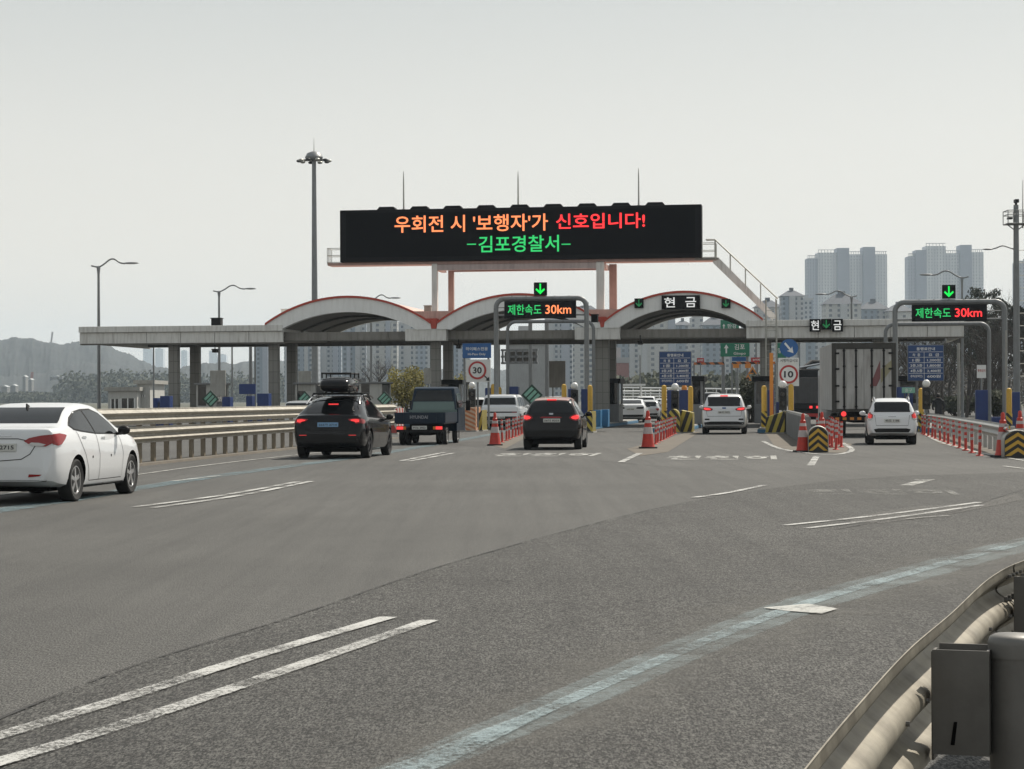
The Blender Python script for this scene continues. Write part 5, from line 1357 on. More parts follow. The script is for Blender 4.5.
def speed_display(label, p0, p1, y0, y1, v, m2_, gt, w_, zt):
    a, z1 = gate(p0, y0, v); b, z0 = gate(p1, y1, v); cu = (a + b) / 2; h = z1 - z0; ww = b - a
    t = gthing('speed_display', label, 'speed display', cu, v - .28, z0, 'speed limit displays on the lane gantries')
    MB().box(-ww / 2, ww / 2, 0, .2, 0, h).build('cabinet', M['blackp'], t, bevel=.01)
    lettering('제한속도', M['led_green' if m2_ != 'x' else ''], t, (-ww * .215, -.012, h * .5), ww * .47, h * .60, bold=.006); lettering('30km', M[m2_], t, (ww * .255, -.012, h * .5), ww * .36, h * .52, bold=.012)
    k = MB()
    for i in range(5): x = -ww / 2 + ww * (i + .5) / 5; k.box(x - .02, x + .02, .2, .3, h * .3, h + .28)
    k.build('bracket', M['grey'], t)
    return t
def arrow_light(label, px0, px1, y0, y1, v, m_, z=None, parent=None):
    a, z1 = gate(px0, y0, v); b, z0 = gate(px1, y1, v); w_ = b - a; h = z1 - z0
    t = gthing('lane_arrow', label, 'lane light', (a + b) / 2, v - .1, z0, 'green down arrow lane lights')
    MB().box(-w_ / 2, w_ / 2, 0, .18, 0, h).build('housing', M['blackp'], t, bevel=.01)
    s = w_; pl = [(-.06 * s, .90 * h), (.06 * s, .90 * h), (.06 * s, .36 * h), (.30 * s, .56 * h), (.36 * s, .44 * h), (0, .10 * h), (-.36 * s, .44 * h), (-.30 * s, .56 * h), (-.06 * s, .36 * h)]
    MB().prism(pl, -.014, -.004).build('arrow', M[m_], t); return t
ga, gwa, gza = gantry('lane_gantry', 'round-cornered grey gantry over the dark hatchback lane', 496, 586.5, 298.5, 107, .125, 'round-cornered lane gantries')
speed_display('black speed display with green words and an orange 30km over the centre lane', 505, 576.5, 301.5, 318, 107, 'led_orange', ga, gwa, gza)
arrow_light('bright green down arrow light above the centre speed display', 534, 547, 282.5, 295.6, 107, 'led_bright')
gb, gwb, gzb = gantry('lane_gantry', 'round-cornered grey gantry at the right over the truck lane', 895, 1004.5, 302, 105, .13, 'round-cornered lane gantries')
speed_display('black speed display with green words and a red 30km on the right gantry', 911.5, 986.5, 305, 321, 105, 'led_red', gb, gwb, gzb)
arrow_light('bright green down arrow light above the right speed display', 942, 955.5, 285, 298.6, 105, 'led_bright')
gantry('lane_gantry', 'thinner gantry standing behind the centre speed display', 507.5, 593.5, 321.5, 112, .09, 'round-cornered lane gantries')
gantry('lane_gantry', 'thinner gantry standing behind the right speed display', 885.5, 989, 324, 112, .10, 'round-cornered lane gantries')
for (g_, ww, z, v) in ((ga, gwa, gza, 107), (gb, gwb, gzb, 105)):
    k = MB(); k.tube([(-ww, 0, z - .85), (ww, 0, z - .85)], .045, 8); k.tube([(-ww, 0, z - .45), (ww, 0, z - .45)], .025, 6)
    k.build('lower_rail', M['grey'], g_, smooth=.6)
# dark camera on the centre gantry side
# cash boards on the canopy
def cash(label, p0, p1, y0, y1, v, parts):
    a, z1 = gate(p0, y0, v); b, z0 = gate(p1, y1, v); t = gthing('cash_sign', label, 'sign', (a + b) / 2, v, z0); w_ = b - a; h = z1 - z0
    MB().box(-w_ / 2, w_ / 2, 0, .18, 0, h).build('panel', M['blackp'], t, bevel=.01)
    for (txt, fx, fw, fh) in parts: lettering(txt, M['led_white'], t, ((fx - .5) * w_, -.012, h * .5), fw * w_, fh * h, bold=.012)
    return t
cash('black board with white cash letters on the crown of the third arch', 661.5, 700, 295.5, 309, VF - .42, [('현', .21, .28, .72), ('금', .76, .28, .72)])
cash('black board with the left cash letter on the right canopy fascia', 809.5, 820.5, 319, 331.5, VF - .5, [('현', .5, .72, .76)])
cash('black board with the right cash letter on the right canopy fascia', 832, 843, 319, 331.5, VF - .5, [('금', .5, .72, .76)])
arrow_light('dim green arrow light on the left shoulder of the third arch', 634.5, 643.5, 298.5, 308, VF - .3, 'led_dim'); arrow_light('dim green arrow light on the right shoulder of the third arch', 721.5, 730.5, 299, 308, VF - .3, 'led_dim')
arrow_light('dim green arrow light between the two cash letters', 821, 831.5, 319, 329.5, VF - .4, 'led_dim')
# speaker/camera on canopy left
def small_box(name, label, cat, p0, p1, y0, y1, v, m):
    a, z1 = gate(p0, y0, v); b, z0 = gate(p1, y1, v); t = gthing(name, label, cat, (a + b) / 2, v, z0); w_ = b - a; h = z1 - z0
    MB().box(-w_ / 2, w_ / 2, 0, .5, 0, h).build('housing', m, t, bevel=.02); MB().box(-w_ / 2 - .03, w_ / 2 + .03, -.08, .55, h, h + .04).build('hood', m, t)
    if name == 'lane_camera': MB().tube([(0, .2, h), (0, .2, h + .35)], .03, 6).build('bracket', m, t)
    return t
small_box('roof_unit', 'small black box on the canopy roof beside the second street lamp', 'equipment box', 211, 220.5, 318.5, 326.5, VF + 1.2, M['blackp'])
for px_, py_, lab_ in ((214, 351, 'small camera under the canopy below the black roof box'), (458, 347, 'small camera under the canopy left of the blue hi-pass sign'), (640, 343, 'small camera under the canopy left of the blue fee table'), (905, 338, 'small camera under the right end of the canopy')):
    small_box('lane_camera', lab_, 'camera', px_ - 2.2, px_ + 2.2, py_ - 1.5, py_ + 1.5, VF + .5, M['plastic'])['group'] = 'small cameras under the canopy'
# roof equipment by the middle legs
small_box('roof_cabinet', 'small pale cabinet on the roof between the first two arches', 'equipment box', 424, 431, 306, 319, VF + 3.2, M['conc'])
small_box('roof_hatch', 'low pale box on the canopy roof left of the first arch', 'equipment box', 281, 290, 309.5, 314, VF + 9, M['pale'])
small_box('camera_housing', 'round-fronted dark camera hanging by the right post of the centre gantry', 'camera', 591, 597.5, 315, 322, 100, M['blackp'])

# beyond the gate: green direction signs, striped height bars, warning diamonds
def green_sign(label, a, b, y0, y1, Y, rows, arrow=None):
    p, q = P(a, y0, Y), P(b, y1, Y); w_ = q.x - p.x; h = p.z - q.z; t = thing('direction_board', label, 'road sign', ((p.x + q.x) / 2, Y, 0), -PHI)
    MB().box(-w_ / 2, w_ / 2, 0, .1, q.z, p.z).build('panel', M['signgreen'], t, bevel=.02)
    for (txt, fx, fz, fw, fh) in rows: lettering(txt, M['signwhite'], t, ((fx - .5) * w_, -.012, q.z + fz * h), fw * w_, fh * h, bold=.015)
    if arrow is not None:
        x = (arrow - .5) * w_; z = q.z + .18 * h; s = h * .3
        MB().prism([(x - s * .14, z), (x + s * .14, z), (x + s * .14, z + s * .9), (x + s * .42, z + s * .9), (x, z + s * 1.6), (x - s * .42, z + s * .9), (x - s * .14, z + s * .9)], -.02, -.004).build('arrow', M['signwhite'], t)
    for s in (-1, 1): MB().tube([(s * w_ * .42, .2, 0), (s * w_ * .42, .2, p.z)], .09, 8).build('post', M['grey'], t, smooth=.6)
    return t
green_sign('green direction board with the Korean place name and Gimpo below the canopy', 720.5, 749.5, 338, 356.5, 150, [('김포', .66, .52, .36, .30), ('Gimpo', .66, .15, .42, .18)], .2)
green_sign('green direction board showing through the top of the third arch', 720.5, 739, 320, 331, 230, [('한강', .62, .45, .5, .4)], .18)
green_sign('small green board edge behind the blue arrow sign', 776, 786, 343, 358, 160, [('일산', .5, .5, .6, .35)], None)
hb = diag('height_bar_stripes', (.03, .03, .03), (.52, .17, .05), 1.6, 1.0)
def height_bar(label, a, b, y, Y):
    p, q = P(a, y, Y), P(b, y, Y); t = thing('height_bar', label, 'height bar', ((p.x + q.x) / 2, Y, 0), -PHI, 'striped height limit bars beyond the gate'); w_ = q.x - p.x
    MB().box(-w_ / 2, w_ / 2, 0, .12, p.z - .09, p.z + .09).build('striped_bar', hb, t)
    for s in (-1, 1): MB().tube([(s * w_ / 2, .06, 0), (s * w_ / 2, .06, p.z)], .06, 6).build('post', M['grey'], t)
height_bar('left striped height bar seen below the third arch', 694, 724, 363.5, 150); height_bar('right striped height bar seen behind the speed 10 sign', 732, 775, 363, 148)
def small_panel(name, label, cat, a, b, y0, y1, Y, m, group=None, shape='box', txt=None, hang=False):
    p, q = P(a, y0, Y), P(b, y1, Y); w_ = q.x - p.x; h = p.z - q.z; t = thing(name, label, cat, ((p.x + q.x) / 2, Y, 0), -PHI, group)
    if shape == 'tri': MB().prism([(-w_ / 2, q.z), (w_ / 2, q.z), (0, p.z)], 0, .05).build('panel', m, t); MB().prism([(-w_ * .26, q.z + h * .14), (w_ * .26, q.z + h * .14), (0, q.z + h * .62)], -.012, -.004).build('mark', M['ink'], t)
    else: MB().box(-w_ / 2, w_ / 2, 0, .06, q.z, p.z).build('panel', m, t)
    if txt: lettering(txt, M['signwhite'], t, (0, -.008, (p.z + q.z) / 2), w_ * .75, h * .5, bold=.02)
    MB().tube([(0, .1, 0), (0, .1, p.z - .02)], .04, 6).build('post', M['grey'], t)
small_panel('warning_sign', 'orange triangle warning sign, upper of the two beyond the gate', 'road sign', 748, 757, 366, 374, 146, M['signorange'], 'orange warning signs', 'tri')
small_panel('warning_sign', 'orange triangle warning sign, lower left of the pair beyond the gate', 'road sign', 744, 752, 374, 381, 147, M['signorange'], 'orange warning signs', 'tri')
small_panel('beacon', 'round orange beacon left under the right height bar', 'beacon', 733, 739, 364, 368, 147.5, M['signorange'], 'orange beacons'); small_panel('beacon', 'round orange beacon in the middle under the right height bar', 'beacon', 745, 751, 364, 368, 147.5, M['signorange'], 'orange beacons')
small_panel('red_sign', 'small red sign on the left height bar', 'sign', 697, 704, 358, 362.5, 149.8, M['signred'], None, 'box', '높이제한'); small_panel('red_sign', 'small red sign on the right height bar behind the stairs', 'sign', 751, 764, 357.5, 362, 147.6, M['signred'], None, 'box', '높이제한')
small_panel('blue_sign', 'small blue sign below the green direction board', 'sign', 732, 748, 357, 361, 152, M['signblue'])
small_panel('notice_sign', 'red and white notice on the blue post at the right', 'sign', 977, 986, 365, 378, 95.5, M['signwhite'])
lettering('통행금지', M['signred'], bpy.data.objects['notice_sign'], (0, -.008, P(981, 371, 95.5).z + .02), .34, .13, bold=.01)
small_panel('green_plate', 'pale green plate on a thin post above the small white hatchback', 'sign', 902, 915, 387.5, 393, 90, M['mint'])
lettering('출구', M['signwhite'], bpy.data.objects['green_plate'], (0, -.008, P(908.5, 390.2, 90).z), .3, .15)
t = gthing('orange_pole', 'tall orange square pole above a blue cabinet left of the speed 10 sign', 'pole', gate(771.3, 353, 94.5)[0], 94.5, .2)
MB().box(-.08, .08, -.08, .08, 0, gate(771, 353, 94.5)[1] - .2).build('shaft', M['signorange'], t, bevel=.01); MB().box(-.14, .14, -.14, .14, 0, .04).build('base_plate', M['grey'], t)
t = gthing('orange_lamp', 'small orange lamp on the blue cabinet under the left fee board', 'lamp', gate(684, 385, 97)[0], 97.2, gate(684, 390.5, 97)[1]); MB().lathe([(.13, 0), (.13, .14), (.08, .24)], 12).build('lens', M['signorange'], t); MB().lathe([(.15, -.03), (.15, 0)], 12).build('base', M['grey'], t)
# VMS frame under centre canopy
t = gthing('lattice_sign', 'dark lattice sign frame seen from behind under the centre canopy', 'sign frame', gate(520, 358, 140)[0], 140, 0)
z0, z1 = gate(520, 363, 140)[1], gate(520, 350, 140)[1]; k = MB()
for i in range(6): x = -1.2 + .46 * i; k.box(x - .05, x + .05, 0, .3, z0, z1)
for z in (z0, (z0 + z1) / 2, z1): k.box(-1.3, 1.2, 0, .3, z - .07, z + .07)
k.build('lattice', M['grey'], t); MB().tube([(-1.5, .2, 0), (-1.5, .2, z1 + 1.4)], .12, 10).build('post', M['grey'], t); MB().box(-1.1, 1.1, .31, .36, z0 + .1, z1 - .1).build('panel', M['beam'], t)
for px, lab in ((530.5, 'left upright pole in the pair behind the centre canopy'), (547, 'right upright pole in the pair behind the centre canopy')):
    t = gthing('pole', lab, 'pole', gate(px, 370, 135)[0], 135, 0, 'plain poles under the centre canopy'); MB().tube([(0, 0, 0), (0, 0, 6.5)], .13, 10).build('shaft', M['grey'], t, smooth=.6); MB().box(-.25, .25, -.25, .25, 0, .05).build('base_plate', M['grey'], t)
# long white railing and bridge parapet across beyond the gate
def rail_long(label, p0, p1, y0, y1, Y0, Y1, h, name='railing'):
    a, b = P(p0, y0, Y0), P(p1, y1, Y1); t = thing(name, label, 'railing', (a.x, a.y, 0)); d = b - a; L = Vector((d.x, d.y, 0)).length; zt = a.z; n = int(L / 2)
    k = MB(); k.tube([(0, 0, zt), (d.x, d.y, b.z)], .09, 6); k.build('top_rail', M['white_paint'], t); k = MB(); k.tube([(0, 0, zt - h * .45), (d.x, d.y, b.z - h * .45)], .06, 6); k.build('middle_rail', M['white_paint'], t)
    k = MB()
    for i in range(n + 1): f = i / n; k.box(d.x * f - .06, d.x * f + .06, d.y * f - .06, d.y * f + .06, 0, zt + (b.z - zt) * f)
    k.build('balusters', M['white_paint'], t)
rail_long('long pale railing crossing beyond the toll gate on the left', 616, 768, 387.5, 389.5, 260, 230, 1.6)
rail_long('second pale railing in front of the trees beyond the gate', 618, 700, 391.5, 390.5, 190, 190, 1.1)
# white canopy roof far behind central column
t = thing('bus_shelter', 'thin white roofed shelter beyond the gate right of the central column', 'shelter', (P(628, 385, 180).x, 180, 0))
w_ = P(654, 385, 180).x - P(619, 385, 180).x; z = P(630, 384, 180).z; MB().box(-w_ / 2, w_ / 2, 0, 3, z - .15, z).build('roof', M['white_paint'], t, bevel=.02)
for x in (-w_ / 2 + .3, w_ / 2 - .3): MB().tube([(x, 1.5, 0), (x, 1.5, z - .16)], .07, 8).build('post', M['white_paint'], t)

# ------------------------------------------------------------------ street lamps and masts
def lamp(label, px, ytop, Y, side=1, reach=3.9, r=.10, arm_z=None, tall=0):
    p = P(px, ytop, Y); t = thing('street_lamp', label, 'street lamp', (p.x, Y, 0), 0, 'curved-arm street lamps'); z = p.z
    MB().tube([(0, 0, 0), (0, 0, z * .5), (0, 0, z - .1 + tall)], [r * 1.25, r, r * .75], 12).build('pole', M['grey'], t, smooth=.6)
    MB().lathe([(r * 2.2, 0), (r * 2.2, .04), (r * 1.3, .3)], 12).build('base', M['grey'], t)
    s = side; a = [(-.45 * s, 0, z + .02), (0, 0, z - .06), (reach * .18 * s, 0, z + .12), (reach * .35 * s, 0, z + .38), (reach * .5 * s, 0, z + .42), (reach * .68 * s, 0, z + .2), (reach * .84 * s, 0, z + .14)]
    MB().tube(smooth_path(a, 4), [.05 + 0 * i for i in range(25)], 8).build('arm', M['grey'], t, smooth=.6)
    MB().tube([(0, 0, z - .5), (0, 0, z - .12), (0, 0, z + .02)], [r * .75, r * 1.2, .03], 10).build('collar', M['grey'], t, smooth=.6)
    k = MB(); k.sphere((0, 0, 0), 1, 12, 8, (.48, .15, .07)); k.build('lamp_head', M['grey'], t, smooth=.9, loc=((reach * .84 + .4) * s, 0, z + .17)); return t
lamp('tall street lamp at the far left beyond the guardrail', 98.5, 266, 130, 1, 1.95, .10)
lamp('street lamp rising behind the black roof box on the canopy', 219, 291, 162, 1, 2.4, .10)
lamp('small street lamp head over the right end of the first arch', 371, 300, 178, 1, 2.0, .1)
lamp('small street lamp head over the right flank of the third arch', 756, 327, 240, -1, 2.2, .11); 
lamp('street lamp in front of the left tower cluster', 851.5, 296, 176, -1, 2.6, .1)
lamp('street lamp in front of the right tower cluster', 962, 277, 146, -1, 2.5, .09)
# thin poles under the left roof
for px, Y, yt, lab, r in ((153.5, 150, 340, 'thin dark pole left of the first column pair', .07), (232, 150, 338, 'thin dark pole right of the second street lamp', .07), (250.5, 140, 338, 'medium grey pole left of the second column pair', .13),
                    (255, 132, 345, 'slim pale pole beside the medium grey one', .06), (640, 200, 355, 'slim pole beyond the gate right of the pink building', .08), (699, 210, 372, 'slim pole beyond the gate under the striped bar', .07)):
    p = P(px, yt, Y); t = thing('pole', lab, 'pole', (p.x, Y, 0), 0, 'plain slim poles'); MB().tube([(0, 0, 0), (0, 0, p.z)], [r, r * .8], 10).build('shaft', M['grey'], t, smooth=.6); MB().lathe([(r * 2, 0), (r * 2, .06)], 10).build('base_plate', M['grey'], t)
# high mast
p = P(314, 158, 245); t = thing('high_mast', 'tall grey high mast with a ring of floodlights behind the gate', 'high mast light', (p.x, 245, 0)); z = p.z
MB().tube([(0, 0, 0), (0, 0, z * .5), (0, 0, z)], [.42, .34, .24], 16).build('pole', M['grey'], t, smooth=.6)
MB().lathe([(.3, z - .3), (1.0, z - .1), (1.05, z + .1), (.8, z + .55), (.3, z + .75), (.01, z + .8)], 20).build('crown_cap', M['grey'], t, smooth=.7)
MB().tube([(0, 0, z + .7), (0, 0, z + 2.3)], [.05, .02], 6).build('lightning_rod', M['steel'], t)
for k_ in range(10):
    a = 2 * math.pi * k_ / 10; d = Vector((math.cos(a), math.sin(a), 0)); k = MB(); k.tube([d * .3 + Vector((0, 0, z - .3)), d * 1.6 + Vector((0, 0, z - .25))], .05, 5)
    c = d * 1.75 + Vector((0, 0, z - .35)); k.sphere(c, .32, 10, 6, (1, 1, .55)); k.build('floodlight', M['plastic'] if k_ % 2 else M['steel'], t, smooth=.9)
# right-hand camera mast with lamp arm
Y = 100; p = P(1016, 205, Y); t = thing('camera_mast', 'tall grey mast with a railed camera platform at the right edge', 'mast', (p.x, Y, 0)); z = p.z
MB().tube([(0, 0, 0), (0, 0, z * .6), (0, 0, z)], [.17, .15, .12], 14).build('pole', M['grey'], t, smooth=.6)
zz = P(1016, 224, Y).z; k = MB(); 
for h in (0, .42, .62): k.tube([(-.5, -.5, zz + h), (.5, -.5, zz + h), (.5, .5, zz + h), (-.5, .5, zz + h), (-.5, -.5, zz + h)], .022, 5)
for x in (-.5, 0, .5):
    for y in (-.5, .5): k.tube([(x, y, zz), (x, y, zz + .62)], .022, 5)
k.box(-.5, .5, -.5, .5, zz - .03, zz); k.tube([(-.45, 0, zz), (0, 0, zz - .35), (.45, 0, zz)], .03, 5); k.build('platform', M['grey'], t)
k = MB(); k.box(-.09, .09, -.25, .12, z + .1, z + .26); k.box(-.05, .05, -.05, .05, z - .05, z + .12); k.build('camera', M['plastic'], t, bevel=.01); MB().box(-.42, -.2, -.2, .1, zz + .22, zz + .32).build('camera', M['plastic'], t, bevel=.01)
MB().tube([(.32, 0, zz - .2), (.32, 0, P(1021, 180, Y).z)], [.035, .012], 6).build('lightning_rod', M['steel'], t)
za = P(1016, 250, Y).z
MB().tube(smooth_path([(0, 0, za), (-.35, 0, za + .12), (-.65, 0, za + .2), (-.95, 0, za + .1), (-1.15, 0, za + .05)], 4), .03, 8).build('lamp_arm', M['grey'], t, smooth=.6)
MB().sphere((-1.35, 0, za + .04), .26, 12, 8, (1, .35, .16)).build('lamp_head', M['grey'], t, smooth=.9)
k = MB()
for i in range(11): h = 2.5 + i * .6; k.tube([(.14, 0, h), (.42, 0, h)], .015, 4)
k.tube([(.42, 0, 2), (.42, 0, za)], .02, 5); k.build('step_ladder', M['steel'], t)
# extra posts at right: thin yellow-topped etc
for px, yt, Y, lab, r in ((1006, 330, 99, 'thin pale pole just left of the tall camera mast', .05), (958.5, 343, 128, 'slim concrete pole in front of the bare trees', .10)):
    p = P(px, yt, Y); t = thing('pole', lab, 'pole', (p.x, Y, 0), 0, 'plain slim poles'); MB().tube([(0, 0, 0), (0, 0, p.z)], [r, r * .9], 10).build('shaft', M['conc'], t, smooth=.6); MB().lathe([(r * 2, 0), (r * 2, .06)], 10).build('base_plate', M['grey'], t)

# ------------------------------------------------------------------ trees
def grow(mb, tw, p, d, L, r, lvl, rn, spread=.55):
    n = 3; pts = [p]; q = p.copy(); dd = d.copy()
    for i in range(n):
        dd = (dd + Vector((rn.gauss(0, .12), rn.gauss(0, .12), rn.gauss(.03, .08)))).normalized(); q = q + dd * L / n; pts.append(q.copy())
    tgt = mb if lvl < 1 else tw
    tgt.tube(pts, [r, r * .85, r * .7, r * .5], 6 if lvl < 2 else 4 if lvl < 3 else 3, cap=False)
    if lvl >= 5: return
    for i in range((5, 4, 4, 3, 3)[lvl]):
        s = pts[rn.choice((1, 2, 3, 3)) if lvl else rn.choice((1, 2, 2, 3, 3))]
        nd = (dd * rn.uniform(.5, .9) + Vector((rn.gauss(0, spread), rn.gauss(0, spread), rn.uniform(-.05, .4)))).normalized()
        grow(mb, tw, s, nd, L * rn.uniform(.55, .78), r * rn.uniform(.42, .6), lvl + 1, rn, spread)
def bare_tree(seed, H=8):
    rn = random.Random(seed); a, b = MB(), MB(); grow(a, b, Vector((0, 0, 0)), Vector((0, 0, 1)), H * .42, .17, 0, rn)
    t = thing('bare_tree', '', 'tree', (0, 0, 0)); a.build('trunk', bark, t, recalc=False); b.build('crown', bark, t, recalc=False); return t
def pine(seed, H=9):
    rn = random.Random(seed); t = thing('pine_tree', '', 'tree', (0, 0, 0)); k = MB(); k.tube([(0, 0, 0), (.15, 0, H * .5), (0, .1, H)], [.2, .13, .03], 8); c = MB()
    for i in range(26):
        z = H * (.38 + .6 * (i / 26)); a = rn.uniform(0, 6.3); L = (H - z) * .45 + rn.uniform(.5, 1.2); d = Vector((math.cos(a), math.sin(a), rn.uniform(.1, .6))).normalized(); k.tube([(0, 0, z), Vector((0, 0, z)) + d * L], [.05, .015], 4)
        for j in range(4): leaf_mass(c, Vector((0, 0, z)) + d * L * (.45 + .2 * j), (.42, .42, .32), 42, .085, rn)
    k.build('trunk', bark, t); c.build('crown', leafp, t, recalc=False); return t
protos = [bare_tree(s) for s in (1, 5, 9)]; used = [False] * 3
TR = [(868, 345, 175), (882, 338, 160), (899, 335, 185), (913, 330, 150), (928, 326, 170), (943, 322, 145), (951, 330, 190), (966, 318, 155), (978, 312, 175), (987, 322, 150), (996, 318, 140), (1008, 316, 165), (1020, 308, 150), (1034, 312, 150), (1046, 312, 160), (936, 335, 200), (906, 345, 210), (975, 330, 200), (1000, 330, 190)]
for i, (px, yt, Y) in enumerate(TR):
    p = P(px, yt, Y); k = i % 3; o = protos[k] if not used[k] else dup(protos[k]); used[k] = True
    o.location = (p.x, Y, 0); s = p.z / 7.6; o.scale = (s * .85, s * .85, s); o.rotation_euler = (0, 0, i * 1.3)
    o['label'] = '%s bare brown tree from the left in the belt right of the canopy' % (ORD + ['fifteenth', 'sixteenth', 'seventeenth', 'eighteenth', 'nineteenth'])[sorted(range(len(TR)), key=lambda q: TR[q][0]).index(i)]
    o['group'] = 'bare trees right of the canopy'
pp = [pine(4), None]
for i, (px, yt, Y, lab) in enumerate(((985, 289, 165, 'tall dark pine rising above the right speed display'), (1003, 300, 170, 'dark pine between the right gantry and the camera mast'), (1028, 306, 160, 'dark pine at the right edge behind the camera mast'), (968, 302, 175, 'shorter dark pine left of the tall one behind the speed display'))):
    p = P(px, yt, Y); o = pp[0] if i == 0 else dup(pp[0]); o.location = (p.x, Y, 0); s = p.z / 9.0; o.scale = (s, s, s); o.rotation_euler = (0, 0, i * 2.1); o['label'] = lab; o['group'] = 'dark pines at the right'
def bush(px0, px1, ytop, Y, label, m, n=500, s=.16, name='bush'):
    a, b = P(px0, ytop, Y), P(px1, ytop, Y); w_ = (b.x - a.x) / 2; h = a.z; rn = random.Random(int(px0)); t = thing(name, label, 'shrub', ((a.x + b.x) / 2, Y, 0)); k = MB(); c = MB()
    for i in range(22):
        q = Vector((rn.uniform(-.3, .3), rn.uniform(-.3, .3), 0)); e = Vector((rn.uniform(-w_, w_), rn.uniform(-1, 1), h * rn.uniform(.5, .98))); mid = (q + e) / 2 + Vector((0, 0, h * .15)); k.tube([q, mid, e], [.04, .03, .01], 4)
        leaf_mass(c, e, (w_ * .3, .6, h * .2), n // 22, s, rn); leaf_mass(c, mid, (w_ * .3, .6, h * .2), n // 30, s, rn)
    k.build('stems', bark, t); c.build('foliage', m, t, recalc=False); return t
bush(390, 429, 372, 150, 'yellow flowering shrub left of the middle columns above the pickup truck', leafy, 2600, .075); bush(455, 468, 378, 155, 'yellow shrub between the middle columns and the speed 30 sign', leafy, 1500, .075)
bush(741, 766, 380, 130, 'dull green shrub beside the right toll lane beyond the gate', leafd, 2000, .09); bush(985, 1012, 392, 125, 'low brownish shrub behind the blue cabinets at the right', leafd, 1500, .09); bush(930, 985, 398, 160, 'low greenish hedge under the bare trees', leafd, 3000, .10, 'hedge')
for px, yt, Y, lab, seed in ((372, 352, 200, 'bare tree standing before the blocks under the first arch', 21), (352, 368, 190, 'small bare tree behind the black car roof box', 22)):
    o = dup(protos[1]); p = P(px, yt, Y); o.location = (p.x, Y, 0); s = p.z / 7.6; o.scale = (s, s, s); o['label'] = lab; o['group'] = 'bare trees beyond the left lanes'
# ================================================================== VEHICLES
white = mat('white_car_paint', (.72, .735, .75), .3, coat=.8); silver = mat('silver_car_paint', (.46, .47, .48), .3, .5, coat=.7)
blackc = mat('black_car_paint', (.007, .007, .008), .10, coat=.25, spec=.2); darkhatch = mat('dark_brown_car_paint', (.012, .010, .011), .12, coat=.25, spec=.2)
navy = mat('navy_truck_paint', (.010, .022, .040), .35, coat=.08, spec=.2); boxm = mat('truck_box_panel', (.42, .42, .41), .6, .05, .14, 1.2, dirt=.6)
bronze = mat('peach_roof_paint', (.42, .22, .19), .3, .3, .05, 2, coat=.8)
greenglass = mat('rear_cab_panel', (.13, .19, .18), .4, .1, .1, 2)
ARCHP = lambda: None
def gap(line_, w_=.011): return strip(line_, w_)

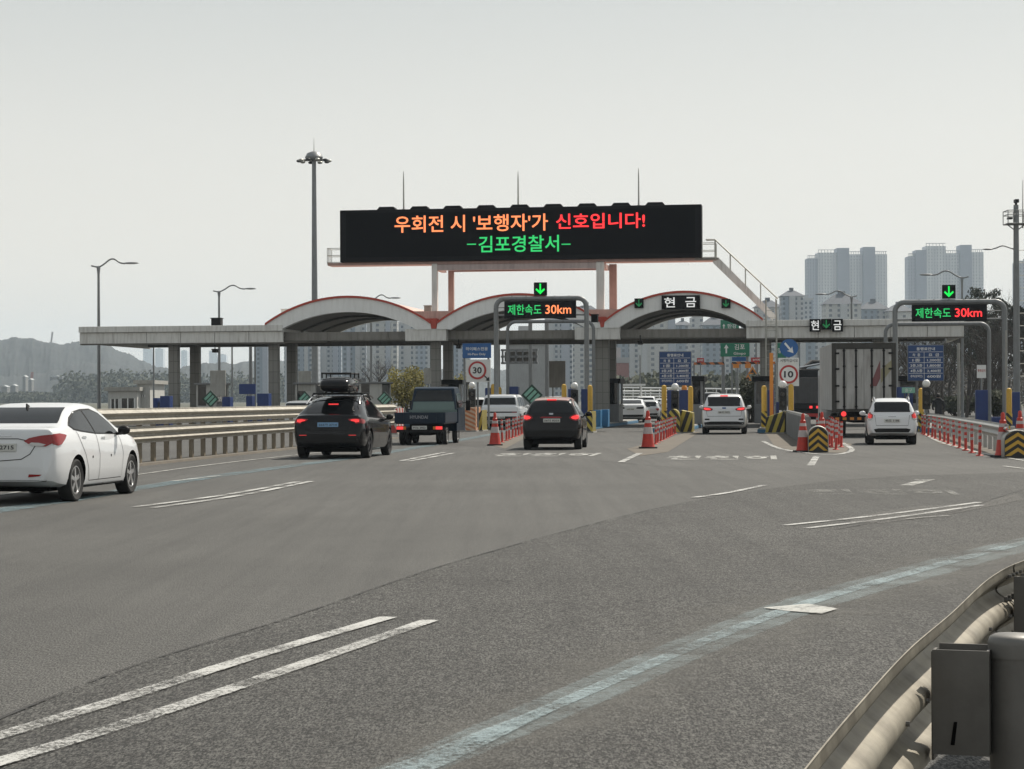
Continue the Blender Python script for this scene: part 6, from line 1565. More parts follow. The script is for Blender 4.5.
# 1 ---- white saloon at the left edge
sedan = dict(W=1.775, wr=.325, axles=(.95, 3.65), tumble=.36, crown=.05, plate=(0, .84, .52, .115), mirror=(2.92, 1.05), mirror_mat=M['plastic'],
    top=[(0, .54), (.02, .74), (.05, .96), (.09, 1.09), (.17, 1.125), (.4, 1.14), (.56, 1.17), (.9, 1.32), (1.25, 1.435), (1.65, 1.485), (2.1, 1.49), (2.5, 1.43), (2.9, 1.27), (3.35, 1.07), (3.9, .95), (4.25, .80), (4.45, .66), (4.52, .50), (4.53, .42)],
    belt=[(0, .52), (.12, 1.01), (.6, 1.035), (1.2, 1.03), (2.2, .97), (3.3, .92), (4.0, .84), (4.4, .62), (4.53, .4)], bot=[(0, .34), (.3, .26), (.9, .2), (3.7, .18), (4.2, .2), (4.53, .28)], plan=plan(4.53),
    side_glass={'rear': [(.80, 1.15), (.98, 1.25), (1.25, 1.335), (1.55, 1.37), (1.60, 1.35), (1.82, 1.03), (1.2, 1.07), (.92, 1.10)], 'front': [(1.66, 1.37), (2.05, 1.375), (2.4, 1.31), (2.75, 1.17), (2.98, 1.03), (2.94, 1.0), (1.88, 1.025)]},
    side_trim=[(.75, 1.15), (.95, 1.27), (1.23, 1.36), (1.6, 1.395), (2.06, 1.40), (2.43, 1.33), (2.80, 1.18), (3.06, 1.01), (2.95, .985), (1.88, 1.005), (1.2, 1.05), (.90, 1.08)],
    rear_glass=[(-.67, 1.19), (.67, 1.19), (.66, 1.23), (.57, 1.42), (-.57, 1.42), (-.66, 1.23)], front_glass=[(-.6, 1.03), (.6, 1.03), (.5, 1.36), (-.5, 1.36)],
    panels=[
     ('tail_light', .010, 'LIT', [(.37, .93), (.45, .975), (.62, 1.01), (.76, 1.025), (.83, 1.0), (.82, .92), (.70, .85), (.55, .86), (.44, .89)], 'b'),
     ('reverse_light', .014, 'lamp_clear', [(.45, .885), (.53, .86), (.66, .855), (.70, .88), (.60, .905), (.49, .91)], 'b'),
     ('tail_light_side', .010, 'LIT', [(.10, .88), (.08, .96), (.12, 1.03), (.30, 1.04), (.50, 1.01), (.42, .95), (.28, .88), (.18, .86)], 'RL'),
     ('reflector', .006, 'LIT', [(.45, .40), (.62, .415), (.66, .44), (.46, .445)], 'b'),
     ('lower_bumper', .004, 'plastic', [(-.70, .335), (.70, .335), (.72, .36), (-.72, .36)], 'B'),
     ('boot_gap', .003, 'plastic', gap([(-.55, .87), (-.47, .74), (-.34, .665), (0, .64), (.34, .665), (.47, .74), (.55, .87)], .012), 'B'),
     ('boot_gap', .003, 'plastic', gap([(-.40, .94), (-.28, .965), (.28, .965), (.40, .94)], .012), 'B'),
     ('door_gap', .003, 'plastic', gap([(.98, 1.06), (1.10, .90), (1.28, .72), (1.42, .5), (1.50, .30)]), 'RL'), ('door_gap', .003, 'plastic', gap([(1.85, 1.02), (1.95, .7), (1.95, .30)]), 'RL'), ('door_gap', .003, 'plastic', gap([(3.0, .98), (3.12, .7), (3.05, .30), (1.5, .30)]), 'RL'),
     ('door_handle', .007, 'chrome', [(1.18, .955), (1.36, .95), (1.36, .98), (1.18, .985)], 'RL'), ('door_handle', .007, 'chrome', [(2.08, .93), (2.26, .925), (2.26, .955), (2.08, .96)], 'RL'),
     ('side_skirt', .004, 'plastic', [(1.35, .205), (3.25, .195), (3.25, .235), (1.35, .245)], 'RL'),
     ('badge', .01, 'chrome', [(-.02, 1.0), (.18, 1.0), (.18, 1.015), (-.02, 1.015)], 'B'),
    ])
t, bvh = car('white saloon cut by the left edge, red tail lights and plate ending in 15', 'car', 'saloon_car', sedan, white, place_by(72.5, 501.5, .79, .95, -R(7.4)), -R(7.4), lit='lamp_off', plate_txt='34무 2715')
k = MB(); k.prism([(1.14, 1.38), (1.32, 1.43), (1.15, 1.485)], -.012, .012, 'X'); k.build('antenna', M['plastic'], t, bevel=.008)
MB().tube([(.887, 1.62, .66), (.894, 1.62, .66)], .02, 8).build('door_guard', M['plastic'], t); MB().tube([(.887, 2.5, .66), (.894, 2.5, .66)], .02, 8).build('door_guard', M['plastic'], t)

# 2 ---- black electric crossover
ev = dict(W=1.92, wr=.36, axles=(.94, 3.83), tumble=.50, crown=.06, plate=(0, .88, .54, .115), mirror=(3.3, 1.05), mirror_mat=M['plastic'],
    top=[(0, .55), (.02, .72), (.06, .92), (.10, 1.04), (.14, 1.12), (.22, 1.14), (.35, 1.17), (.8, 1.40), (1.3, 1.56), (1.8, 1.62), (2.3, 1.625), (2.8, 1.54), (3.3, 1.32), (3.7, 1.10), (4.2, 1.0), (4.55, .85), (4.70, .65), (4.75, .5)],
    belt=[(0, .55), (.12, 1.02), (.6, 1.08), (1.6, 1.04), (2.8, 1.0), (3.7, .98), (4.3, .9), (4.6, .7), (4.75, .48)], bot=[(0, .40), (.3, .3), (.9, .22), (3.9, .2), (4.4, .24), (4.75, .34)], plan=plan(4.75),
    side_glass={'rear': [(.95, 1.12), (1.2, 1.34), (1.6, 1.46), (2.05, 1.50), (2.1, 1.09)], 'front': [(2.15, 1.50), (2.5, 1.49), (2.9, 1.38), (3.35, 1.10), (3.4, 1.03), (2.17, 1.08)]},
    rear_glass=[(-.62, 1.18), (.62, 1.18), (.60, 1.26), (.45, 1.52), (.38, 1.56), (-.38, 1.56), (-.45, 1.52), (-.60, 1.26)], front_glass=[(-.66, 1.12), (.66, 1.12), (.55, 1.52), (-.55, 1.52)],
    panels=[
     ('tail_light', .010, 'LIT', [(.52, 1.02), (.70, 1.045), (.86, 1.03), (.86, .93), (.72, .90), (.70, .94), (.56, .975)], 'b'),
     ('tail_light_side', .008, 'LIT', [(.05, .92), (.1, 1.03), (.30, 1.0), (.32, .94), (.18, .90)], 'RL'),
     ('lower_bumper', .004, 'plastic', [(-.80, .43), (.80, .43), (.84, .58), (.6, .64), (-.6, .64), (-.84, .58)], 'B'),
     ('reflector', .008, 'lamp_soft', [(.55, .60), (.74, .60), (.74, .62), (.55, .62)], 'b'),
     ('boot_gap', .003, 'plastic', gap([(-.62, .92), (-.55, .74), (.55, .74), (.62, .92)]), 'B'),
     ('door_gap', .003, 'plastic', gap([(1.30, 1.05), (1.42, .6), (1.58, .35)]), 'RL'), ('door_gap', .003, 'plastic', gap([(2.13, 1.06), (2.14, .35)]), 'RL'), ('door_gap', .003, 'plastic', gap([(3.4, .98), (3.3, .35)]), 'RL'),
     ('window_chrome', .006, 'chrome', gap([(.9, 1.09), (1.17, 1.355), (1.6, 1.485), (2.1, 1.53), (2.52, 1.515), (2.93, 1.405), (3.42, 1.08)], .016), 'RL')])
evl = place_by(367.5, 458, .86, .94)
t, bvh = car('black electric crossover carrying a roof box, red tail lights lit', 'car', 'crossover_car', ev, blackc, evl, rimm=M['darkrim'], lit='lamp_on', plate='bplate', plate_txt='223가 2714')
MB().box(-.13, .13, .775, .80, 1.392, 1.42).build('brake_light', M['lamp_on'], t)
k = MB()
for y in (1.35, 2.15): k.tube([(-.72, y, 1.50), (-.66, y, 1.68), (.66, y, 1.68), (.72, y, 1.50)], .028, 8)
k.build('roof_bar', M['plastic'], t, smooth=.6)
k = MB()
for s in (-1, 1): k.tube(smooth_path([(s * .70, .72, 1.40), (s * .66, .95, 1.53), (s * .64, 1.4, 1.62), (s * .64, 2.3, 1.65), (s * .66, 2.8, 1.56)], 3), .022, 6)
k.build('roof_rail', M['chrome'], t, smooth=.6)
def world_of(loc, lx, ly, lz, rz=-HEAD):
    c, s = math.cos(rz), math.sin(rz); return (loc[0] + lx * c - ly * s, loc[1] + lx * s + ly * c, loc[2] + lz)
rb_ = thing('roof_box', 'glossy black roof box with a flat rack on top, on the black crossover', 'roof box', world_of(evl, .0, .75, 1.71), -HEAD)
k = MB(); secs = []
for f, w_, h0, h1 in ((0, .30, .12, .22), (.03, .37, .06, .30), (.12, .41, .01, .38), (.4, .42, 0, .42), (.75, .40, 0, .38), (.93, .32, .02, .26), (1, .2, .06, .16)):
    y = f * 1.95; n = 16; secs.append([(w_ * math.copysign(abs(math.cos(a)) ** .55, math.cos(a)), y, (h0 + h1) / 2 + (h1 - h0) / 2 * math.copysign(abs(math.sin(a)) ** .6, math.sin(a))) for a in [2 * math.pi * i / n for i in range(n)]])
n = 16; k.add([p for s in secs for p in s], [(i * n + j, i * n + (j + 1) % n, (i + 1) * n + (j + 1) % n, (i + 1) * n + j) for i in range(len(secs) - 1) for j in range(n)] + [tuple(range(n)), tuple(range((len(secs) - 1) * n, len(secs) * n))])
k.build('shell', blackc, rb_, smooth=.9)
k = MB(); k.box(-.425, .425, .1, 1.75, .185, .2); k.build('seam', M['chrome'], rb_)
k = MB()
for x in (-.36, -.2, 0, .2, .36): k.tube([(x, .4, .50), (x, 1.5, .50)], .022, 5)
for y in (.4, .95, 1.5): k.tube([(-.40, y, .50), (.40, y, .50)], .025, 5); k.tube([(-.38, y, .50), (-.38, y, .38)], .02, 5); k.tube([(.38, y, .50), (.38, y, .38)], .02, 5)
k.build('flat_rack', M['plastic'], rb_)
k = MB(); k.box(-.34, -.28, 0.55, .62, -.04, .02); k.box(.28, .34, .55, .62, -.04, .02); k.box(-.34, -.28, 1.35, 1.42, -.04, .02); k.box(.28, .34, 1.35, 1.42, -.04, .02); k.build('clamp', M['plastic'], rb_)

# 3 ---- dark pickup truck
pl_ = place_by(424, 444.5, 0, .9)
t = thing('pickup_truck', 'dark navy flatbed pickup truck with lettering on its tailgate', 'truck', pl_, -HEAD)
W2 = .84
MB().box(-W2 + .03, W2 - .03, .05, 2.9, .70, .78).build('bed_floor', navy, t)
tl = MB().box(-W2, W2, 0, .04, .74, 1.08).build('tailgate', navy, t, bevel=.008)
k = MB()
for x in (-.55, 0, .55): k.box(x - .015, x + .015, -.012, .0, .76, 1.06)
k.build('rib', navy, tl)
lettering('HYUNDAI', mat('pale_lettering', (.30, .31, .34), .5), tl, (-.02, -.018, .93), .60, .11, bold=.02)
for s in (-1, 1):
    g_ = MB().box(s * W2 - .02, s * W2 + .02, .05, 2.85, .74, 1.08).build('side_gate', navy, t, bevel=.006)
    MB().box(s * W2 - .05, s * W2 + .05, 2.86, 2.95, .70, 1.20).build('bed_post', navy, t)
    lp_ = MB().box(s * .63 - .15, s * .63 + .15, -.03, .05, .50, .64).build('lamp_housing', M['plastic'], t, bevel=.01)
    MB().box(s * .66 - .11, s * .66 + .11, -.042, -.032, .52, .62).build('tail_light', M['lamp_on'], t)
    MB().box(s * .50 - .045, s * .50 + .045, -.042, -.032, .52, .62).build('indicator', M['signorange'], t)
MB().box(-W2 + .06, W2 - .06, -.02, .06, .42, .50).build('rear_bumper', M['plastic'], t); 
pb = MB().box(-.25, .25, -.045, -.03, .52, .64).build('number_plate', M['plate'], t); lettering('91노 3052', M['ink'], pb, (0, -.05, .58), .42, .07, bold=.02)
MB().box(-.35, .35, .1, 4.4, .32, .69).build('chassis', M['under'], t)
for s in (-1, 1):
    for d in (0, .19): wheel(t, s * (W2 - .12 - d), .9, .29, s, M['rim'], w=.17)
    wheel(t, s * (W2 - .13), 3.45, .31, s, M['rim'], w=.18)
cab = MB(); prof = [(2.98, .42), (2.98, 1.0), (3.0, 1.15), (3.10, 1.70), (3.2, 1.90), (3.4, 1.955), (4.1, 1.95), (4.35, 1.87), (4.75, 1.30), (4.92, 1.0), (4.98, .5), (4.95, .4)]
cb_o = MB()
secs = []; m_ = len(prof)
for (x, zf) in ((-.83, 0), (-.80, 0)): pass
vs = []
for (y, z) in prof:
    ww = .82 - max(0, z - 1.1) * .14; vs.append((ww, y, z))
n = len(vs); k = MB(); k.v = [(-x, y, z) for x, y, z in vs] + vs; k.f = [tuple(range(n)), tuple(range(2 * n - 1, n - 1, -1))] + [(i, (i + 1) % n, n + (i + 1) % n, n + i) for i in range(n)]
co = k.build('cab', navy, t, bevel=.03)
bm = bmesh.new(); bm.from_mesh(co.data); bmesh.ops.triangulate(bm, faces=bm.faces); bv = BVHTree.FromBMesh(bm); bm.free()
decal(bv, [(-.68, 1.47), (.68, 1.47), (.66, 1.56), (.60, 1.84), (-.60, 1.84), (-.66, 1.56)], 'B', 'rear_window', M['glass'], t, .006)
decal(bv, [(-.76, 1.05), (.76, 1.05), (.71, 1.44), (-.71, 1.44)], 'B', 'rear_panel', greenglass, t, .006)
for sd in 'RL':
    decal(bv, [(3.3, 1.25), (3.35, 1.72), (4.2, 1.74), (4.6, 1.3), (4.55, 1.22)], sd, 'window', M['glass'], t, .006); decal(bv, gap([(3.2, 1.8), (3.15, .55), (4.4, .55), (4.6, .95), (4.62, 1.2)], .012), sd, 'door_gap', M['plastic'], t, .004)
decal(bv, [(-.70, 1.3), (.70, 1.3), (.62, 1.78), (-.62, 1.78)], 'F', 'windscreen', M['glass'], t, .006)
for s in (-1, 1):
    MB().box(s * 1.0 - .08, s * 1.0 + .08, 4.45, 4.52, 1.12, 1.48).build('door_mirror', M['plastic'], t, bevel=.02); MB().tube([(s * .8, 4.5, 1.4), (s * 1.0, 4.49, 1.4)], .018, 6).build('mirror_arm', M['plastic'], t)
MB().box(-.84, .84, 2.82, 2.88, 1.08, 1.16).build('headboard', greenglass, t)
k = MB(); k.box(-.45, .45, 2.0, 2.7, .78, 1.0); cg = None
k.build('bed_toolbox', M['plastic'], t, bevel=.02)

# 4 ---- squarish white car
sq = dict(W=1.90, wr=.36, axles=(.95, 3.75), tumble=.17, crown=.05, plate=(0, .62, .52, .11), mirror=(3.2, 1.15),
    top=[(0, .6), (.02, .8), (.05, 1.12), (.12, 1.22), (.22, 1.55), (.30, 1.68), (.45, 1.735), (1.0, 1.76), (2.4, 1.76), (2.9, 1.68), (3.4, 1.35), (3.7, 1.14), (4.3, 1.08), (4.65, .95), (4.78, .7), (4.8, .5)],
    belt=[(0, .6), (.06, 1.08), (.5, 1.10), (3.6, 1.06), (4.4, 1.0), (4.7, .8), (4.8, .48)], bot=[(0, .44), (.4, .3), (.9, .24), (3.9, .24), (4.4, .28), (4.8, .36)], plan=[(0, .94), (.04, .97), (.12, .985), (.5, 1), (4.2, 1), (4.6, .95), (4.8, .86)],
    side_glass={'a': [(.45, 1.18), (.5, 1.58), (1.3, 1.62), (1.3, 1.17)], 'b': [(1.4, 1.17), (1.4, 1.62), (2.15, 1.62), (2.15, 1.15)], 'c': [(2.25, 1.15), (2.25, 1.62), (2.75, 1.56), (3.25, 1.2), (3.25, 1.13)]},
    rear_glass=[(-.80, 1.24), (.80, 1.24), (.74, 1.58), (-.74, 1.58)], front_glass=[(-.7, 1.2), (.7, 1.2), (.62, 1.64), (-.62, 1.64)],
    panels=[('lamp_bar', .008, 'blackp', [(-.86, .84), (.86, .84), (.86, .90), (-.86, .90)], 'B'), ('tail_light', .012, 'lamp_off', [(.62, .845), (.85, .845), (.85, .895), (.62, .895)], 'b'),
            ('lower_bumper', .006, 'plastic', [(-.84, .47), (.84, .47), (.85, .66), (-.85, .66)], 'B')])
car('squarish white car with a black bar across its tail, behind the red posts', 'car', 'estate_car', sq, white, place_by(502, 429.5, 0, .95), rimm=M['darkrim'], plate_txt='17거 4408')

# generic upright hatch/SUV maker
def suv(W, H, L, wr, belt=.98, tum=.27, win=.0, rear_in=.42, nose=.95):
    b = belt; gt = W * .475 - tum * (H - .13 - b) - .05
    return dict(W=W, wr=wr, axles=(L * .19, L * .80), tumble=tum, crown=.06,
      top=[(0, .52), (.02, .70), (.05, .88), (.09, b + .04), (.14, b + .12), (.28, H - .22), (rear_in, H - .09), (rear_in + .25, H - .035), (L * .30, H), (L * .48, H), (L * .58, H - .06), (L * .70, b + .24), (L * .78, b + .06), (L * .90, b - .05), (L * .97, b - .26), (L * .995, .6), (L, .48)],
      belt=[(0, .5), (.10, b), (.5, b + .03), (L * .5, b - .02), (L * .78, b - .03), (L * .92, b - .16), (L, .46)], bot=[(0, .38), (.3, .28), (.9, .22), (L * .82, .2), (L * .93, .24), (L, .32)], plan=plan(L),
      rear_glass=[(-W * .36, b + .13), (W * .36, b + .13), (W * .345, b + .22), (gt, H - .13), (-gt, H - .13), (-W * .345, b + .22)], front_glass=[(-W * .36, b + .15), (W * .36, b + .15), (W * .30, H - .12), (-W * .30, H - .12)],
      side_glass={'a': [(rear_in + .22, b + .12), (rear_in + .40, H - .22), (L * .27, H - .15), (L * .27, b + .07)], 'b': [(L * .285, b + .07), (L * .285, H - .15), (L * .445, H - .13), (L * .445, b + .05)], 'c': [(L * .46, b + .05), (L * .46, H - .13), (L * .56, H - .18), (L * .69, b + .13), (L * .70, b + .05)]},
      mirror=(L * .665, b + .08), plate=(0, .80, .50, .11),
      panels=[])
# 5 ---- dark hatchback
h5 = suv(1.78, 1.565, 4.12, .335, belt=.97, tum=.46); h5['plate'] = (.02, .875, .50, .11)
h5['panels'] = [('tail_light', .012, 'LIT', [(.56, .99), (.68, 1.05), (.83, 1.06), (.86, 1.00), (.84, .90), (.74, .86), (.62, .89), (.54, .94)], 'b'), ('tail_light_side', .008, 'LIT', [(.06, .9), (.1, 1.04), (.32, 1.05), (.3, .93)], 'RL'),
   ('lower_bumper', .006, 'plastic', [(-.78, .40), (.78, .40), (.82, .60), (-.82, .60)], 'B'), ('trim_strip', .016, 'lamp_off', [(-.30, .945), (.30, .945), (.33, .965), (.25, .985), (-.25, .985), (-.33, .965)], 'B'),
   ('badge', .014, 'chrome', [(-.06, 1.04), (.06, 1.04), (.06, 1.09), (-.06, 1.09)], 'B'), ('boot_gap', .003, 'blackp', gap([(-.60, 1.0), (-.52, .68), (.52, .68), (.60, 1.0)]), 'B'),
   ('door_gap', .003, 'blackp', gap([(1.18, 1.0), (1.24, .35)]), 'RL'), ('door_gap', .003, 'blackp', gap([(1.93, 1.0), (1.93, .35)]), 'RL')]
t, bvh = car('dark two-tone hatchback with a peach roof and lit brake lights', 'car', 'hatchback_car', h5, darkhatch, place_by(553, 449.3, 0, .78, -R(5.5)), -R(5.5), lit='lamp_on', plate_txt='56더 8203')
W5 = 1.78; decal(bvh, [(-.50, .42), (.50, .42), (.54, 1.0), (.52, 2.0), (.50, 2.3), (-.50, 2.3), (-.52, 2.0), (-.54, 1.0)], 'T', 'roof_panel', bronze, t, .005)
decal(bvh, strip([(.38, 1.30), (.50, 1.38), (.9, 1.47), (1.6, 1.51), (2.2, 1.49), (2.6, 1.33)], .07), 'R', 'roof_pillar', bronze, t, .006); decal(bvh, strip([(.38, 1.30), (.50, 1.38), (.9, 1.47), (1.6, 1.51), (2.2, 1.49), (2.6, 1.33)], .07), 'L', 'roof_pillar', bronze, t, .006)
MB().box(-.14, .14, .375, .42, 1.475, 1.51).build('brake_light', M['lamp_on'], t)

# 7 ---- white people carrier
h7 = suv(1.90, 1.70, 4.75, .36, belt=1.05, tum=.30); h7['plate'] = (0, .93, .52, .11)
h7['panels'] = [('tail_light', .012, 'LIT', [(.46, 1.06), (.60, 1.12), (.84, 1.14), (.90, 1.10), (.88, 1.02), (.70, .98), (.50, 1.0)], 'b'), ('tail_light_side', .008, 'LIT', [(.06, 1.0), (.1, 1.12), (.34, 1.13), (.3, 1.04)], 'RL'),
   ('lower_bumper', .006, 'plastic', [(-.80, .40), (.80, .40), (.84, .50), (.55, .54), (-.55, .54), (-.84, .50)], 'B'), ('fog_lamp', .012, 'blackp', [(.60, .60), (.80, .60), (.80, .66), (.62, .66)], 'b'),
   ('badge', .012, 'signblue', [(-.08, 1.075), (.08, 1.075), (.08, 1.12), (-.08, 1.12)], 'B'), ('boot_gap', .003, 'blackp', gap([(-.74, 1.0), (-.70, .76), (.70, .76), (.74, 1.0)], .014), 'B'), ('lamp_strip', .008, 'chrome', [(-.46, 1.0), (.46, 1.0), (.46, 1.015), (-.46, 1.015)], 'B')]
t, bvh = car('white people carrier with lit brake lights entering the middle-right lane', 'car', 'people_carrier', h7, white, place_by(724.5, 434, 0, .9), lit='lamp_on', plate_txt='28서 7391')
MB().box(-.16, .16, .375, .42, 1.61, 1.64).build('brake_light', M['lamp_on'], t)
# 9 ---- small white hatchback
h9 = suv(1.60, 1.50, 3.62, .30, belt=.92, tum=.33); h9['plate'] = (0, .78, .50, .11)
h9['panels'] = [('tail_light', .012, 'LIT', [(.60, .96), (.72, 1.05), (.755, 1.05), (.77, .82), (.68, .78), (.62, .84)], 'b'), ('reverse_light', .016, 'lamp_clear', [(.62, .86), (.75, .86), (.75, .79), (.68, .78), (.63, .82)], 'b'), ('tail_light_side', .008, 'LIT', [(.08, .80), (.1, 1.04), (.26, 1.06), (.24, .84)], 'RL'),
   ('lower_bumper', .006, 'plastic', [(-.52, .40), (.52, .40), (.58, .50), (.45, .53), (-.45, .53), (-.58, .50)], 'B'), ('badge', .012, 'chrome', [(-.12, .90), (.12, .90), (.12, .915), (-.12, .915)], 'B'), ('boot_gap', .003, 'blackp', gap([(-.55, .95), (-.50, .62), (.50, .62), (.55, .95)]), 'B'),
   ('door_gap', .003, 'blackp', gap([(1.05, .95), (1.12, .35)]), 'RL'), ('door_gap', .003, 'blackp', gap([(1.75, .95), (1.75, .35)]), 'RL')]
t, bvh = car('small white hatchback with roof rails waiting behind the box truck', 'car', 'hatchback_car', h9, white, place_by(891.5, 444.5, 0, .69, -R(8)), -R(8), lit='lamp_soft', plate_txt='45오 1186')
k = MB()
for s in (-1, 1): k.tube(smooth_path([(s * .54, .45, 1.40), (s * .545, .62, 1.50), (s * .55, 1.2, 1.535), (s * .55, 2.0, 1.52), (s * .56, 2.2, 1.42)], 3), .024, 6)
k.build('roof_rail', M['chrome'], t, smooth=.6)
# 6 ---- white saloon with sloping tail beyond
s6 = dict(sedan); s6 = {**sedan, 'W': 1.87, 'wr': .34, 'plate': (0, .84, .50, .12),
   'panels': [('tail_light', .012, 'blackp', [(.34, .90), (.42, .97), (.78, .985), (.84, .95), (.76, .87), (.45, .87)], 'b'), ('lower_bumper', .006, 'plastic', [(-.76, .36), (.76, .36), (.80, .50), (-.80, .50)], 'B')]}
s6['side_trim'] = sedan['side_trim']
car('white saloon just right of the central column', 'car', 'saloon_car', s6, white, place_by(631.5, 422.5, 0, .95), plate_txt='63하 5027')
gs = lambda nm, lab, W, H, L, pm, px, py, **k: car(lab, 'car', nm, {**suv(W, H, L, .34, belt=H * .62), 'panels': [('tail_light', .012, 'lamp_off', [(W * .33, H * .60), (W * .45, H * .62), (W * .47, H * .52), (W * .40, H * .50)], 'b'), ('lower_bumper', .006, 'plastic', [(-W * .4, .42), (W * .4, .42), (W * .42, .55), (-W * .42, .55)], 'B')]}, pm, place_by(px, py, 0, .9, k.get('rz', -HEAD)), k.get('rz', -HEAD))
gs('people_carrier', 'white car with a dark rear window ahead of the white saloon', 1.9, 1.72, 4.8, white, 646, 416, plate=None)
gs('saloon_car', 'silver car nose to tail right of the white saloon', 1.8, 1.42, 4.5, silver, 647, 421.5)
gs('saloon_car', 'small white car roof over the white saloon beyond the gate', 1.8, 1.5, 4.4, white, 627, 416)
gs('saloon_car', 'distant white car beyond the gate near the pale railing', 1.8, 1.5, 4.4, white, 660, 411.5); 
gs('people_carrier', 'black van ahead of the white people carrier', 1.95, 2.0, 4.9, blackc, 711, 416.5); gs('saloon_car', 'grey car roof just over the white people carrier', 1.85, 1.55, 4.6, silver, 719, 420.5); gs('saloon_car', 'small distant white car top right of the black van', 1.8, 1.6, 4.4, white, 730, 414)
gs('saloon_car', 'white saloon half hidden between the pickup and the squarish white car', 1.82, 1.62, 4.5, white, 475, 424); gs('saloon_car', 'white car roof over the dark hatchback by the green diamond', 1.85, 1.66, 4.6, white, 554, 424)
gs('saloon_car', 'silver saloon roof beyond the left guardrail next to the black car', 1.85, 1.50, 4.6, silver, 303, 432)
gs('saloon_car', 'distant white car passing the far lane beyond the central column', 1.8, 1.45, 4.4, white, 668, 413)
# 10 ---- box truck
bl = place_by(861.5, 436.5, 0, 1.2, -R(4.5)); bl = (bl[0], bl[1], 0)
t = thing('box_truck', 'grey-white box truck with closed rear doors and one lit red light', 'truck', bl, -R(4.5)); hw, z0, z1 = 1.22, 1.02, 3.62
MB().box(-hw + .02, hw - .02, .06, 7.2, z0, z1 - .02).build('cargo_box', boxm, t, bevel=.02)
k = MB()
for a_ in ((-hw, -hw + .17, z0 - .05, z1), (hw - .17, hw, z0 - .05, z1)): k.box(a_[0], a_[1], 0, .12, a_[2], a_[3])
k.box(-hw + .172, hw - .172, 0, .12, z1 - .24, z1); k.box(-hw + .172, hw - .172, 0, .12, z0 - .05, z0 + .06); k.build('door_frame', mat('dark_truck_frame', (.05, .048, .043), .6, .2, .2, 3, dirt=.3), t, bevel=.01)
for i in range(2):
    x0, x1 = ((-hw + .175, -.01), (.01, hw - .175))[i]; d = MB().box(x0, x1, .02, .055, z0 + .07, z1 - .25).build('rear_door', boxm, t)
    for f in (.28, .72):
        x = x0 + (x1 - x0) * f; k = MB(); k.tube([(x, -.01, z0 + .03), (x, -.01, z1 - .22)], .034, 6)
        for z in (z0 + .15, z0 + .9, z0 + 1.7, z1 - .3): k.box(x - .05, x + .05, -.03, .02, z - .03, z + .03)
        k.build('lock_bar', M['plastic'], d)
    k = MB(); xx = x0 + .02 if i == 0 else x1 - .02
    for z in (z0 + .35, z0 + .95, z0 + 1.6, z0 + 2.2): k.box(xx - .09, xx + .09, -.015, .018, z - .035, z + .035)
    k.build('hinge', M['plastic'], d)
lg = MB().prism([(.22, 1.95), (.62, 2.95), (.62, 2.25), (.48, 1.95)], .012, .018).build('red_stripe', mat('faded_red_stripe', (.20, .075, .08), .5), t)
MB().prism([(.64, 2.05), (1.05, 2.6), (1.05, 2.95), (.64, 2.6)], .012, .018).build('yellow_stripe', mat('faded_yellow_stripe', (.30, .28, .18), .5), t)
MB().box(-hw + .05, hw - .05, -.02, .05, .62, .80).build('rear_bumper', M['plastic'], t); k = MB()
for i in range(8): x = -hw + .12 + i * .28; k.box(x, x + .15, -.026, -.021, .66, .76)
k.build('reflector_strip', M['signorange'], t)
for s in (-1, 1): MB().box(s * .80 - .16, s * .80 + .16, -.02, .05, .82, .96).build('lamp_housing', M['plastic'], t); 
MB().lathe([(.10, -.04), (.10, -.021)], 14, 'Y', (-.78, 0, .89)).build('tail_light', M['lamp_on'], t); MB().lathe([(.08, -.04), (.08, -.021)], 14, 'Y', (.78, 0, .89)).build('tail_light', M['lamp_off'], t)
MB().box(-.4, .4, .2, 8.8, .55, 1.0).build('chassis', M['under'], t)
for s in (-1, 1):
    for d in (0, .30): wheel(t, s * (hw - .18 - d), 1.5, .46, s, M['darkrim'], w=.26)
    wheel(t, s * (hw - .18), 7.9, .46, s, M['darkrim'], w=.28)
MB().box(-hw + .06, hw - .06, 7.4, 9.0, .6, 2.7).build('cab', white, t, bevel=.08)
MB().box(-hw + .4, hw - .4, .9, 1.9, z1 - .02, z1 + .0).build('roof_hatch', M['plastic'], t)
# 11 ---- dark loaded truck left of it
bl = place_by(812, 428.5, 0, 1.2, -R(7.5)); t = thing('flatbed_truck', 'dark loaded truck with a folded crane seen left of the box truck', 'truck', bl, -R(7.5)); dk = mat('dark_truck_metal', (.022, .023, .025), .7, 0, .25, 2, dirt=.3, spec=.2)
MB().box(-1.15, 1.15, 0, 6, .95, 1.25).build('bed', dk, t, bevel=.02); MB().box(-1.15, 1.15, 0, .08, 1.25, 2.5).build('tailboard', mat('load_dark_grey', (.06, .06, .063), .7, 0, .2, 2, dirt=.3), t, bevel=.02); MB().box(-1.1, 1.1, .5, 3.5, 1.25, 2.9).build('load', dk, t, bevel=.05)
MB().tube([(-.9, 1, 2.6), (0, 2.0, 3.3), (1.0, 3.0, 3.25)], .11, 8).build('crane_arm', dk, t, smooth=.6); MB().box(-1.1, 1.1, 4.6, 6.0, 1.2, 3.0).build('cab', dk, t, bevel=.08); MB().tube([(-.6, 1, 3.0), (.5, 1.1, 3.2)], .05, 8).build('hydraulic_ram', M['chrome'], t)
for s in (-1, 1):
    wheel(t, s * .95, 1.2, .46, s, M['darkrim'], w=.4); wheel(t, s * .95, 5.2, .46, s, M['darkrim'], w=.28)
for s in (-1, 1): MB().box(s * .16 + (.1) - .07, s * .16 + .1 + .07, -.03, -.005, 1.0, 1.12).build('tail_light', M['lamp_on'], t)
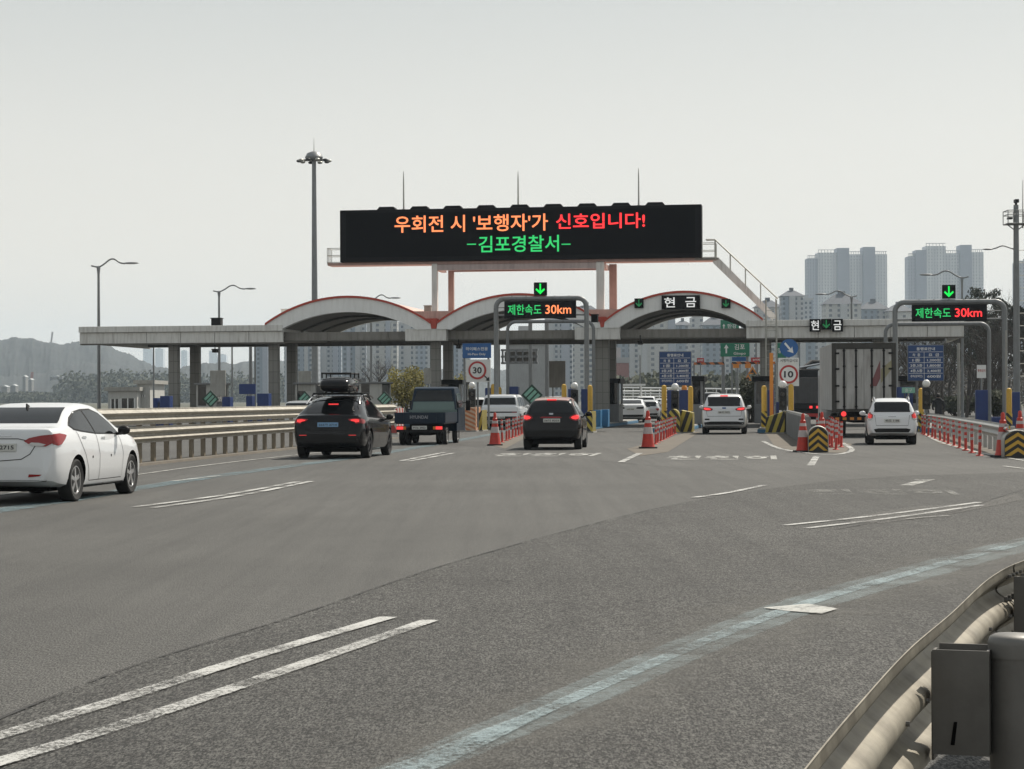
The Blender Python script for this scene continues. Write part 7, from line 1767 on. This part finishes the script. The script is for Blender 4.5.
MB().box(-.9, .9, .1, 6, .45, .94).build('chassis', dk, t); MB().box(-.8, .8, -.05, .05, .6, .75).build('rear_bumper', M['signred'], t)

# ------------------------------------------------------------------ person behind the right guardrail
def skin_fig(name, verts, edges, radii, m, parent, lv=2):
    me = bpy.data.meshes.new(name); me.from_pydata(verts, edges, []); o = bpy.data.objects.new(name, me); COL.objects.link(o)
    md = o.modifiers.new('s', 'SKIN'); md.use_smooth_shade = True; me.skin_vertices[0].data[0].use_root = True
    for i, r in enumerate(radii): me.skin_vertices[0].data[i].radius = r if isinstance(r, tuple) else (r, r)
    s = o.modifiers.new('b', 'SUBSURF'); s.levels = lv; s.render_levels = lv
    bpy.context.view_layer.update(); ev_ = bpy.data.meshes.new_from_object(o.evaluated_get(bpy.context.evaluated_depsgraph_get())); o.modifiers.clear(); o.data = ev_; ev_.materials.clear(); ev_.materials.append(m); o.parent = parent
    return o
skin_m = mat('skin', (.42, .26, .19), .6); jacket = mat('dark_jacket', (.022, .023, .026), .85, 0, .2, 6, bump=.3, bscale=25); trousers = mat('dark_trousers', (.03, .032, .04), .9); hair = mat('black_hair', (.015, .013, .012), .7)
pg = G(938.5, 428); pe = thing('person', 'person in a dark jacket seen from behind over the right guardrail, shoulders hunched', 'person', (P(938.5, 399, 96).x, 96, 0), -R(6))
V_ = [(0, 0, .88), (0, -.02, 1.05), (0, 0, 1.25), (0, .03, 1.36), (0, .08, 1.44), (0, .12, 1.52), (0, .13, 1.60),
      (.19, .03, 1.33), (.27, .02, 1.08), (.22, .20, .95), (.18, .30, .98), (-.19, .03, 1.33), (-.27, .02, 1.08), (-.22, .20, .95), (-.18, .30, .98),
      (.10, 0, .84), (.12, .03, .48), (.13, -.02, .09), (.14, .14, .04), (-.10, 0, .84), (-.12, .03, .48), (-.13, -.02, .09), (-.14, .14, .04)]
E_ = [(0, 1), (1, 2), (2, 3), (3, 4), (4, 5), (5, 6), (3, 7), (7, 8), (8, 9), (9, 10), (3, 11), (11, 12), (12, 13), (13, 14), (0, 15), (15, 16), (16, 17), (17, 18), (0, 19), (19, 20), (20, 21), (21, 22)]
Rr = [(.16, .12), (.16, .12), (.19, .13), (.15, .10), .055, .085, .075, .075, .055, .045, .035, .075, .055, .045, .035, .09, .062, .045, .04, .09, .062, .045, .04]
b = skin_fig('body', V_, E_, Rr, jacket, pe)
b.data.materials.append(trousers); b.data.materials.append(skin_m)
for f in b.data.polygons:
    c = f.center
    f.material_index = 1 if c.z < .86 and abs(c.y) < .14 and abs(c.x) < .22 else 2 if c.z > 1.44 or (c.y > .26 and c.z > .8) else 0
MB().sphere((0, .115, 1.585), .108, 16, 12, (.92, 1.0, 1.05)).build('hair', hair, pe, smooth=0)
k = MB(); k.tube([(-.13, -.02, 1.36), (-.08, .0, 1.44), (.08, .0, 1.44), (.13, -.02, 1.36)], .06, 8); k.build('hood', jacket, pe, smooth=.9)
